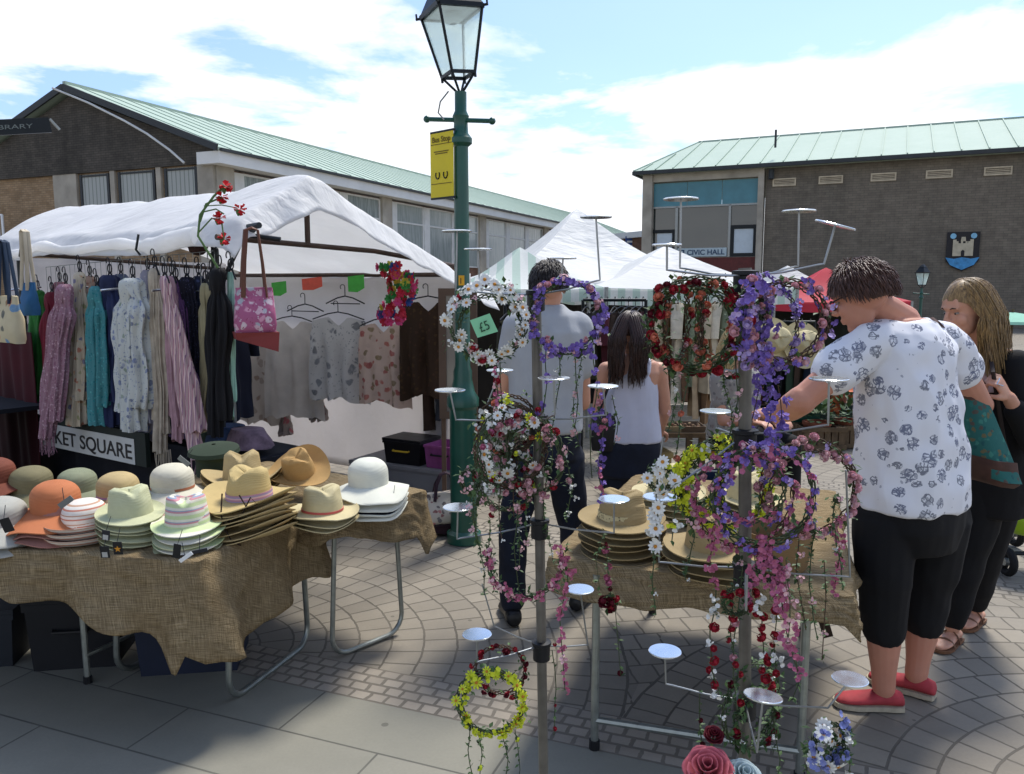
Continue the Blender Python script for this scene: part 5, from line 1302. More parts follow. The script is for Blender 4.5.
# ================================================================ FLOWER GARLAND STANDS
rg = random.Random(11)
fm = {}
def pm(key, c): return mat('petal_' + key, c, .65, 0, .14, 90, .05, 200, .2)
Wt, Pk, Mg, Pu, Lv, Rd, Dr, Pe, Yl, Pn, Bl, Ct = (pm('white', '#d6d6d0'), pm('pink', '#c9979f'), pm('magenta', '#b0647f'), pm('purple', '#7a63ab'), pm('lavender', '#b3a0cc'), pm('red', '#96222f'), pm('dark_red', '#5a1220'), pm('peach', '#c7775f'), pm('yellow', '#c5cc34'), pm('pale_pink', '#d2a9ac'), pm('pale_blue', '#7f86b8'), pm('centre', '#b5792a'))
leafm = mat('artificial_leaf', '#41592f', .6, 0, .35, 120, .1)
vinem = mat('artificial_vine', '#39442b', .7, 0, .3, 60)
brownvine = mat('brown_twig_vine', '#4a3a2c', .8, 0, .3, 60)
def m_daisy(m, r, n=11):
    b = MB(); Zv = Vector((0, 0, 1))
    for k in range(n):
        a = 2 * math.pi * k / n; d = Vector((math.cos(a), math.sin(a), 0)); e = Vector((-d.y, d.x, 0)); w_ = r * .2; cu = .10 * r * math.sin(k * 2.1)
        b.add([d * r * .2 - e * w_ * .4, d * r * .2 + e * w_ * .4, d * r * .75 + e * w_ + Zv * r * .12, d * r + e * w_ * .3 + Zv * cu, d * r - e * w_ * .3 + Zv * cu, d * r * .75 - e * w_ + Zv * r * .12], [(0, 1, 2, 5), (5, 2, 3, 4)])
    b.mi = 1; b.ball((0, 0, r * .1), (r * .27, r * .27, r * .16), 8, 5)
    return b.mesh('daisy', [m, Ct], smooth=False)
def m_rose(m, r, seed=0):
    b = MB(); rn = random.Random(seed)
    for ring, (n, rr, z, up) in enumerate(((3, .28, .62, .75), (4, .5, .45, .62), (5, .78, .2, .5), (6, 1.0, -.05, .3))):
        for k in range(n):
            a = 2 * math.pi * k / n + ring * .6 + rn.uniform(-.1, .1); d = Vector((math.cos(a), math.sin(a), 0)); e = Vector((-d.y, d.x, 0)); w_ = rr * 1.25 * math.tan(math.pi / n) if n > 3 else rr * 1.3
            q = [d * rr * .35 - Vector((0, 0, .35)), d * rr * .8 + e * w_ * .8 + Vector((0, 0, z - .3)), d * rr * 1.0 + e * w_ * .55 + Vector((0, 0, z + up * .35)), d * rr * .95 + Vector((0, 0, z + up * .5)), d * rr * 1.0 - e * w_ * .55 + Vector((0, 0, z + up * .35)), d * rr * .8 - e * w_ * .8 + Vector((0, 0, z - .3))]
            b.add([p * r for p in q], [(0, 1, 2, 3), (0, 3, 4, 5)])
    b.ball((0, 0, r * .25), (r * .5, r * .5, r * .6), 8, 6)
    return b.mesh('rosebud', m, smooth=False)
def m_blossom(m, r, seed=0):
    b = MB(); rn = random.Random(seed)
    for q in range(6):
        c_ = Vector((rn.uniform(-1.1, 1.1), rn.uniform(-1.1, 1.1), rn.uniform(-.5, .7))) * r
        petals(b, c_, (rn.uniform(-1, 1), rn.uniform(-1, 1), .8), r * .68, 5, .45, 1.1)
    return b.mesh('blossom', m, smooth=False)
FL = dict(daisy=m_daisy(Wt, 1), ydaisy=m_daisy(Yl, 1, 9), rose_pink=m_rose(Pk, 1, 1), rose_pale=m_rose(Pn, 1, 2), rose_red=m_rose(Rd, 1, 3), rose_dark=m_rose(Dr, 1, 4), rose_peach=m_rose(Pe, 1, 5), rose_white=m_rose(Wt, 1, 6), rose_mag=m_rose(Mg, 1, 7), rose_lav=m_rose(Lv, 1, 8),
          bl_purple=m_blossom(Pu, 1, 1), bl_pink=m_blossom(Mg, 1, 2), bl_pale=m_blossom(Pn, 1, 3), bl_lav=m_blossom(Lv, 1, 4), bl_white=m_blossom(Wt, 1, 5), bl_yellow=m_blossom(Yl, 1, 6), bl_blue=m_blossom(Bl, 1, 7), bl_red=m_blossom(Rd, 1, 8))
def flower(par, key, p, r, facing=None):
    d = Vector(facing) if facing is not None else Vector((rg.uniform(-1, 1), -1.2, rg.uniform(-.4, .9)))
    d = d.normalized(); q = d.to_track_quat('Z', 'Y') @ Quaternion((0, 0, 1), rg.uniform(0, 6.28))
    o = bpy.data.objects.new('flower', FL[key]); C.objects.link(o); o.parent = par
    o.location = p - wloc(par); o.rotation_mode = 'QUATERNION'; o.rotation_quaternion = q; k = r * rg.uniform(.8, 1.25) * (.82 if key.startswith('bl') else 1.0); o.scale = (k, k, k * .9)
def leaf(b, p, L_=.014, d=None):
    d = d or Vector((rg.gauss(0, 1), rg.gauss(0, .8), rg.gauss(-.2, .8))).normalized(); x, y = basis(d); w_ = L_ * .3
    b.add([p, p + d * L_ * .45 + x * w_ + y * L_ * .08, p + d * L_, p + d * L_ * .45 - x * w_ + y * L_ * .08], [(0, 1, 2, 3)])
def garland(label, px, py, Y, rpx, flowers, ringspec=((1, 0, 0),), leaves=70, trails=(), yaw=0.0, tilt=0.0, squash=1.0, vm=None, name='flower_garland', group=None, thick=.007, arc=None, leafL=.014):
    """hangs a flower head-dress: a twisted vine ring with leaves and flowers, optional trailing strands (pixel polylines)"""
    cen = P(px, py, Y); Rr = rpx * Y / F_
    r = empty(name, cen, label, 'garland', group)
    rot = Matrix.Rotation(R_(yaw), 3, 'Z') @ Matrix.Rotation(R_(tilt), 3, 'X')
    vb, lb = MB(), MB(); paths = []
    for (k, dx, dz) in ringspec:
        c_ = cen + Vector((dx * Y / F_, .012 * (k - 1) + rg.uniform(-.01, .01), -dz * Y / F_)); ph = rg.uniform(0, 6)
        for s_ in range(3):
            pts = []
            a0, a1 = arc or (0, 2 * math.pi)
            for i in range(48):
                t = a0 + (a1 - a0) * i / 48; rr = Rr * k * (1 + .045 * nz(math.cos(t) * 2 + ph, math.sin(t) * 2, s_)) + .004 * math.cos(t * 9 + s_ * 2.1)
                pts.append(c_ + rot @ Vector((rr * math.cos(t), .005 * math.sin(t * 9 + s_ * 2.1), rr * squash * math.sin(t))))
            vb.tube(pts, .0017, 4, closed=arc is None)
        paths.append(pts)
    tot = 0
    for path in paths:
        for i in range(int(leaves * 1.8) // len(paths)):
            p = path[int(rg.random() * len(path)) % len(path)]
            leaf(lb, p + Vector((rg.gauss(0, thick), rg.gauss(0, thick), rg.gauss(0, thick))), leafL * rg.uniform(.6, 1.45))
    fl = []
    boost = min(1.3, 97 / max(1, sum(n for _, n, _ in flowers) + sum(t_[2] for t_ in trails)))
    for (key, n, size) in flowers:
        n = max(n, int(n * boost))
        for i in range(n):
            path = paths[rg.randrange(len(paths))]; p = path[int((i + rg.random()) / n * len(path)) % len(path)]
            out = (p - cen); out.y = 0
            fl.append((key, p + Vector((rg.gauss(0, thick * .6), -abs(rg.gauss(0, thick)) - .004, rg.gauss(0, thick * .6))), size, (out.normalized() * .7 + Vector((rg.uniform(-.5, .5), -1, rg.uniform(-.3, .6))))))
    for tr in trails:
        pxs, keys, nf, size, nl = tr
        w3 = [P(x, y, Y + rg.uniform(-.02, .02)) for x, y in pxs]; pts = []
        for i in range(len(w3) - 1):
            for q in range(7):
                t = q / 7; pts.append(w3[i].lerp(w3[i + 1], t) + Vector((.004 * nz(i + t, px), .004 * nz(i + t, py, 3), 0)))
        pts.append(w3[-1])
        vb.tube(pts, .0012, 4)
        for i in range(nl):
            p = pts[rg.randrange(len(pts))]; leaf(lb, p, leafL * rg.uniform(.6, 1.1))
        for i in range(nf):
            p = pts[int((i + rg.random()) / nf * len(pts)) % len(pts)]; fl.append((keys[rg.randrange(len(keys))], p + Vector((rg.gauss(0, .005), rg.gauss(-.004, .006), rg.gauss(0, .004))), size, None))
    vb.build('vine', vm or vinem, r); lb.build('leaves', leafm, r, smooth=False)
    for f in fl[:99]: flower(r, *f)
    return r
# ---------------------------------------------------------------- the two wire stands
wire_m = mat('dull_wire', '#8e9192', .35, .8, .1, 30, .02)
disc_m = mat('mirror_display_disc', '#d5dade', .16, .85, .03, 30, 0)
def stand(px_top, py_top, px_bot, Y, label, r=.012):
    top = P(px_top, py_top, Y); bot = Vector((P(px_bot, 700, Y).x, Y + .0, 0))
    s_ = empty('garland_stand', bot, label, 'display stand')
    b = MB(); b.tube([bot + Vector((0, 0, .02)), top], r, 12); b.build('pole', mat('dull_pole', '#6b6862', .45, .6, .2, 20, .1), s_)
    b = MB(); b.lathe([(.001, 0), (.17, 0), (.17, .012), (.03, .025), (r * 1.6, .04), (r * 1.6, .09), (r, .09)], 28, bot); b.build('base', black_iron, s_)
    def polex(z): k = (z - bot.z) / (top.z - bot.z); return bot.lerp(top, k)
    s_['_'] = 0; del s_['_']
    return s_, polex
def hub(s_, polex, py, px, Y, r):
    z = P(px, py, Y).z; c_ = polex(z)
    b = MB(); b.lathe([(r, -.028), (r * 1.75, -.024), (r * 1.75, .012), (r * 2.0, .014), (r * 2.0, .022), (r, .024)], 14, c_); b.build('collar', black_plastic, s_)
    return c_ + Vector((0, 0, .012))
def arm(s_, h, end, top, Rd_=.035, tilt=(0, 0), thin=.0021, disc=True, lift=0.0):
    """arm: from the hub out to `end`, up to `top`, disc on it"""
    b = MB(); mid = h.lerp(end, .5) + Vector((0, 0, -.004))
    pts = [h, mid, end - (end - h).normalized() * .012, end, end + (top - end).normalized() * .012, top]
    b.tube(pts, thin, 7); a = b.build('arm', wire_m, s_)
    if disc:
        b = MB(); rot = Matrix.Rotation(R_(tilt[0]), 4, 'X') @ Matrix.Rotation(R_(tilt[1]), 4, 'Y')
        b.M = Matrix.Translation(top) @ rot; b.lathe([(.0005, 0), (Rd_ * .97, 0), (Rd_, .0012), (Rd_, .0028), (Rd_ * .96, .0036), (.0005, .0036)], 36)
        b.build('disc', disc_m, a, smooth=False)
YL, YR = 1.88, 1.62
SLs, plx = stand(536, 300, 547, YL, 'slim wire stand of daisy, purple and yellow flower garlands')
h1 = hub(SLs, plx, 300, 537, YL, .012); h2 = hub(SLs, plx, 424, 538, YL, .012); h3 = hub(SLs, plx, 528, 540, YL, .012); h4 = hub(SLs, plx, 650, 542, YL, .012)
for h_, (ex, ey, eY), (tx, ty), kw in (
    (h1, (456, 290, 1.86), (457, 232), {}), (h1, (480, 289, 2.02), (478, 250), {}), (h1, (562, 274, 2.1), (563, 259), {}), (h1, (600, 280, 1.8), (596, 218), dict(disc=True)),
    (h2, (456, 420, 1.80), (450, 391), {}), (h2, (487, 405, 2.05), (500, 371), {}), (h2, (606, 415, 1.78), (603, 387), {}), (h2, (555, 415, 1.70), (554, 379), {}),
    (h3, (457, 539, 1.78), (458, 508), {}), (h3, (614, 533, 1.74), (614, 500), {}),
    (h4, (477, 662, 1.80), (477, 635), {}), (h4, (588, 645, 1.92), (580, 590), {}), (h4, (494, 626, 2.12), (482, 584), dict(disc=False))):
    e_ = P(ex, ey, eY); t_ = P(tx, ty, eY); arm(SLs, h_, e_, t_, **kw)
SR_, prx = stand(745, 268, 757, YR, 'taller wire stand of red, purple and pink flower garlands', .0135)
g1 = hub(SR_, prx, 282, 746, YR, .0135); g2 = hub(SR_, prx, 440, 749, YR, .0135); g3 = hub(SR_, prx, 573, 752, YR, .0135); g4 = hub(SR_, prx, 706, 755, YR, .0135)
for h_, (ex, ey, eY), (tx, ty), kw in (
    (g1, (680, 268, 1.62), (681, 200), {}), (g1, (798, 266, 1.72), (799, 212), dict()), (g1, (824, 264, 1.46), (835, 226), dict(tilt=(8, 14), Rd_=.036)), (g1, (667, 270, 1.42), (667, 246), dict(Rd_=.026)),
    (g2, (655, 500, 1.60), (663, 437), dict(disc=False)), (g2, (716, 428, 1.75), (716, 412), {}), (g2, (828, 425, 1.44), (829, 380), {}),
    (g3, (659, 562, 1.58), (660, 498), {}), (g3, (850, 577, 1.55), (846, 470), dict(disc=False)), (g3, (746, 610, 1.40), (747, 575), dict(disc=False)),
    (g4, (666, 684, 1.62), (665, 652), {}), (g4, (757, 752, 1.38), (763, 697), dict(tilt=(-6, 6))), (g4, (828, 708, 1.52), (850, 680), dict())):
    e_ = P(ex, ey, eY); t_ = P(tx, ty, eY); arm(SR_, h_, e_, t_, **kw)
# ---------------------------------------------------------------- garlands on the slim stand
garland('white daisy wreath with green price card on the slim stand', 488, 322, 1.82, 38, [('daisy', 24, .0145), ('bl_white', 12, .008), ('rose_red', 5, .009), ('bl_pale', 6, .006)], ((1, 0, 0), (.8, 2, 4)), 130,
        trails=(([(500, 362), (502, 400), (506, 440), (508, 470)], ['bl_pale', 'bl_white'], 6, .006, 26), ([(496, 360), (498, 395), (496, 430)], ['bl_pink', 'rose_red', 'bl_pale'], 9, .007, 10)))
note = empty('price_note', P(484, 326, 1.78), 'mint green paper note with handwritten £5 in the daisy wreath', 'price card')
q = P(484, 326, 1.785); b = MB(); x_ = Vector((.92, 0, .38)); z_ = Vector((-.38, -.1, .9)); w_ = .024
b.prism([q - x_ * w_ - z_ * w_ * .8, q + x_ * w_ - z_ * w_, q + x_ * w_ * .95 + z_ * w_ * .9, q - x_ * w_ + z_ * w_], Vector((0, .0015, 0))); b.build('paper', mat('mint_paper', '#86c79c', .7, 0, .06), note, smooth=False)
text_obj('£5', 'lettering', mat('pen_ink', '#20402c', .6), note, q - x_ * .011 - z_ * .011 - Vector((0, .003, 0)), x_, z_, .030, .022, .0003)
garland('purple and pink blossom wreath beside the daisy wreath', 565, 315, 1.84, 34, [('bl_purple', 50, .0085), ('rose_pink', 11, .0085), ('bl_lav', 12, .007), ('rose_pale', 8, .008), ('bl_pale', 5, .006)], ((1, 0, 0), (1.03, 3, 3)), 60, thick=.0085,
        trails=(([(546, 350), (547, 380), (543, 412)], ['bl_purple'], 7, .007, 6), ([(592, 345), (598, 385), (590, 430), (592, 478)], ['bl_purple', 'bl_purple', 'bl_lav'], 9, .007, 8)))
garland('long purple strand falling past the dark jeans', 602, 420, 1.90, 8, [('bl_purple', 4, .007)], ((1, 0, 0),), 8, trails=(([(598, 395), (603, 430), (598, 470), (603, 500)], ['bl_purple', 'bl_pink', 'bl_purple', 'rose_pink'], 20, .0075, 10), ([(575, 355), (578, 400), (572, 440)], ['bl_pale'], 2, .006, 26), ([(612, 395), (618, 420), (614, 445)], ['bl_pale'], 1, .005, 10)))
mixk = [('daisy', 5, .0135), ('ydaisy', 2, .015), ('rose_pink', 7, .0095), ('rose_red', 5, .008), ('bl_white', 5, .008), ('rose_pale', 5, .008)]
for i, (dx, dy, rr, yw, fl_, lab) in enumerate(((495, 452, 38, 66, [('daisy', 5, .0135), ('rose_mag', 4, .0085), ('bl_white', 5, .008)], 'daisy and rose wreath seen edge on, outermost of the mixed bunch'),
        (512, 448, 42, 30, mixk, 'mixed rose and daisy wreath in front of the dark jeans'),
        (530, 455, 40, -35, [('rose_pink', 9, .009), ('bl_pale', 8, .007), ('rose_red', 5, .008), ('rose_pale', 5, .008)], 'pink and red rosebud wreath turned away within the mixed bunch'),
        (508, 425, 30, 10, [('ydaisy', 4, .014), ('rose_peach', 4, .008), ('bl_white', 5, .008), ('bl_yellow', 4, .009)], 'small yellow and peach wreath topping the mixed bunch'),
        (505, 478, 34, -15, [('rose_red', 5, .008), ('bl_pale', 6, .006), ('rose_pink', 4, .009), ('ydaisy', 1, .012)], 'dark leafy wreath with red buds at the foot of the mixed bunch'),
        (520, 462, 30, 75, [('rose_white', 5, .008), ('rose_dark', 5, .008), ('bl_pink', 4, .007)], 'white and dark red bud wreath squeezed inside the mixed bunch'))):
    garland(lab, dx, dy, 1.78 + .03 * i, rr, fl_, ((1, 0, 0), (.85, 2, 3)), 55, yaw=yw, vm=brownvine if i % 2 else None, thick=.012, trails=(([(dx - 20 + 8 * i, dy + 28), (dx - 22 + 9 * i, dy + 55), (dx - 18 + 8 * i, dy + 92)], ['bl_pale', 'bl_white'], 3, .005, 34),))
garland('pink blossom wreath below the mixed bunch with long pink strand', 525, 560, 1.82, 38, [('bl_pink', 24, .0075), ('bl_pale', 8, .007)], ((1, 0, 0),), 90, arc=(math.pi * .9, math.pi * 2.1),
        trails=(([(560, 548), (568, 580), (560, 620), (565, 690)], ['bl_pink', 'bl_pink', 'bl_pale'], 24, .007, 8), ([(490, 520), (488, 550), (494, 590)], ['bl_white'], 1, .005, 26), ([(518, 500), (514, 545), (520, 600)], ['bl_pale'], 2, .005, 26), ([(552, 650), (556, 690), (554, 735)], ['rose_red'], 3, .005, 8)))
garland('yellow green daisy wreath low on the slim stand', 490, 700, 1.76, 35, [('ydaisy', 15, .0125), ('bl_yellow', 20, .0095)], ((1, 0, 0), (.92, 3, 2)), 80,
        trails=(([(478, 732), (482, 755), (480, 790)], ['bl_yellow'], 1, .005, 26), ([(502, 735), (508, 760), (506, 800)], ['bl_yellow'], 1, .005, 26), ([(515, 730), (520, 770), (518, 800)], ['bl_yellow'], 1, .005, 18), ([(470, 725), (468, 750), (474, 780)], ['bl_yellow'], 0, .005, 16)))
garland('small dark red bud wreath behind the yellow green one', 500, 668, 1.86, 26, [('rose_red', 12, .0075), ('rose_dark', 12, .0075)], ((1, 0, 0),), 14, vm=brownvine)
# ---------------------------------------------------------------- garlands on the taller stand
garland('large red and peach rose wreath on the taller stand', 695, 325, 1.60, 45, [('rose_red', 22, .0095), ('rose_dark', 9, .009), ('rose_peach', 8, .009), ('rose_white', 4, .006)], ((1.04, 0, 0), (.98, 2, 3), (.88, -4, 2)), 200,
        trails=(([(735, 350), (738, 400), (728, 440)], ['rose_red', 'bl_pale'], 3, .006, 40), ([(690, 372), (680, 420), (676, 455)], ['rose_peach'], 2, .006, 36)))
for i, (x_c, rr, yw, lab) in enumerate(((678, 40, 62, 'peach rosebud wreath seen edge on inside the red one'), (700, 38, 80, 'narrow peach and red wreath hanging within the red wreath'), (716, 41, 55, 'orange red bud wreath overlapping the purple garlands'))):
    garland(lab, x_c, 322, 1.66 + .03 * i, rr, [('rose_peach', 9, .008), ('rose_red', 3, .007), ('rose_pale', 3, .007)], ((1, 0, 0),), 80, yaw=yw, vm=brownvine)
garland('thick purple and pink blossom garland at the head of the taller stand', 752, 322, 1.56, 40, [('bl_purple', 44, .009), ('rose_pink', 17, .0095), ('bl_lav', 14, .008), ('rose_lav', 10, .009)], ((1, 0, 0), (.9, 6, 4)), 40, yaw=58, thick=.013,
        trails=(([(766, 380), (772, 410), (764, 440), (768, 468)], ['bl_purple'], 12, .009, 6),))
garland('open purple twig wreath with pink roses by the short haired woman', 787, 322, 1.60, 41, [('rose_pink', 11, .0095), ('bl_lav', 10, .0075), ('bl_purple', 15, .007), ('rose_pale', 7, .009)], ((1, 0, 0), (.9, -3, 0)), 40, vm=brownvine)
garland('second purple twig wreath crossing the open one', 775, 330, 1.68, 40, [('bl_purple', 20, .008), ('rose_lav', 7, .009), ('bl_lav', 8, .007)], ((1, 0, 0),), 30, yaw=40, vm=brownvine,
        trails=(([(760, 380), (752, 420), (748, 465)], ['bl_purple', 'bl_lav'], 12, .0085, 6), ([(778, 385), (782, 420), (772, 455), (768, 478)], ['bl_purple'], 16, .009, 6)))
garland('purple and magenta wreath hanging mid height on the taller stand', 762, 496, 1.52, 52, [('bl_purple', 42, .0075), ('bl_pink', 26, .0085), ('rose_pink', 8, .0075), ('bl_lav', 14, .006)], ((1.0, 0, 0), (.97, 2, -1), (.62, -10, -6)), 60,
        trails=(([(752, 545), (756, 570), (748, 600)], ['bl_pink'], 9, .008, 4),))
garland('pink blossom wreath behind the purple and magenta one', 742, 498, 1.58, 50, [('bl_pink', 30, .008), ('rose_pink', 10, .008), ('bl_pale', 10, .007)], ((1, 0, 0),), 40, vm=brownvine,
        trails=(([(712, 530), (710, 560), (716, 590)], ['bl_pink'], 8, .007, 4),))
garland('pale pink rose wreath reaching towards the floral blouse', 808, 486, 1.64, 48, [('rose_pale', 18, .0095), ('rose_pink', 14, .0095), ('bl_lav', 6, .007)], ((1, 0, 0), (.9, 4, 6)), 110, vm=brownvine,
        trails=(([(836, 520), (840, 555), (834, 590)], ['bl_pink', 'bl_pink'], 10, .008, 6), ([(800, 528), (796, 570), (806, 630)], ['bl_pale'], 2, .006, 40), ([(824, 560), (826, 600), (822, 660)], ['bl_pale'], 1, .006, 34)))
garland('bright yellow green daisy wreath behind the purple one', 722, 482, 1.76, 46, [('ydaisy', 18, .0135), ('bl_yellow', 22, .011), ('bl_white', 6, .008)], ((1, 0, 0), (.88, 3, 4)), 240)
garland('second yellow green wreath overlapping the first behind the white daisies', 700, 478, 1.80, 34, [('ydaisy', 14, .013), ('bl_yellow', 22, .011)], ((1, 0, 0), (.8, 0, 0)), 160, yaw=30)
garland('white daisy strand at the side of the taller stand', 660, 478, 1.56, 12, [('daisy', 4, .015)], ((1, 0, 0),), 24, trails=(([(660, 458), (656, 490), (658, 520), (654, 545)], ['daisy', 'daisy', 'bl_white'], 11, .014, 10), ([(655, 545), (652, 580), (656, 615)], ['bl_white'], 1, .004, 24), ([(668, 460), (676, 500), (672, 540)], ['bl_yellow', 'bl_white'], 5, .008, 20)))
garland('long strands of red rosebuds hanging from the taller stand', 735, 600, 1.54, 14, [('rose_red', 4, .008)], ((1, 0, 0),), 20,
        trails=(([(716, 590), (710, 630), (712, 670), (722, 698)], ['rose_red', 'rose_red', 'bl_white'], 11, .0085, 24), ([(732, 585), (730, 630), (736, 670)], ['bl_white', 'rose_red', 'rose_pink'], 9, .0075, 26), ([(752, 590), (762, 620), (764, 660), (770, 690)], ['rose_red', 'rose_red', 'bl_white'], 14, .009, 14), ([(776, 596), (774, 640), (776, 672)], ['rose_red', 'bl_white'], 9, .008, 20)))
garland('pair of pink blossom strands beside the red rosebud strands', 770, 570, 1.50, 12, [('bl_pink', 6, .008)], ((1, 0, 0),), 10,
        trails=(([(766, 545), (776, 575), (784, 620), (798, 672)], ['bl_pink'], 24, .0085, 6), ([(786, 560), (790, 600), (788, 640)], ['rose_pale', 'bl_pale'], 7, .008, 14), ([(758, 540), (768, 560), (770, 600)], ['bl_pink'], 12, .0085, 4)))
garland('drooping leafy wreath with red buds at the foot of the taller stand', 752, 705, 1.62, 44, [('rose_dark', 5, .008), ('rose_red', 4, .008), ('bl_white', 5, .005)], ((1, 0, 0), (.75, 3, 12)), 190, yaw=35,
        trails=(([(700, 690), (700, 730), (706, 770)], ['rose_dark'], 2, .006, 26), ([(775, 730), (780, 760), (776, 800)], ['bl_white'], 1, .006, 26), ([(795, 650), (800, 680), (792, 700)], ['bl_white'], 0, .006, 16)))
garland('white daisy and blue blossom garland at the lowest right arm', 828, 742, 1.46, 21, [('daisy', 8, .0155), ('bl_blue', 10, .010), ('bl_white', 6, .008)], ((1, 0, 0), (.7, 0, 8)), 90, yaw=20,
        trails=(([(812, 735), (806, 765), (810, 800)], ['bl_white'], 3, .006, 24), ([(845, 735), (850, 765), (846, 800)], ['bl_white'], 3, .006, 30)))
garland('dark red rose and pink bud strand hanging by the front table leg', 608, 602, 2.48, 6, [('rose_dark', 3, .018), ('rose_red', 2, .012)], ((1, 0, 0),), 10, trails=(([(606, 545), (608, 575), (612, 600)], ['rose_mag', 'rose_dark'], 7, .011, 30), ([(604, 530), (596, 560), (600, 590)], ['bl_pale'], 0, .01, 24), ([(614, 600), (618, 640), (621, 676)], ['rose_dark'], 1, .008, 12)), leafL=.02)
garland('leafy strand of pink buds hanging over the slim stand side', 470, 480, 1.90, 10, [('bl_pale', 3, .006)], ((1, 0, 0),), 14, trails=(([(476, 450), (470, 500), (476, 540)], ['bl_white', 'bl_pale'], 5, .006, 30), ([(565, 455), (572, 490), (566, 520)], ['rose_pale', 'bl_white'], 5, .007, 34)))
# large roses resting at the stand's foot
def big_rose(px, py, Y, r, m, label, up=(0, -.5, 1)):
    c_ = P(px, py, Y); b = MB(); rn = random.Random(px)
    d0 = Vector(up).normalized(); Q = d0.to_track_quat('Z', 'Y').to_matrix()
    rs = empty('fabric_rose', c_, label, 'artificial flower')
    for ring, (n, rr, h_, z0) in enumerate(((2, .22, .62, .1), (3, .42, .6, .0), (4, .66, .52, -.1), (5, .9, .4, -.2), (5, 1.08, .22, -.3))):
        for k in range(n):
            a0 = 2 * math.pi * k / n + ring * .8; wa = 2 * math.pi / n * .75
            def f(u, v_, a0=a0, wa=wa, rr=rr, h_=h_, z0=z0):
                a = a0 + (u - .5) * 2 * wa * (1 - .25 * v_ ** 2); rad = rr * (.35 + .65 * v_ ** .6) * (1 + .10 * v_ ** 3 + .05 * math.sin(u * 9 + a0)); zz_ = z0 - .35 + (h_ + .5) * v_ - .14 * v_ ** 4 - .18 * abs(u - .5) ** 2 * v_ * 4
                return c_ + Q @ Vector((math.cos(a) * rad, math.sin(a) * rad, zz_)) * r
            b.grid(f, 8, 6)
    b.build('petals', m, rs, solid=.0008, angle=80)
    b = MB(); b.tube([c_ - d0 * r * .5, c_ - d0 * r * 1.6 + Vector((0, .02, -.05))], .003, 6); b.build('stem', stem_m, rs)
big_rose(708, 768, 1.50, .042, pm('salmon', '#b8606a'), 'large salmon pink fabric rose at the foot of the taller stand', (-.2, -.6, 1))
big_rose(714, 734, 1.56, .018, Dr, 'dark red fabric rose just above the large salmon rose')
big_rose(744, 776, 1.50, .034, pm('ice_blue', '#9fb0b4'), 'pale ice blue fabric rose beside the large salmon rose', (.1, -.5, 1))

for k, (x0, y0, Y, ln, lab) in enumerate(((492, 360, 1.9, 75, 'green leafy strand below the daisy wreath'), (556, 352, 1.92, 110, 'green leafy strand below the purple and pink wreath'), (578, 355, 1.94, 90, 'second green leafy strand below the purple and pink wreath'), (548, 470, 1.86, 90, 'leafy strand by the slim pole beneath the mixed bunch'), (480, 500, 1.84, 95, 'leafy strand at the outer side of the pink blossom wreath'),
        (728, 375, 1.66, 85, 'leafy strand falling from the red rose wreath towards the pole'), (672, 372, 1.64, 60, 'leafy strand falling from the outer side of the red wreath'), (690, 520, 1.72, 60, 'leafy strand below the yellow green wreaths'), (738, 560, 1.56, 150, 'long leafy strand among the red rosebuds'), (814, 530, 1.60, 110, 'leafy strand below the pale pink rose wreath'), (838, 500, 1.62, 90, 'leafy strand nearest the floral blouse'))):
    pts = [(x0 + 5 * math.sin(k + i * 1.1), y0 + ln * i / 4) for i in range(5)]
    garland(lab, x0, y0, Y, 2, [('bl_pale', 1, .005)], ((1, 0, 0),), 8, trails=((pts, ['bl_white', 'bl_pale'], 2, .005, 60),), name='leaf_strand', leafL=.013)
# ================================================================ PEOPLE
def remesh(mb, voxel, name, m, parent, it=4, disp=None, fac=.5):
    me = mb.mesh(name, m, Vector((0, 0, 0)), smooth=True, angle=180)
    tmp = bpy.data.objects.new('tmp', me); C.objects.link(tmp)
    md = tmp.modifiers.new('r', 'REMESH'); md.mode = 'VOXEL'; md.voxel_size = voxel; md.adaptivity = 0
    sm_ = tmp.modifiers.new('s', 'SMOOTH'); sm_.factor = fac; sm_.iterations = it
    bpy.context.view_layer.update()
    out = bpy.data.meshes.new_from_object(tmp.evaluated_get(bpy.context.evaluated_depsgraph_get()))
    C.objects.unlink(tmp); bpy.data.objects.remove(tmp); bpy.data.meshes.remove(me)
    out.name = name; out.materials.clear()
    for q in (m if isinstance(m, (list, tuple)) else [m]): out.materials.append(q)
    o0 = wloc(parent)
    if disp:
        nr = [v.normal.copy() for v in out.vertices]
        for v, n in zip(out.vertices, nr): v.co += n * disp(v.co)
    for v in out.vertices: v.co -= o0
    out.polygons.foreach_set('use_smooth', [True] * len(out.polygons)); out.update()
    o = bpy.data.objects.new(name, out); C.objects.link(o); o.parent = parent
    return o
def limb(b, pts, rad, n=14):
    """smooth tapered limb through joints (Catmull-Rom), rounded ends"""
    pts = [Vector(p) for p in pts]; P0 = [pts[0] * 2 - pts[1]] + pts + [pts[-1] * 2 - pts[-2]]; out, rr = [], []
    for i in range(1, len(P0) - 2):
        for k in range(5):
            t = k / 5; a, c_, d, e = P0[i - 1], P0[i], P0[i + 1], P0[i + 2]
            out.append(.5 * ((2 * c_) + (d - a) * t + (2 * a - 5 * c_ + 4 * d - e) * t * t + (3 * c_ - a - 3 * d + e) * t ** 3))
            rr.append(rad[i - 1] * (1 - sm(t)) + rad[i] * sm(t))
    out.append(pts[-1]); rr.append(rad[-1])
    b.tube(out, rr, n); b.ball(out[0], rr[0] * .99, 12, 8); b.ball(out[-1], rr[-1] * .99, 12, 8)
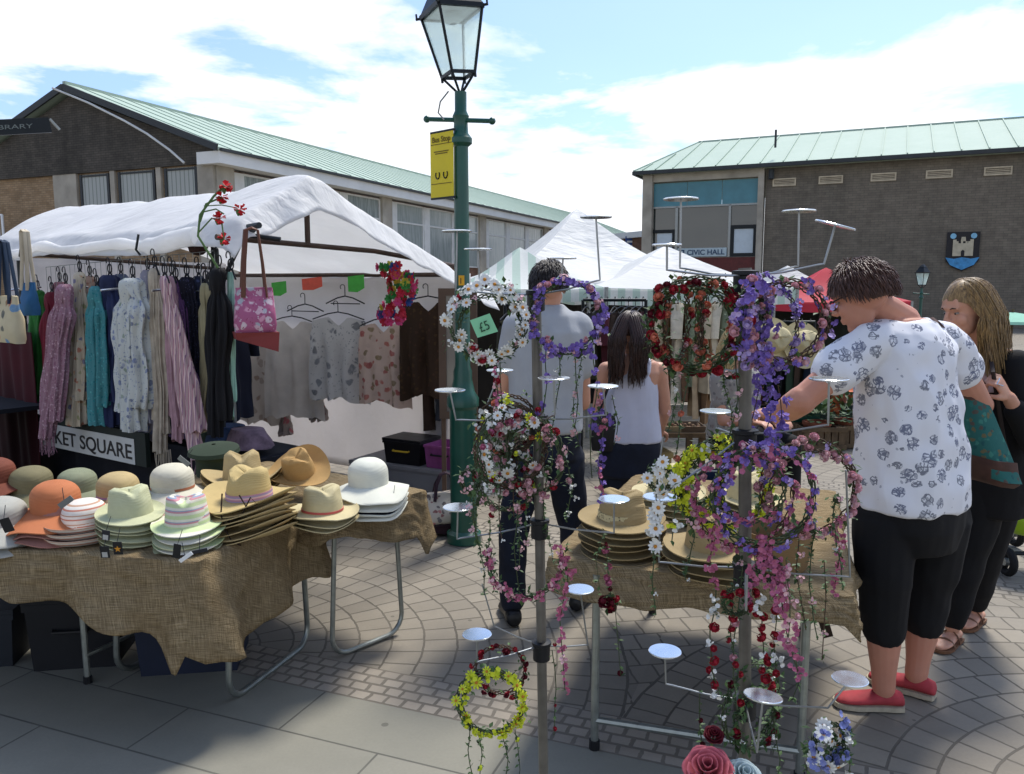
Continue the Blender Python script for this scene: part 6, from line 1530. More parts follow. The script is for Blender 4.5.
def torso(b, secs, ax, fw):
    """secs: (centre, half width, half depth) from bottom to top"""
    ax = Vector(ax).normalized(); fw = Vector(fw).normalized(); rs = []
    for c_, hw_, hd in secs:
        rs.append([Vector(c_) + ax * math.copysign(abs(math.cos(t)) ** .85, math.cos(t)) * hw_ + fw * math.copysign(abs(math.sin(t)) ** .9, math.sin(t)) * hd for t in [2 * math.pi * j / 28 for j in range(28)]])
    b.rings(rs)
def frame3(f, roll=0.0):
    f = Vector(f).normalized(); r = f.cross(Vector((0, 0, 1))).normalized(); u = r.cross(f)
    return Matrix((r, f, u)).transposed()
def head(b, c_, f, s=1.0):
    b.M = Matrix.Translation(c_) @ frame3(f).to_4x4() @ Matrix.Scale(s, 4)
    b.ball((0, -.012, .03), (.074, .094, .092), 20, 14); b.ball((0, .03, -.035), (.058, .062, .080), 18, 12); b.ball((0, .062, -.098), (.026, .024, .022))
    b.ball((0, .045, .04), (.062, .05, .05)); b.ball((.036, .058, -.03), (.024, .026, .03)); b.ball((-.036, .058, -.03), (.024, .026, .03))
    b.tube([(0, .090, .018), (0, .104, -.004), (0, .112, -.026), (0, .098, -.034)], [.008, .010, .0135, .010], 10); b.ball((.012, .096, -.029), .009); b.ball((-.012, .096, -.029), .009)
    b.tube([(-.048, .078, .026), (0, .092, .030), (.048, .078, .026)], [.008, .011, .008], 8)
    b.tube([(-.024, .086, -.060), (0, .094, -.058), (.024, .086, -.060)], [.004, .007, .004], 8); b.tube([(-.02, .085, -.070), (0, .092, -.071), (.02, .085, -.070)], [.004, .007, .004], 8)
    for s_ in (-1, 1):
        b.tube([(s_ * .074, -.004, .022), (s_ * .084, -.014, .014), (s_ * .083, -.012, -.012), (s_ * .075, -.002, -.03)], [.007, .010, .009, .007], 8)
    b.M = Matrix.Identity(4)
def hand(b, w_, d, palm_n, side=1, curl=.5, s=1.0):
    """w_: wrist, d: direction of the hand, palm_n: direction the palm faces, side: +1 thumb towards d x palm_n"""
    d = Vector(d).normalized(); n = Vector(palm_n); n = (n - d * n.dot(d)).normalized(); e = d.cross(n) * side
    def q(x, y, z): return Vector(w_) + (d * y + e * x + n * z) * s
    b.rings([[q(x * wx, y, z * .013) for x, z in [(math.cos(t), math.sin(t)) for t in [2 * math.pi * j / 12 for j in range(12)]]] for y, wx in ((-.02, .026), (.0, .028), (.03, .037), (.06, .042), (.085, .040))])
    for i, L_ in enumerate((.070, .078, .072, .056)):
        x0 = .031 - i * .0205; p = q(x0, .082, .0); pts = [p]; a = .15 + curl * .5; seg = (.42, .32, .26); cur = (x0, .082, .0)
        ang = 0
        for k in seg:
            ang += curl * 1.15 * (1 if k != .42 else .7); cur = (cur[0] * 1.02, cur[1] + L_ * k * math.cos(ang), cur[2] + L_ * k * math.sin(ang)); pts.append(q(*cur))
        b.tube(pts, [.0095 * s, .0088 * s, .0078 * s, .0066 * s], 8); b.ball(pts[0], .0098 * s); b.ball(pts[-1], .0066 * s)
    pts = [q(.026, .012, .004), q(.050, .038, .012), q(.055, .062, .024 + .02 * curl), q(.046, .082, .034 + .03 * curl)]
    b.tube(pts, [.014 * s, .012 * s, .010 * s, .0078 * s], 8); b.ball(pts[-1], .0078 * s)
def shoe(b, ank, d, L_=.25, w_=.045, h=.07, sole=0.0):
    d = Vector((d[0], d[1], 0)).normalized(); e = Vector((d.y, -d.x, 0)); a = Vector((ank[0], ank[1], 0)); rs = []
    for t, wk, hk in ((-.30, .45, .55), (-.27, .75, .85), (-.15, .86, 1.0), (0, .84, 1.0), (.2, .95, .78), (.42, 1.08, .60), (.58, .95, .5), (.68, .6, .38), (.71, .3, .25)):
        c_ = a + d * L_ * t
        rs.append([c_ + e * (w_ * wk * math.cos(q)) + Vector((0, 0, sole + max(0, h * hk * .5 * (1 + math.sin(q))))) for q in [2 * math.pi * j / 16 for j in range(16)]])
    b.rings(rs)
def skin_mat(name, c):
    s = NT(name); v = s.coord(False); cc = srgb(c)
    col = s.mix(s.noise(v, 18, 4), shade(cc, .86), shade(cc, 1.12)); col = s.mix(s.math('MULTIPLY', s.noise(v, 6, 2), .3), col, (cc[0] * 1.1, cc[1] * .72, cc[2] * .65, 1))
    s.b.inputs['Subsurface Weight'].default_value = .12; s.b.inputs['Subsurface Radius'].default_value = (.02, .008, .005); s.b.inputs['Subsurface Scale'].default_value = .5
    s.bump(s.noise(v, 250, 3), .12, .001)
    return s.fin(col, .5, 0, .35)
skin = skin_mat('fair_skin', '#b98c74'); skin_r = skin_mat('rosy_skin', '#b5826c')
def hair_mat(name, c, c2):
    s = NT(name); v = s.coord(False)
    n = s.noise(s.node('ShaderNodeMapping', {'Vector': v, 'Scale': (60, 60, 6)}).outputs[0], 2.5, 4, .7)
    col = s.mix(s.ramp(n, [(.35, (0, 0, 0)), (.65, (1, 1, 1))]), srgb(c), srgb(c2)); s.bump(n, .4, .002)
    return s.fin(col, .42, 0, .4)
def hair(par, m, c_, f, s=1.0, n=160, length=.05, down=None, cap=(.082, .100, .098), face=.35, spread=.01, seed=1, thick=.007, back_only=False, name='hair', low=-.35, part=None, wave=.006):
    """cap over the skull plus many tapered locks; length = how far locks fall"""
    M = Matrix.Translation(c_) @ frame3(f).to_4x4() @ Matrix.Scale(s, 4); b = MB(); rn = random.Random(seed); R3 = frame3(f)
    # skull cap with hairline
    rs = []
    for i in range(13):
        v = i / 12; ring = []
        for j in range(26):
            t = 2 * math.pi * j / 26; fr_ = math.sin(t)         # +1 at the face side
            lim = (.62 + face * .0) * math.pi if fr_ < 0 else (.62 - .22 * fr_ ** .7) * math.pi
            lim = lim * (1 + (.12 if fr_ < -.3 else 0)); ph = v * lim
            k = 1 + .03 * math.sin(t * 9 + v * 5) * v
            ring.append(M @ Vector((cap[0] * k * math.sin(ph) * math.cos(t), -.012 + cap[1] * k * math.sin(ph) * math.sin(t), .03 + cap[2] * math.cos(ph))))
        rs.append(ring)
    b.rings(rs, cap=False)
    for k in range(n):
        t = rn.uniform(0, 2 * math.pi); fr_ = math.sin(t)
        if back_only and fr_ > .2: t = -t; fr_ = math.sin(t)
        if length > .12 and fr_ > .45: t = (0.25 if rn.random() < .5 else 2.9) + rn.uniform(-.35, .2); fr_ = math.sin(t)
        lim = .60 if fr_ < 0 else .58 - .2 * fr_; ph = (rn.random() ** .6) * lim * math.pi
        q = Vector((cap[0] * math.sin(ph) * math.cos(t), -.012 + cap[1] * math.sin(ph) * math.sin(t), .03 + cap[2] * math.cos(ph)))
        out = Vector((q.x / cap[0], q.y / cap[1], (q.z - .03) / cap[2])).normalized()
        p = M @ q; L_ = length * rn.uniform(.7, 1.15)
        if length < .12:
            tang = (Vector((out.x, out.y, 0)) * .9 + Vector((0, -.3, -1.0)) * (.5 + math.sin(ph))).normalized(); tang = (tang - out * tang.dot(out) * .75 + out * (.12 + .5 * rn.random() ** 3)).normalized()
            d = R3 @ tang; pts = [p, p + d * L_ * .5 + (R3 @ out) * .004, p + d * L_ + Vector((0, 0, -.2 * L_))]
            b.tube(pts, [thick * s, thick * .9 * s, thick * .25 * s], 5)
        else:
            pts = [p]; cur = q.copy(); nst = 9; wv = rn.uniform(0, 6)
            for i in range(nst):
                st_ = L_ / nst
                if cur.z > -.02:
                    o_ = Vector((cur.x / cap[0] ** 2, (cur.y + .012) / cap[1] ** 2, (cur.z - .03) / cap[2] ** 2)).normalized(); g = Vector((.35 * (1 if cur.x > 0 else -1), -.45 if back_only else -.1 - (.25 if cur.y > .02 else 0), -1)); g = (g - o_ * min(0, g.dot(o_))).normalized()
                    cur = cur + g * st_ / s * 1.0
                    sc_ = Vector((cur.x / (cap[0] * 1.05), (cur.y + .012) / (cap[1] * 1.05), (cur.z - .03) / (cap[2] * 1.05)))
                    if sc_.length < 1 and cur.z > -.05: sc_.normalize(); cur = Vector((sc_.x * cap[0] * 1.05, sc_.y * cap[1] * 1.05 - .012, sc_.z * cap[2] * 1.05 + .03))
                    w3 = M @ cur; lastw = w3
                else:
                    lastw = lastw + Vector((spread * math.sin(wv + i) * .3, spread * math.cos(wv) * .3, -st_)) + (down or Vector((0, 0, 0))) * st_
                    w3 = lastw + Vector((wave * math.sin(i * 1.3 + wv), wave * math.cos(i + wv), 0))
                pts.append(w3)
            b.tube(pts, [thick * s * (1 - .6 * (i / nst) ** 3) for i in range(nst + 1)], 5)
    return b.build(name, m, par, angle=80)
def eyes(par, c_, f, s=1.0):
    M = Matrix.Translation(c_) @ frame3(f).to_4x4() @ Matrix.Scale(s, 4)
    b = MB(); b.M = M
    for x in (-.03, .03): b.ball((x, .076, .004), (.0120, .0095, .0045), 10, 8)
    e = b.build('eyes', mat('eye_white', '#8d857c', .4, 0, .02, 5, 0), par)
    b = MB(); b.M = M
    for x in (-.03, .03): b.ball((x, .0832, .0035), (.0052, .003, .0045), 8, 6)
    b.build('iris', mat('dark_iris', '#2a2320', .2, 0, .02, 5, 0), e)
    b = MB(); b.M = M
    for x in (-1, 1): b.tube([(x * .016, .094, .026), (x * .03, .094, .031), (x * .046, .082, .026)], [.002, .003, .0015], 6)
    b.build('brows', mat('brow_hair', '#3a2c22', .8), par)
def folds(amp, sx=9, sy=3.0, seed=0.0, fine=.3, hemz=None, ripple=.0):
    def f(p):
        a = nz(p.x * sx + seed, p.y * sx, p.z * sy); c_ = nz(p.x * sx * 2.4, p.y * sx * 2.4 + seed, p.z * sy * 2.6)
        v = amp * (1 - 2 * abs(a)) * .6 + amp * fine * c_
        if hemz is not None and p.z < hemz: v += ripple * (hemz - p.z) * nz(p.x * 14, p.y * 14, seed)
        return v
    return f
# ---------------------------------------------------------------- short haired woman in floral blouse
V3 = Vector
w1 = empty('person', (1.44, 3.0, 0), 'short haired woman in white blue flowered blouse, black cropped trousers and red shoes', 'person')
fw1 = V3((-.62, .78, 0)).normalized(); rt1 = V3((fw1.y, -fw1.x, 0))
def q1(px, py, Y=3.0): return P(px, py, Y)
def g1p(px, Y, z): p = P(px, 600, Y); p.z = z; return p
aL, aR = g1p(889, 2.93, .075), g1p(921, 3.04, .075)
b = MB(); hc1 = P(862, 297, 2.93); hf1 = V3((-.70, .62, -.36)).normalized()
head(b, hc1, hf1, 1.0)
limb(b, [q1(902, 322, 3.0), q1(893, 314, 2.98), P(876, 304, 2.95)], [.066, .056, .054])
torso(b, [(q1(912, 520), .20, .15), (q1(912, 480), .215, .16), (q1(909, 430), .20, .15), (q1(907, 390), .195, .14), (q1(906, 350), .19, .13), (q1(905, 332), .16, .10), (q1(902, 318), .09, .075)], rt1, fw1)
shL, shR = q1(868, 345, 2.90), q1(948, 348, 3.10)
elL, wrL = P(802, 400, 2.88), P(778, 416, 3.08)
limb(b, [shL, shL.lerp(elL, .5), elL], [.048, .054, .050]); limb(b, [elL, elL.lerp(wrL, .4), wrL], [.054, .052, .034])
elR, wrR = P(981, 405, 3.22), P(935, 398, 3.42)
limb(b, [shR, shR.lerp(elR, .5), elR], [.048, .052, .046]); limb(b, [elR, elR.lerp(wrR, .4), wrR], [.048, .044, .03])
hand(b, wrL + (wrL - elL).normalized() * .012, V3((-.35, .85, .15)), V3((.2, -.1, -1)), -1, .55)
hand(b, wrR + (wrR - elR).normalized() * .012, V3((-.8, .5, .2)), V3((-.3, -.2, -.8)), 1, .5)
knL, knR = P(884, 596, 2.92), P(927, 592, 3.06); hpL, hpR = P(886, 515, 2.95), P(938, 512, 3.05)
limb(b, [hpL, knL, knL.lerp(aL, .35), aL.lerp(knL, .12), aL + V3((0, 0, .0))], [.10, .066, .066, .044, .042]); limb(b, [hpR, knR, knR.lerp(aR, .35), aR.lerp(knR, .12), aR], [.10, .066, .066, .044, .042])
ft = V3((-.93, .12, 0)); ft2 = V3((-.72, .6, 0))
shoe(b, aL, ft, .235, .040, .055, .012); shoe(b, aR, ft2, .235, .040, .055, .012)
remesh(b, .0046, 'body', skin_r, w1, 5)
# blouse
b = MB()
torso(b, [(q1(911, 503), .232, .178), (q1(911, 478), .236, .18), (q1(910, 445), .226, .172), (q1(908, 410), .216, .162), (q1(907, 375), .212, .155), (q1(906, 348), .205, .142), (q1(906, 332), .185, .118), (q1(906, 322), .14, .09)], rt1, fw1)
limb(b, [q1(893, 335, 2.98), q1(876, 340, 2.93), shL, shL.lerp(elL, .25), shL.lerp(elL, .46)], [.055, .069, .077, .081, .086]); limb(b, [q1(925, 335, 3.03), q1(938, 340, 3.06), shR, shR.lerp(elR, .2), shR.lerp(elR, .34)], [.055, .068, .075, .076, .080])
def sketch_mat():
    s = NT('white_sketch_flower_fabric'); v = s.coord(False)
    w_ = s.node('ShaderNodeTexNoise', {'Vector': v, 'Scale': 30.0, 'Detail': 3.0}).outputs['Color']
    d = s.node('ShaderNodeVectorMath', {0: w_, 3: .022}, operation='SCALE').outputs[0]; vv = s.node('ShaderNodeVectorMath', {0: v, 1: d}, operation='ADD').outputs[0]
    v1 = s.node('ShaderNodeTexVoronoi', {'Vector': vv, 'Scale': 17.0}); v2 = s.node('ShaderNodeTexVoronoi', {'Vector': vv, 'Scale': 55.0, 'Randomness': 1.0}, feature='DISTANCE_TO_EDGE')
    v3 = s.node('ShaderNodeTexVoronoi', {'Vector': vv, 'Scale': 30.0})
    blob = s.math('LESS_THAN', v1.outputs['Distance'], .40); sep = s.node('ShaderNodeSeparateColor', {0: v1.outputs['Color']})
    size = s.math('LESS_THAN', v1.outputs['Distance'], s.math('MULTIPLY_ADD', sep.outputs[0], .26, .26))
    lines = s.math('LESS_THAN', v2.outputs['Distance'], .10)
    wash = s.math('GREATER_THAN', s.noise(v, 55, 3), .50)
    ring = s.math('MULTIPLY', s.math('GREATER_THAN', v1.outputs['Distance'], .10), s.math('LESS_THAN', v1.outputs['Distance'], .15))
    m1 = s.math('MULTIPLY', size, s.math('MAXIMUM', s.math('MAXIMUM', lines, s.math('MULTIPLY', wash, .6)), ring))
    sm2 = s.math('MULTIPLY', s.math('LESS_THAN', v3.outputs['Distance'], .14), s.math('GREATER_THAN', s.node('ShaderNodeSeparateColor', {0: v3.outputs['Color']}).outputs[1], .6))
    mk = s.math('MAXIMUM', m1, s.math('MULTIPLY', sm2, .6))
    ink_ = s.mix(sep.outputs[2], srgb('#4a5472'), srgb('#5f636e'))
    col = s.mix(s.math('MULTIPLY', mk, .85), srgb('#dcdde2'), ink_); s.bump(s.noise(v, 400, 2), .2, .001)
    return s.fin(col, .8, 0, .15, .05)
remesh(b, .0062, 'blouse', sketch_mat(), w1, 14, folds(.019, 6, 4.2, 3.0, .6))
# trousers
blk = mat('black_stretch_fabric', '#0e0e10', .85, 0, .2, 10, .15, 150)
b = MB(); torso(b, [(q1(912, 545), .165, .14), (q1(912, 522), .212, .165), (q1(912, 500), .222, .168), (q1(911, 480), .215, .16)], rt1, fw1)
limb(b, [hpL + V3((0, 0, -.02)), P(884, 560, 2.93), knL, knL.lerp(aL, .34)], [.118, .106, .088, .078]); limb(b, [hpR + V3((0, 0, -.02)), P(932, 560, 3.05), knR, knR.lerp(aR, .34)], [.118, .106, .088, .078])
remesh(b, .0075, 'trousers', blk, w1, 5, folds(.008, 8, 6, 1.0))
# shoes
redsh = mat('faded_red_canvas', '#a33a40', .75, 0, .2, 20, .2); sole_m = mat('rope_sole', '#a39a86', .85, 0, .15, 40, .3)
for a_, d_ in ((aL, ft), (aR, ft2)):
    b = MB(); shoe(b, a_, d_, .25, .046, .062, .014); sh_ = remesh(b, .005, 'shoe', redsh, w1, 3)
    b = MB(); d_ = d_.normalized(); e_ = V3((d_.y, -d_.x, 0)); c_ = V3((a_.x, a_.y, 0)); ol = [(-.30, .5), (-.28, .8), (-.15, .92), (0, .9), (.2, 1.0), (.42, 1.14), (.6, 1.0), (.7, .66), (.735, .3)]
    pl_ = [c_ + d_ * .25 * t + e_ * .046 * k_ for t, k_ in ol] + [c_ + d_ * .25 * t - e_ * .046 * k_ for t, k_ in reversed(ol)]
    b.prism([p + V3((0, 0, .002)) for p in pl_], V3((0, 0, .018))); b.build('sole', sole_m, sh_, smooth=False)
hair(w1, hair_mat('short_brown_hair', '#33211a', '#5e4032'), hc1, hf1, 1.03, 2600, .036, cap=(.083, .103, .098), thick=.0023, seed=3, spread=.004)
eyes(w1, hc1, hf1)
b = MB(); b.M = Matrix.Translation(hc1) @ frame3(hf1).to_4x4()
for x in (-1, 1): b.tube([(x * .078, -.002, .012), (x * .075, .05, .014), (x * .066, .094, .010)], .0028, 6)
for x in (-.031, .031): b.tube([(x + .026 * math.cos(t), .101 - abs(x) * .1, .002 + .018 * math.sin(t)) for t in [2 * math.pi * i / 18 for i in range(18)]], .0024, 6, closed=True)
b.tube([(-.006, .104, .006), (.006, .104, .006)], .002, 5)
b.build('glasses', black_plastic, w1)
# shoulder bag carried by her
bagm = floral('teal_paisley', '#2c5f5a', ['#234c50', '#3f7a6c', '#57403a', '#2f6660', '#6b5a3a'], 45, .5)
sb = empty('shoulder_bag', P(990, 430, 3.22), 'teal patterned shoulder bag with brown bands hanging behind the floral blouse', 'bag')
b = MB(); c_ = P(988, 432, 3.22); ax_ = V3((.93, .35, 0)).normalized(); nr_ = V3((.35, -.93, 0))
tp = [(P(972, 390, 3.2), .055), (P(976, 410, 3.2), .065), (P(983, 440, 3.2), .080), (P(989, 466, 3.2), .088), (P(991, 478, 3.2), .08)]
def ring_(c_, w_, dd): return [c_ + ax_ * w_ * math.copysign(abs(math.cos(t)) ** .5, math.cos(t)) + nr_ * dd * math.sin(t) + V3((0, 0, .02 * math.cos(t) * -1)) for t in [2 * math.pi * j / 24 for j in range(24)]]
b.rings([ring_(c_, w_, .03 + .02 * i) for i, (c_, w_) in enumerate(tp)]); b.build('body', bagm, sb, angle=50)
brn = mat('brown_bag_band', '#4a332c', .75, 0, .25, 20)
b = MB(); b.rings([ring_(P(966, 376, 3.2), .055, .032), ring_(P(972, 398, 3.2), .066, .042), ring_(P(973, 402, 3.2), .06, .038)]); b.build('top_band', brn, sb, angle=50)
b = MB(); b.rings([ring_(P(988, 458, 3.2), .092, .092), ring_(P(992, 480, 3.2), .086, .09), ring_(P(992, 484, 3.2), .07, .07)]); b.build('base_band', brn, sb, angle=50)
b = MB(); b.tube([P(966, 378, 3.19), P(950, 335, 3.06), P(938, 322, 2.98), P(932, 318, 3.05), P(950, 340, 3.24), P(985, 385, 3.24)], .007, 6, flat=.5); b.build('strap', brn, sb)
# ---------------------------------------------------------------- fair haired woman in black
w2 = empty('person', (2.05, 3.5, 0), 'fair haired woman in black jacket and trousers clutching a strap at her chest', 'person')
fw2 = V3((-.86, -.5, 0)).normalized(); rt2 = V3((fw2.y, -fw2.x, 0)); hc2 = P(966, 309, 3.45); hf2 = V3((-.93, -.22, -.28)).normalized()
b = MB(); head(b, hc2, hf2, .98); limb(b, [P(990, 350, 3.5), P(984, 338, 3.48), P(975, 322, 3.46)], [.058, .052, .05])
T2 = [(P(985, 510, 3.55), .155, .125), (P(988, 480, 3.55), .175, .14), (P(992, 440, 3.54), .15, .12), (P(994, 405, 3.53), .165, .125), (P(994, 375, 3.52), .18, .125), (P(992, 358, 3.5), .155, .09), (P(990, 348, 3.5), .08, .06)]
torso(b, T2, rt2, fw2)
sl2, sr2 = P(1014, 366, 3.36), P(975, 362, 3.66)
el2, wr2 = P(1036, 446, 3.3), P(1009, 398, 3.24)
limb(b, [sl2, sl2.lerp(el2, .5), el2], [.052, .047, .04]); limb(b, [el2, el2.lerp(wr2, .4), wr2], [.04, .038, .027])
hand(b, wr2 + (wr2 - el2).normalized() * .01, (P(988, 366, 3.22) - wr2), V3((-.5, .6, -.2)), 1, 1.05)
er2, wri2 = P(965, 430, 3.6), P(950, 400, 3.45)
limb(b, [sr2, sr2.lerp(er2, .5), er2], [.05, .046, .038]); limb(b, [er2, wri2], [.038, .027]); hand(b, wri2, V3((-.6, -.3, .4)), V3((0, 0, -1)), -1, .6)
a2, a3 = P(953, 620, 3.5), P(975, 620, 3.72); a2.z = a3.z = .075
k2, k3 = P(968, 562, 3.5), P(985, 560, 3.66); h2_, h3_ = P(985, 492, 3.5), P(1000, 492, 3.62)
for h_, k_, a_ in ((h2_, k2, a2), (h3_, k3, a3)): limb(b, [h_, k_, k_.lerp(a_, .4), a_], [.08, .055, .05, .034])
for a_ in (a2, a3): shoe(b, a_, V3((-.75, -.65, 0)), .22, .038, .05, .01)
remesh(b, .005, 'body', skin, w2, 5)
b = MB(); torso(b, [(c_, hw_ + .016, hd + .018) for c_, hw_, hd in T2[:-1]], rt2, fw2)
limb(b, [sl2, sl2.lerp(el2, .5), el2], [.066, .062, .054]); limb(b, [el2, el2.lerp(wr2, .75)], [.054, .040]); limb(b, [sr2, sr2.lerp(er2, .5), er2, er2.lerp(wri2, .7)], [.066, .06, .05, .04])
remesh(b, .008, 'jacket', mat('black_knit_jacket', '#121214', .9, 0, .25, 12, .3, 120), w2, 5, folds(.012, 9, 5, 6.0))
b = MB(); torso(b, [(P(983, 392, 3.42), .05, .05), (P(980, 372, 3.41), .052, .05), (P(979, 362, 3.42), .04, .04)], rt2, fw2); remesh(b, .008, 'blouse', mat('pale_rose_top', '#b89a9a', .8), w2, 4)
b = MB()
for h_, k_, a_ in ((h2_, k2, a2), (h3_, k3, a3)): limb(b, [h_, h_.lerp(k_, .5), k_, k_.lerp(a_, .5), k_.lerp(a_, .9)], [.098, .088, .07, .06, .048])
torso(b, [(c_, hw_ + .012, hd + .012) for c_, hw_, hd in T2[:2]], rt2, fw2)
remesh(b, .008, 'trousers', blk, w2, 4, folds(.007, 9, 6, 2.0))
sand = mat('tan_sandal_leather', '#6b4a34', .6)
for a_ in (a2, a3):
    b = MB(); d_ = V3((-.75, -.65, 0)).normalized(); e_ = V3((d_.y, -d_.x, 0)); c_ = V3((a_.x, a_.y, 0)); pl_ = [c_ + d_ * .22 * t + e_ * .042 * k_ for t, k_ in ol] + [c_ + d_ * .22 * t - e_ * .042 * k_ for t, k_ in reversed(ol)]
    b.prism([p + V3((0, 0, .001)) for p in pl_], V3((0, 0, .012))); s_ = b.build('sandal', sand, w2, smooth=False)
    for t, z in ((.36, .036), (.1, .055)):
        b = MB(); b.tube([c_ + d_ * .22 * t + e_ * .044 * math.cos(q) * 1.0 + V3((0, 0, .01 + z * math.sin(q))) for q in [math.pi * i / 8 for i in range(9)]], .006, 6, flat=.5); b.build('strap', sand, s_)
hair(w2, hair_mat('fair_streaked_hair', '#46341f', '#96794a'), hc2, hf2, 1.0, 1500, .30, cap=(.082, .102, .100), thick=.0024, seed=9, spread=.02, wave=.008, down=V3((.10, -.02, 0)))
eyes(w2, hc2, hf2, .98)
b = MB(); b.tube([P(1000, 378, 3.20), P(997, 384, 3.195), P(1003, 386, 3.2)], .003, 6); b.build('ring', chrome, w2)
b = MB(); b.tube([P(990, 352, 3.4), P(993, 372, 3.22), P(1004, 440, 3.30), P(1016, 480, 3.34)], .008, 6, flat=.5); b.build('bag_strap', mat('dark_strap2', '#2a211f', .7), w2)
# ---------------------------------------------------------------- dark haired man seen from behind
m1_ = empty('person', (.15, 3.75, 0), 'dark haired man in grey t-shirt and dark jeans seen from behind', 'person')
fwm = V3((.12, 1, 0)).normalized(); rtm = V3((fwm.y, -fwm.x, 0)); hcm = P(549, 288, 3.72); hfm = V3((.25, .95, -.18)).normalized()
b = MB(); head(b, hcm, hfm, .93); limb(b, [P(547, 312, 3.75), P(548, 302, 3.74), P(549, 290, 3.73)], [.07, .058, .056])
TM = [(P(545, 458, 3.75), .155, .115), (P(545, 430, 3.75), .155, .12), (P(545, 395, 3.75), .15, .115), (P(546, 360, 3.75), .152, .115), (P(547, 332, 3.75), .158, .115), (P(547, 316, 3.75), .125, .085), (P(547, 308, 3.75), .08, .06)]
torso(b, TM, rtm, fwm)
sLm, sRm = P(518, 328, 3.74), P(577, 328, 3.74); eLm, wLm = P(504, 392, 3.82), P(520, 398, 4.05); eRm, wRm = P(582, 402, 3.80), P(570, 400, 4.05)
for s_, e_, w_, sd_ in ((sLm, eLm, wLm, 1), (sRm, eRm, wRm, -1)):
    limb(b, [s_, s_.lerp(e_, .5), e_], [.056, .050, .042]); limb(b, [e_, e_.lerp(w_, .4), w_], [.042, .040, .028]); hand(b, w_, V3((0, 1, -.1)), V3((0, 0, -1)), sd_, .6)
aLm, aRm = P(512, 600, 3.74), P(580, 600, 3.92); aLm.z = aRm.z = .08; kLm, kRm = P(514, 530, 3.74), P(573, 526, 3.86); hLm, hRm = P(528, 455, 3.75), P(563, 455, 3.76)
for h_, k_, a_ in ((hLm, kLm, aLm), (hRm, kRm, aRm)): limb(b, [h_, k_, k_.lerp(a_, .35), a_], [.085, .06, .056, .04])
for a_, d_ in ((aLm, V3((-.15, 1, 0))), (aRm, V3((.4, 1, 0)))): shoe(b, a_, d_, .26, .042, .07, .01)
remesh(b, .0065, 'body', skin, m1_, 4)
b = MB(); torso(b, [(c_, hw_ + .02, hd + .02) for c_, hw_, hd in TM[1:-1]] + [(P(547, 310, 3.75), .09, .08), (P(547, 305, 3.75), .07, .068)], rtm, fwm)
for s_, e_ in ((sLm, eLm), (sRm, eRm)): limb(b, [s_, s_.lerp(e_, .25), s_.lerp(e_, .5)], [.072, .072, .070])
remesh(b, .0085, 't_shirt', mat('light_grey_jersey', '#989b9f', .9, 0, .08, 8, .2, 150), m1_, 5, folds(.013, 8, 4, 8.0))
den = mat('dark_denim', '#161b28', .9, 0, .3, 12, .3, 140)
b = MB(); torso(b, [(c_, hw_ + .012, hd + .012) for c_, hw_, hd in TM[:2]], rtm, fwm)
for h_, k_, a_ in ((hLm, kLm, aLm), (hRm, kRm, aRm)): limb(b, [h_, h_.lerp(k_, .5), k_, k_.lerp(a_, .5), k_.lerp(a_, .93)], [.098, .085, .070, .064, .060])
remesh(b, .0085, 'jeans', den, m1_, 4, folds(.010, 10, 9, 4.0))
for a_, d_ in ((aLm, V3((-.15, 1, 0))), (aRm, V3((.4, 1, 0)))):
    b = MB(); shoe(b, a_, d_, .28, .05, .085, .002); remesh(b, .007, 'shoe', mat('black_leather_shoe', '#141416', .4), m1_, 3)
hair(m1_, hair_mat('black_brown_hair', '#14100e', '#2c211c'), hcm, hfm, .96, 2200, .028, cap=(.083, .100, .098), thick=.0023, seed=13)
eyes(m1_, hcm, hfm)
# ---------------------------------------------------------------- long haired woman in a white vest
w3_ = empty('person', (.68, 4.7, 0), 'woman with long dark hair in a white vest top seen from behind', 'person')
fw3 = V3((.05, 1, 0)).normalized(); rt3 = V3((fw3.y, -fw3.x, 0)); hc3 = P(631, 332, 4.66); hf3 = V3((.25, .94, -.1)).normalized()
def p3(px, py, Y=4.7): return P(px, py, Y)
T3 = [(p3(630, 470), .175, .14), (p3(630, 445), .172, .14), (p3(631, 415), .14, .11), (p3(631, 390), .145, .11), (p3(632, 372), .165, .11), (p3(632, 362), .15, .085), (p3(632, 355), .07, .055)]
b = MB(); head(b, hc3, hf3, .93); limb(b, [p3(632, 360), p3(632, 352), P(631, 344, 4.67)], [.055, .048, .048]); torso(b, T3, rt3, fw3)
s3L, s3R = p3(606, 370, 4.69), p3(659, 370, 4.70); e3L, w3L = p3(598, 412, 4.72), p3(610, 425, 4.95); e3R, w3R = p3(665, 410, 4.74), p3(660, 432, 4.90)
for s_, e_, w__, sd_ in ((s3L, e3L, w3L, 1), (s3R, e3R, w3R, -1)):
    limb(b, [s_, s_.lerp(e_, .5), e_], [.050, .044, .038]); limb(b, [e_, w__], [.038, .026]); hand(b, w__, V3((0, 1, -.3)), V3((0, 0, -1)), sd_, .6)
for x in (-1, 1):
    h_ = p3(630 + 14 * x, 470); a_ = p3(630 + 16 * x, 540); a_.z = .08; k_ = h_.lerp(a_, .48); limb(b, [h_, k_, k_.lerp(a_, .4), a_], [.088, .056, .052, .036]); shoe(b, a_, V3((.1 * x, 1, 0)), .23, .04, .06)
remesh(b, .007, 'body', skin, w3_, 4)
b = MB(); torso(b, [(p3(630, 440), .182, .15), (p3(631, 425), .172, .138), (p3(631, 408), .158, .125), (p3(631, 390), .155, .122), (p3(632, 376), .135, .118), (p3(632, 368), .11, .1)], rt3, fw3)
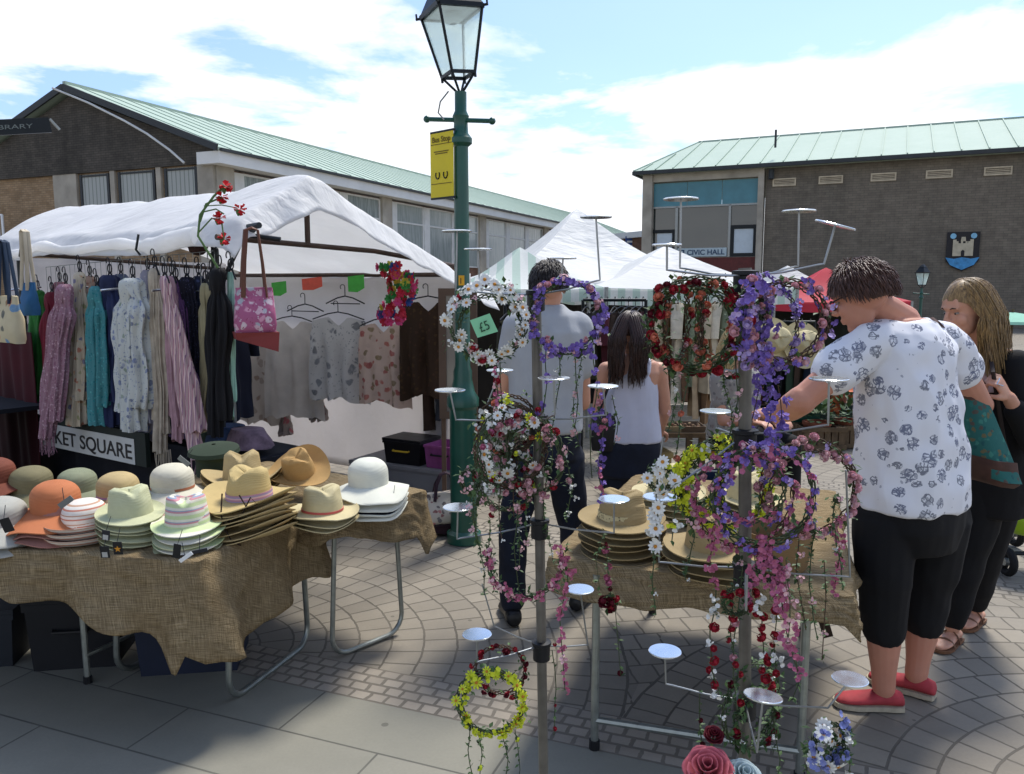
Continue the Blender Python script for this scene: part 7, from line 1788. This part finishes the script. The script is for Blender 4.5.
for x in (-1, 1): b.tube([p3(632 + 15 * x, 374, 4.60), p3(632 + 16 * x, 362, 4.63), p3(632 + 15 * x, 356, 4.70), p3(632 + 14 * x, 366, 4.80)], .016, 8)
remesh(b, .008, 'vest_top', mat('white_vest_jersey', '#b5b7c4', .85, 0, .05, 8, .2, 150), w3_, 4, folds(.010, 9, 4, 5.0))
b = MB(); torso(b, [(p3(630, 474), .182, .15), (p3(630, 445), .182, .15), (p3(630, 434), .165, .135)], rt3, fw3)
for x in (-1, 1):
    h_ = p3(630 + 14 * x, 470); a_ = p3(630 + 16 * x, 540); a_.z = .08; k_ = h_.lerp(a_, .48); limb(b, [h_, k_, k_.lerp(a_, .5), k_.lerp(a_, .92)], [.1, .072, .062, .055])
remesh(b, .009, 'trousers', den, w3_, 4, folds(.008, 10, 8, 1.5))
for x in (-1, 1):
    a_ = p3(630 + 16 * x, 540); b = MB(); shoe(b, a_, V3((.1 * x, 1, 0)), .25, .046, .07); remesh(b, .008, 'shoe', mat('black_leather_shoe', '#141416'), w3_, 3)
hair(w3_, hair_mat('long_dark_hair', '#1a100d', '#3c241c'), hc3, hf3, .93, 1300, .30, cap=(.082, .102, .100), thick=.0032, seed=21, spread=.004, back_only=True, wave=.006, down=V3((-.04, .0, 0)))
eyes(w3_, hc3, hf3)
hb = empty('shoulder_bag', p3(606, 420, 4.62), 'black shoulder bag hanging beside the white vest top', 'bag')
b = MB(); c_ = p3(606, 430, 4.62); b.rings([[c_ + V3((.085 * k * math.cos(t), .045 * k * math.sin(t), z)) for t in [2 * math.pi * j / 20 for j in range(20)]] for z, k in ((.09, .75), (.05, .95), (-.06, 1.05), (-.12, .95))]); b.build('body', mat('black_leather_bag', '#17171a', .45), hb, angle=50)
b = MB(); b.tube([c_ + V3((-.05, 0, .08)), p3(609, 385, 4.58), p3(611, 366, 4.60), p3(612, 360, 4.70), p3(610, 375, 4.80), c_ + V3((.03, .03, .08))], .008, 6); b.build('strap', mat('black_leather_bag', '#17171a'), hb)
# ---------------------------------------------------------------- seated fair haired trader further back
w4 = empty('person', (1.47, 5.3, 0), 'seated fair haired woman in grey patterned top behind the red wreath', 'person')
fw4 = V3((.5, -.85, 0)).normalized(); rt4 = V3((fw4.y, -fw4.x, 0)); hc4 = P(738, 346, 5.3); hf4 = V3((.75, -.6, -.15)).normalized()
def p4(px, py, Y=5.3): return P(px, py, Y)
T4 = [(p4(735, 436), .17, .15), (p4(735, 420), .165, .14), (p4(735, 395), .14, .11), (p4(735, 378), .155, .11), (p4(735, 368), .12, .07)]
b = MB(); head(b, hc4, hf4, .95); limb(b, [p4(735, 372), p4(737, 358)], [.05, .045]); torso(b, T4, rt4, fw4)
for s in (-1, 1):
    sh = p4(735, 378) + rt4 * .15 * s; e_ = sh + V3((0, 0, -.27)) + fw4 * .05; w__ = e_ + fw4 * .22 + V3((0, 0, .02)) - rt4 * .06 * s
    limb(b, [sh, sh.lerp(e_, .5), e_], [.048, .042, .036]); limb(b, [e_, w__], [.036, .026]); hand(b, w__, fw4, V3((0, 0, -1)), s, .5)
    h_ = p4(735, 436) + rt4 * .08 * s; k_ = h_ + fw4 * .40 + V3((0, 0, .0)); a_ = k_ + V3((0, 0, -(k_.z - .08))) + fw4 * .03
    limb(b, [h_, h_.lerp(k_, .5), k_], [.085, .075, .055]); limb(b, [k_, k_.lerp(a_, .4), a_], [.055, .05, .035]); shoe(b, a_, fw4, .22, .04, .06)
remesh(b, .008, 'body', skin, w4, 3)
b = MB(); torso(b, [(c_, a + .014, d + .014) for c_, a, d in T4], rt4, fw4)
for s in (-1, 1):
    sh = p4(735, 378) + rt4 * .15 * s; limb(b, [sh, sh + V3((0, 0, -.14)) + fw4 * .02], [.06, .056])
remesh(b, .010, 'top', floral('grey_speckle_top', '#8c8a86', ['#5f5e60', '#a9a39a', '#7a6f6a'], 40, .45), w4, 3, folds(.008, 9, 5, 2.2))
b = MB(); torso(b, [(p4(735, 444), .17, .16), (p4(735, 428), .18, .155), (p4(735, 420), .17, .15)], rt4, fw4)
for s in (-1, 1):
    h_ = p4(735, 436) + rt4 * .08 * s; k_ = h_ + fw4 * .40; a_ = k_ + V3((0, 0, -(k_.z - .08))) + fw4 * .03
    limb(b, [h_, h_.lerp(k_, .5), k_], [.098, .088, .068]); limb(b, [k_, k_.lerp(a_, .5), k_.lerp(a_, .9)], [.068, .06, .052])
remesh(b, .010, 'trousers', blk, w4, 3)
hair(w4, hair_mat('pale_blonde_hair', '#8f7748', '#cbb684'), hc4, hf4, .97, 420, .22, cap=(.083, .103, .100), thick=.005, seed=31)
eyes(w4, hc4, hf4, .95)
stool = empty('stool', (p4(735, 440).x, 5.3, 0), 'black round topped stool under the seated trader', 'stool')
zs = p4(735, 436).z - .12
b = MB(); b.lathe([(.001, zs - .05), (.17, zs - .05), (.175, zs - .02), (.16, zs), (.001, zs + .002)], 24, (stool.location.x, 5.3, 0)); b.build('seat', mat('black_vinyl', '#17171a', .4), stool)
for k in range(4):
    a = math.pi / 4 + k * math.pi / 2; b = MB(); b.tube([V3((stool.location.x + .12 * math.cos(a), 5.3 + .12 * math.sin(a), zs - .05)), V3((stool.location.x + .19 * math.cos(a), 5.3 + .19 * math.sin(a), 0))], .012, 8); b.build('leg', chrome, stool)
# ================================================================ FURTHER STALLS
cream_tent = tarp_mat('white_gazebo_canvas', '#eeefed', .45)
def gazebo(cx, Y, w_, d_, ze, zp, label, m=cream_tent, rz=0.0, val=.18, valm=None, legs=True, name='gazebo', back=None):
    c0 = V3((cx, Y, 0)); r = empty(name, c0, label, 'gazebo'); Rm = Matrix.Rotation(rz, 3, 'Z')
    cs = [c0 + Rm @ V3((a * w_ / 2, b_ * d_ / 2, ze)) for a, b_ in ((-1, -1), (1, -1), (1, 1), (-1, 1))]; pk = c0 + V3((0, 0, zp))
    b = MB()
    for i in range(4):
        A_, B_ = cs[i], cs[(i + 1) % 4]
        def f(u, v_, A_=A_, B_=B_):
            e_ = A_.lerp(B_, u); p = e_.lerp(pk, v_); p.z -= .20 * (zp - ze) * math.sin(math.pi * min(1, v_ * 1.05)) * (1 - .3 * abs(2 * u - 1)) ; p.z += .012 * nz(p.x * 3, p.y * 3, 2); p.z -= .03 * math.sin(math.pi * u) * (1 - v_); return p
        b.grid(f, 20, 16)
    b.build('canopy', m, r, angle=60)
    for i in range(4):
        A_, B_ = cs[i], cs[(i + 1) % 4]; b = MB(); n_ = ((A_ + B_) / 2 - c0); n_.z = 0; n_.normalize()
        b.grid(lambda u, v_: A_.lerp(B_, u) + V3((0, 0, -val * v_ - .03 * math.sin(math.pi * u))) + n_ * (.01 + .02 * nz(u * 9, v_, i) * v_), 40, 4)
        b.build('valance', valm or m, r, angle=60)
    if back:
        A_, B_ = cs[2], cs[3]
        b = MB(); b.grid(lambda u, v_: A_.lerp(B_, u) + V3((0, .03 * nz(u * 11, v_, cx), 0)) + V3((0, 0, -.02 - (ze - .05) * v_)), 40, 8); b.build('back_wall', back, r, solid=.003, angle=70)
    if legs:
        for c_ in cs:
            b = MB(); b.tube([V3((c_.x, c_.y, 0)), c_], .022, 8); b.build('leg', metal_grey, r)
    return r
stripe_g = striped('green_white_stripe_canvas', [('#b9d0c6', 1), ('#e3e7e4', 1)], 'X', .16, .7, .35, bump=False)
gp = P(577, 218, 11.0)
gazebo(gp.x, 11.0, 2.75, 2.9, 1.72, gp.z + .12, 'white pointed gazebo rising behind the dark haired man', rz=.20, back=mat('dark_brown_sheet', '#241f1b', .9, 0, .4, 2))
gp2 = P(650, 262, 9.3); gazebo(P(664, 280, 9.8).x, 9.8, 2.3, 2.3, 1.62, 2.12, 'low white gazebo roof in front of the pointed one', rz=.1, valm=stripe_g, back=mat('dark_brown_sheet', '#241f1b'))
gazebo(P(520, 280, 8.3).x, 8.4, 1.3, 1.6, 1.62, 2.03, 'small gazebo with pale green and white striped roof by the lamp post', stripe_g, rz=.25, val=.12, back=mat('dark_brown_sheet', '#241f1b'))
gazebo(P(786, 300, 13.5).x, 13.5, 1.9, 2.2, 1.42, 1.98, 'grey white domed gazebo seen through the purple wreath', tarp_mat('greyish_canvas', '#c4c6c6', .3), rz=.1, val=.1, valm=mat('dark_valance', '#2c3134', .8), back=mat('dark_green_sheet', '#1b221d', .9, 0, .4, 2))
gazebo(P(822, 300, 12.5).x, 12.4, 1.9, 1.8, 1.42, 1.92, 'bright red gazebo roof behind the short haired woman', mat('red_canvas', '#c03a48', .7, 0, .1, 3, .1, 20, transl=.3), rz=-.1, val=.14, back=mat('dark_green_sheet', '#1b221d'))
# green parasol by the civic hall
pr = P(1012, 322, 15.0); par = empty('parasol', (pr.x, 15.0, 0), 'pale green parasol in front of the civic hall at the picture edge', 'parasol')
b = MB(); b.lathe([(.9, 0), (.86, .05), (.45, .14), (.02, .20)], 8, V3((pr.x, 15, pr.z - .02))); b.build('canopy', mat('pale_green_canvas', '#7dae97', .8, 0, .1), par, smooth=False)
b = MB(); b.tube([V3((pr.x, 15, 0)), V3((pr.x, 15, pr.z + .24))], .025, 8); b.build('pole', wood_dark, par)
b = MB(); b.lathe([(.001, 0), (.28, 0), (.28, .07), (.03, .1)], 16, (pr.x, 15, 0)); b.build('base', concrete, par)
# dark backdrop of the stall behind: rails of hanging clothes
def rail_of(px0, px1, pyt, Y, n, cols, h_, label, glabel, seed=0, dz=0.0):
    rn = random.Random(seed); A_ = P(px0, pyt, Y); B_ = P(px1, pyt, Y)
    r = empty('clothes_rail', V3(((A_.x + B_.x) / 2, Y, 0)), label, 'clothes rail')
    b = MB(); b.tube([A_, B_], .015, 8); b.build('bar', black_iron, r)
    for q in (A_, B_): b = MB(); b.tube([V3((q.x, Y, 0)), q], .015, 8); b.tube([V3((q.x, Y - .22, .02)), V3((q.x, Y + .22, .02))], .015, 8); b.build('leg', black_iron, r)
    for i in range(n):
        p = A_.lerp(B_, (i + .5) / n) + V3((0, 0, -.06)); c_ = cols[i % len(cols)]
        garment('hanging_garment', p, V3((rn.uniform(.25, .7), 1, 0)), V3((1, -.4, 0)), .42, h_ * rn.uniform(.75, 1.1), c_, glabel, 'garment', glabel + ' on one rail', sleeve=.4 if i % 2 else 0, seed=seed + i * 2.1)
gcol = lambda n_, c_: mat('garment_' + n_, c_, .9, 0, .25, 10, .3)
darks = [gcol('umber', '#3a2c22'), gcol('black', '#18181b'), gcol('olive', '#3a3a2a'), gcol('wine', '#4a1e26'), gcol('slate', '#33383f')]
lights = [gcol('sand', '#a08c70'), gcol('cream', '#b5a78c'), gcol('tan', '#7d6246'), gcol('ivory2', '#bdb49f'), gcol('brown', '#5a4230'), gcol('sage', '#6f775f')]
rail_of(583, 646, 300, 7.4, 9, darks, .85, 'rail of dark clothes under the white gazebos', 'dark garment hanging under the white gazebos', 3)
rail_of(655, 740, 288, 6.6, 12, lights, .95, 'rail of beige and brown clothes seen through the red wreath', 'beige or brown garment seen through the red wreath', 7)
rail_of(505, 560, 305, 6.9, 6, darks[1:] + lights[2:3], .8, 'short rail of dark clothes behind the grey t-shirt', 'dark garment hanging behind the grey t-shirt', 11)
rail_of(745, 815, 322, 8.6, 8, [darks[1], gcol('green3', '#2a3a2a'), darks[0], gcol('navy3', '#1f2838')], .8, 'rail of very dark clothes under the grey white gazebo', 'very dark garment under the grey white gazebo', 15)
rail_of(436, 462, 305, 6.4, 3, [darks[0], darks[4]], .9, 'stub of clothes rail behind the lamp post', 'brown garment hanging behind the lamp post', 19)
# pair of pale straw hats on a rack inside the grey gazebo
for px, py, lab in ((775, 334, 'pale yellow straw hat on the rack seen through the purple wreath, further from the woman'), (803, 338, 'pale yellow straw hat on the rack, nearer the short haired woman')):
    o_ = hat_stack(0, 0, 1, H['fedora_plain'], .02, 'x', lab, '', plan=P(px, py, 4.6), z0=P(px, py, 4.6).z - .05, name='straw_hat')[0]; o_.scale = (.85, .85, .85); o_.rotation_euler = (R_(70), 0, R_(10))
# trader tables and crates
def pallet_crate(p, sx, sy, sz, label, rz=0.0, m=wood_pale):
    r = empty('wooden_crate', p, label, 'crate'); Rm = Matrix.Rotation(rz, 3, 'Z'); p = V3(p); q = lambda x, y, z: p + Rm @ V3((x, y, z))
    b = MB()
    for i in range(6):
        x = -sx / 2 + sx * (i + .5) / 6; b.box(q(x, -sy / 2, sz / 2), (sx / 6 - .012, .014, sz - .01), rz)
        b.box(q(x, sy / 2, sz / 2), (sx / 6 - .012, .014, sz - .01), rz)
    for s in (-1, 1):
        for i in range(4): b.box(q(s * sx / 2, -sy / 2 + sy * (i + .5) / 4, sz / 2), (.014, sy / 4 - .012, sz - .01), rz)
    b.build('slats', m, r, smooth=False)
    b = MB()
    for y in (-1, 1):
        for z in (.03, sz - .03): b.box(q(0, y * (sy / 2 + .012), z), (sx + .03, .012, .045), rz)
    b.box(q(0, 0, .02), (sx, sy, .015), rz); b.build('battens', m, r, smooth=False)
    return r
def trader_table(px0, px1, py, Y, depth, z, label, m=wood_dark, skirt=None):
    A_ = P(px0, py, Y); B_ = P(px1, py, Y); r = empty('trestle_table', V3(((A_.x + B_.x) / 2, Y + depth / 2, 0)), label, 'table'); c_ = r.location
    b = MB(); b.box((c_.x, c_.y, z - .02), (B_.x - A_.x, depth, .035)); b.build('tabletop', m, r, smooth=False)
    for x in (-1, 1):
        for y in (-1, 1): b = MB(); b.bar((c_.x + x * (B_.x - A_.x) * .46, c_.y + y * depth * .42, z - .04), (c_.x + x * (B_.x - A_.x) * .46, c_.y + y * depth * .42, 0), .045); b.build('leg', m, r, smooth=False)
    if skirt:
        b = MB(); b.grid(lambda u, v_: V3((A_.x + (B_.x - A_.x) * u, Y - .012 + .02 * nz(u * 14, v_, px0), z - .002 - (z - .06) * v_)), 40, 8); b.build('skirt', skirt, r, solid=.003, angle=70)
    return r
t1z = P(690, 428, 5.9).z
trader_table(650, 706, 428, 5.7, .5, t1z, 'low wooden table with jewellery trays behind the white daisy strand')
for i, (px, c_) in enumerate(((668, '#8a7a5a'), (690, '#5a4a3a'))):
    q = P(px, 424, 5.85); r = empty('display_tray', V3((q.x, 5.85, t1z)), ('pale' if i == 0 else 'brown') + ' shallow tray on the low wooden table', 'tray')
    b = MB(); b.rings([[V3((q.x + a * .09 * k, 5.85 + c * .12 * k, t1z + z)) for a, c in ((-1, -1), (1, -1), (1, 1), (-1, 1))] for z, k in ((.0, .95), (.04, 1), (.04, .94), (.012, .9))]); b.build('tray', mat('tray_' + c_[1:], c_, .8), r, smooth=False)
    b = MB()
    for k in range(12): b.ball((q.x + rg.uniform(-.07, .07), 5.85 + rg.uniform(-.09, .09), t1z + .025), .016, 6, 4)
    b.build('trinkets', floral('trinkets', '#6a5440', ['#b09a70', '#7a4a3a', '#3a3a3a'], 60, .5), r)
pallet_crate((P(684, 470, 5.5).x, 5.45, 0), .42, .32, .34, 'pale slatted wooden crate below the low wooden table')
pallet_crate((P(640, 460, 6.2).x, 6.2, 0), .4, .3, .36, 'slatted crate half hidden by the white vest woman', .15)
trader_table(745, 860, 405, 8.8, .7, P(800, 405, 8.8).z, 'plant trader table with dark green skirt beyond the hat tables', wood_dark, mat('green_black_skirt', '#16231c', .9))
tz2 = P(800, 405, 8.8).z
def potted(px, Y, z, s, label, fl=None, fc='#b05060', seed=0):
    q = P(px, 400, Y); p = V3((q.x, Y, z)); r = empty('potted_plant', p, label, 'plant'); rn = random.Random(seed)
    b = MB(); b.lathe([(.001, 0), (.07 * s, 0), (.095 * s, .14 * s), (.102 * s, .14 * s), (.102 * s, .165 * s), (.085 * s, .165 * s), (.08 * s, .13 * s), (.001, .13 * s)], 16, p); b.build('pot', mat('terracotta', '#7a4632', .85), r)
    b = MB()
    for k in range(90):
        d = V3((rn.gauss(0, 1), rn.gauss(0, 1), abs(rn.gauss(.6, .8)))).normalized(); c_ = p + V3((0, 0, .17 * s)) + V3((d.x * .14, d.y * .14, d.z * .22)) * s * rn.uniform(.3, 1); x, y = basis(d); L_ = .07 * s; w_ = L_ * .3
        b.add([c_, c_ + d * L_ * .5 + x * w_, c_ + d * L_ - V3((0, 0, .01)), c_ + d * L_ * .5 - x * w_], [(0, 1, 2, 3)])
    b.build('foliage', mat('pot_leaf', '#38542c', .6, 0, .35, 40), r, smooth=False)
    if fl:
        b = MB()
        for k in range(14): d = V3((rn.gauss(0, 1), rn.gauss(0, 1), abs(rn.gauss(.8, .6)))).normalized(); petals(b, p + V3((0, 0, .18 * s)) + V3((d.x * .15, d.y * .15, d.z * .24)) * s, d, .028 * s, 6, .3)
        b.build('blooms', mat('bloom_' + fc[1:], fc, .7), r, smooth=False)
for i, (px, s, fl, fc, lab) in enumerate(((758, 1.1, 0, '', 'leafy green pot at the purple wreath end of the plant table'), (778, .9, 1, '#c4b43c', 'yellow flowering pot on the plant table'), (797, 1.2, 0, '', 'tall leafy pot in the middle of the plant table'), (816, 1.0, 1, '#b5506a', 'pink flowering pot on the plant table'), (838, 1.2, 0, '', 'bushy pot on the plant table nearest the floral blouse'))):
    potted(px, 9.0, tz2, s, lab, fl, fc or '#b05060', i)
for i, (px, Y, lab) in enumerate(((818, 8.0, 'wooden crate of plants on the paving in front of the plant table'), (848, 8.1, 'second plant crate, the one touching the floral blouse outline'))):
    q = V3((P(px, 440, Y).x, Y, 0)); pallet_crate(q, .42, .3, .24, lab, .1 * i, wood_dark); potted(px, Y, .04, 1.4, ('trailing' if i else 'upright') + ' green plant growing in the crate before the plant table', 1, '#b5603a', 20 + i)
# green litter bin
bp = V3((P(800, 430, 8.3).x, 8.3, 0)); bn = empty('litter_bin', bp, 'dark green square bin beside the plant crates', 'litter bin')
b = MB(); b.rings([[bp + V3((a * .16 * k, c * .14 * k, z)) for a, c in ((-1, -1), (1, -1), (1, 1), (-1, 1))] for z, k in ((.0, .8), (.06, .85), (.36, 1), (.36, 1.06), (.40, 1.06))]); b.build('body', green_paint, bn, smooth=False)
b = MB(); b.box(bp + V3((0, 0, .415)), (.36, .32, .03)); b.build('lid', green_paint, bn, smooth=False)
# blue tub seen through the garlands
tp_ = V3((P(716, 440, 4.9).x, 4.9, 0)); tb = empty('storage_tub', tp_, 'dark blue round tub standing behind the yellow wreath', 'tub')
b = MB(); b.lathe([(.001, 0), (.15, 0), (.18, .42), (.19, .42), (.19, .45), (.17, .45), (.15, .05), (.001, .04)], 24, tp_); b.build('body', mat('dark_blue_plastic', '#1d2c45', .4), tb)
b = MB(); b.tube([tp_ + V3((-.18, 0, .43)), tp_ + V3((-.12, -.1, .5)), tp_ + V3((.12, -.1, .5)), tp_ + V3((.18, 0, .43))], .006, 6); b.build('handle', metal_grey, tb)
# pushchair with lime green cover at the picture edge
ps = V3((2.98, 4.45, 0)); pc = empty('pushchair', ps, 'black pushchair with lime green cover at the picture edge', 'pushchair')
rub = mat('black_tyre', '#141415', .8)
for x, y in ((-.19, -.1), (-.19, -.02), (.19, -.06), (-.15, .42), (.18, .42)):
    b = MB(); c_ = ps + V3((x, y, .085)); b.tube([c_ + V3((0, .062 * math.cos(t), .062 * math.sin(t))) for t in [2 * math.pi * i / 18 for i in range(18)]], .022, 8, closed=True); w_ = b.build('wheel', rub, pc)
    b = MB(); b.tube([c_ + V3((-.02, 0, 0)), c_ + V3((.02, 0, 0))], .022, 10); b.build('hub', metal_grey, w_)
b = MB()
for x in (-.19, .19): b.tube([ps + V3((x, -.06, .09)), ps + V3((x, .1, .45)), ps + V3((x, .36, .98)), ps + V3((x, .46, 1.02))], .013, 8)
b.tube([ps + V3((-.19, .46, 1.02)), ps + V3((.19, .46, 1.02))], .018, 8); b.tube([ps + V3((-.19, .42, .09)), ps + V3((-.19, .08, .5))], .013, 8); b.tube([ps + V3((.19, .42, .09)), ps + V3((.19, .08, .5))], .013, 8); b.tube([ps + V3((-.19, -.06, .12)), ps + V3((.19, -.06, .12))], .012, 8)
b.build('frame', black_iron, pc)
b = MB(); torso(b, [(ps + V3((.02, .0, .22)), .12, .1), (ps + V3((.0, .02, .32)), .19, .16), (ps + V3((-.01, .06, .5)), .2, .19), (ps + V3((0, .12, .66)), .17, .15), (ps + V3((0, .16, .72)), .08, .08)], V3((1, 0, 0)), V3((0, 1, 0)))
remesh(b, .012, 'cover', mat('lime_green_nylon', '#8fb32a', .55, 0, .12, 6, .2, 40), pc, 3, folds(.012, 9, 8, 3.0))
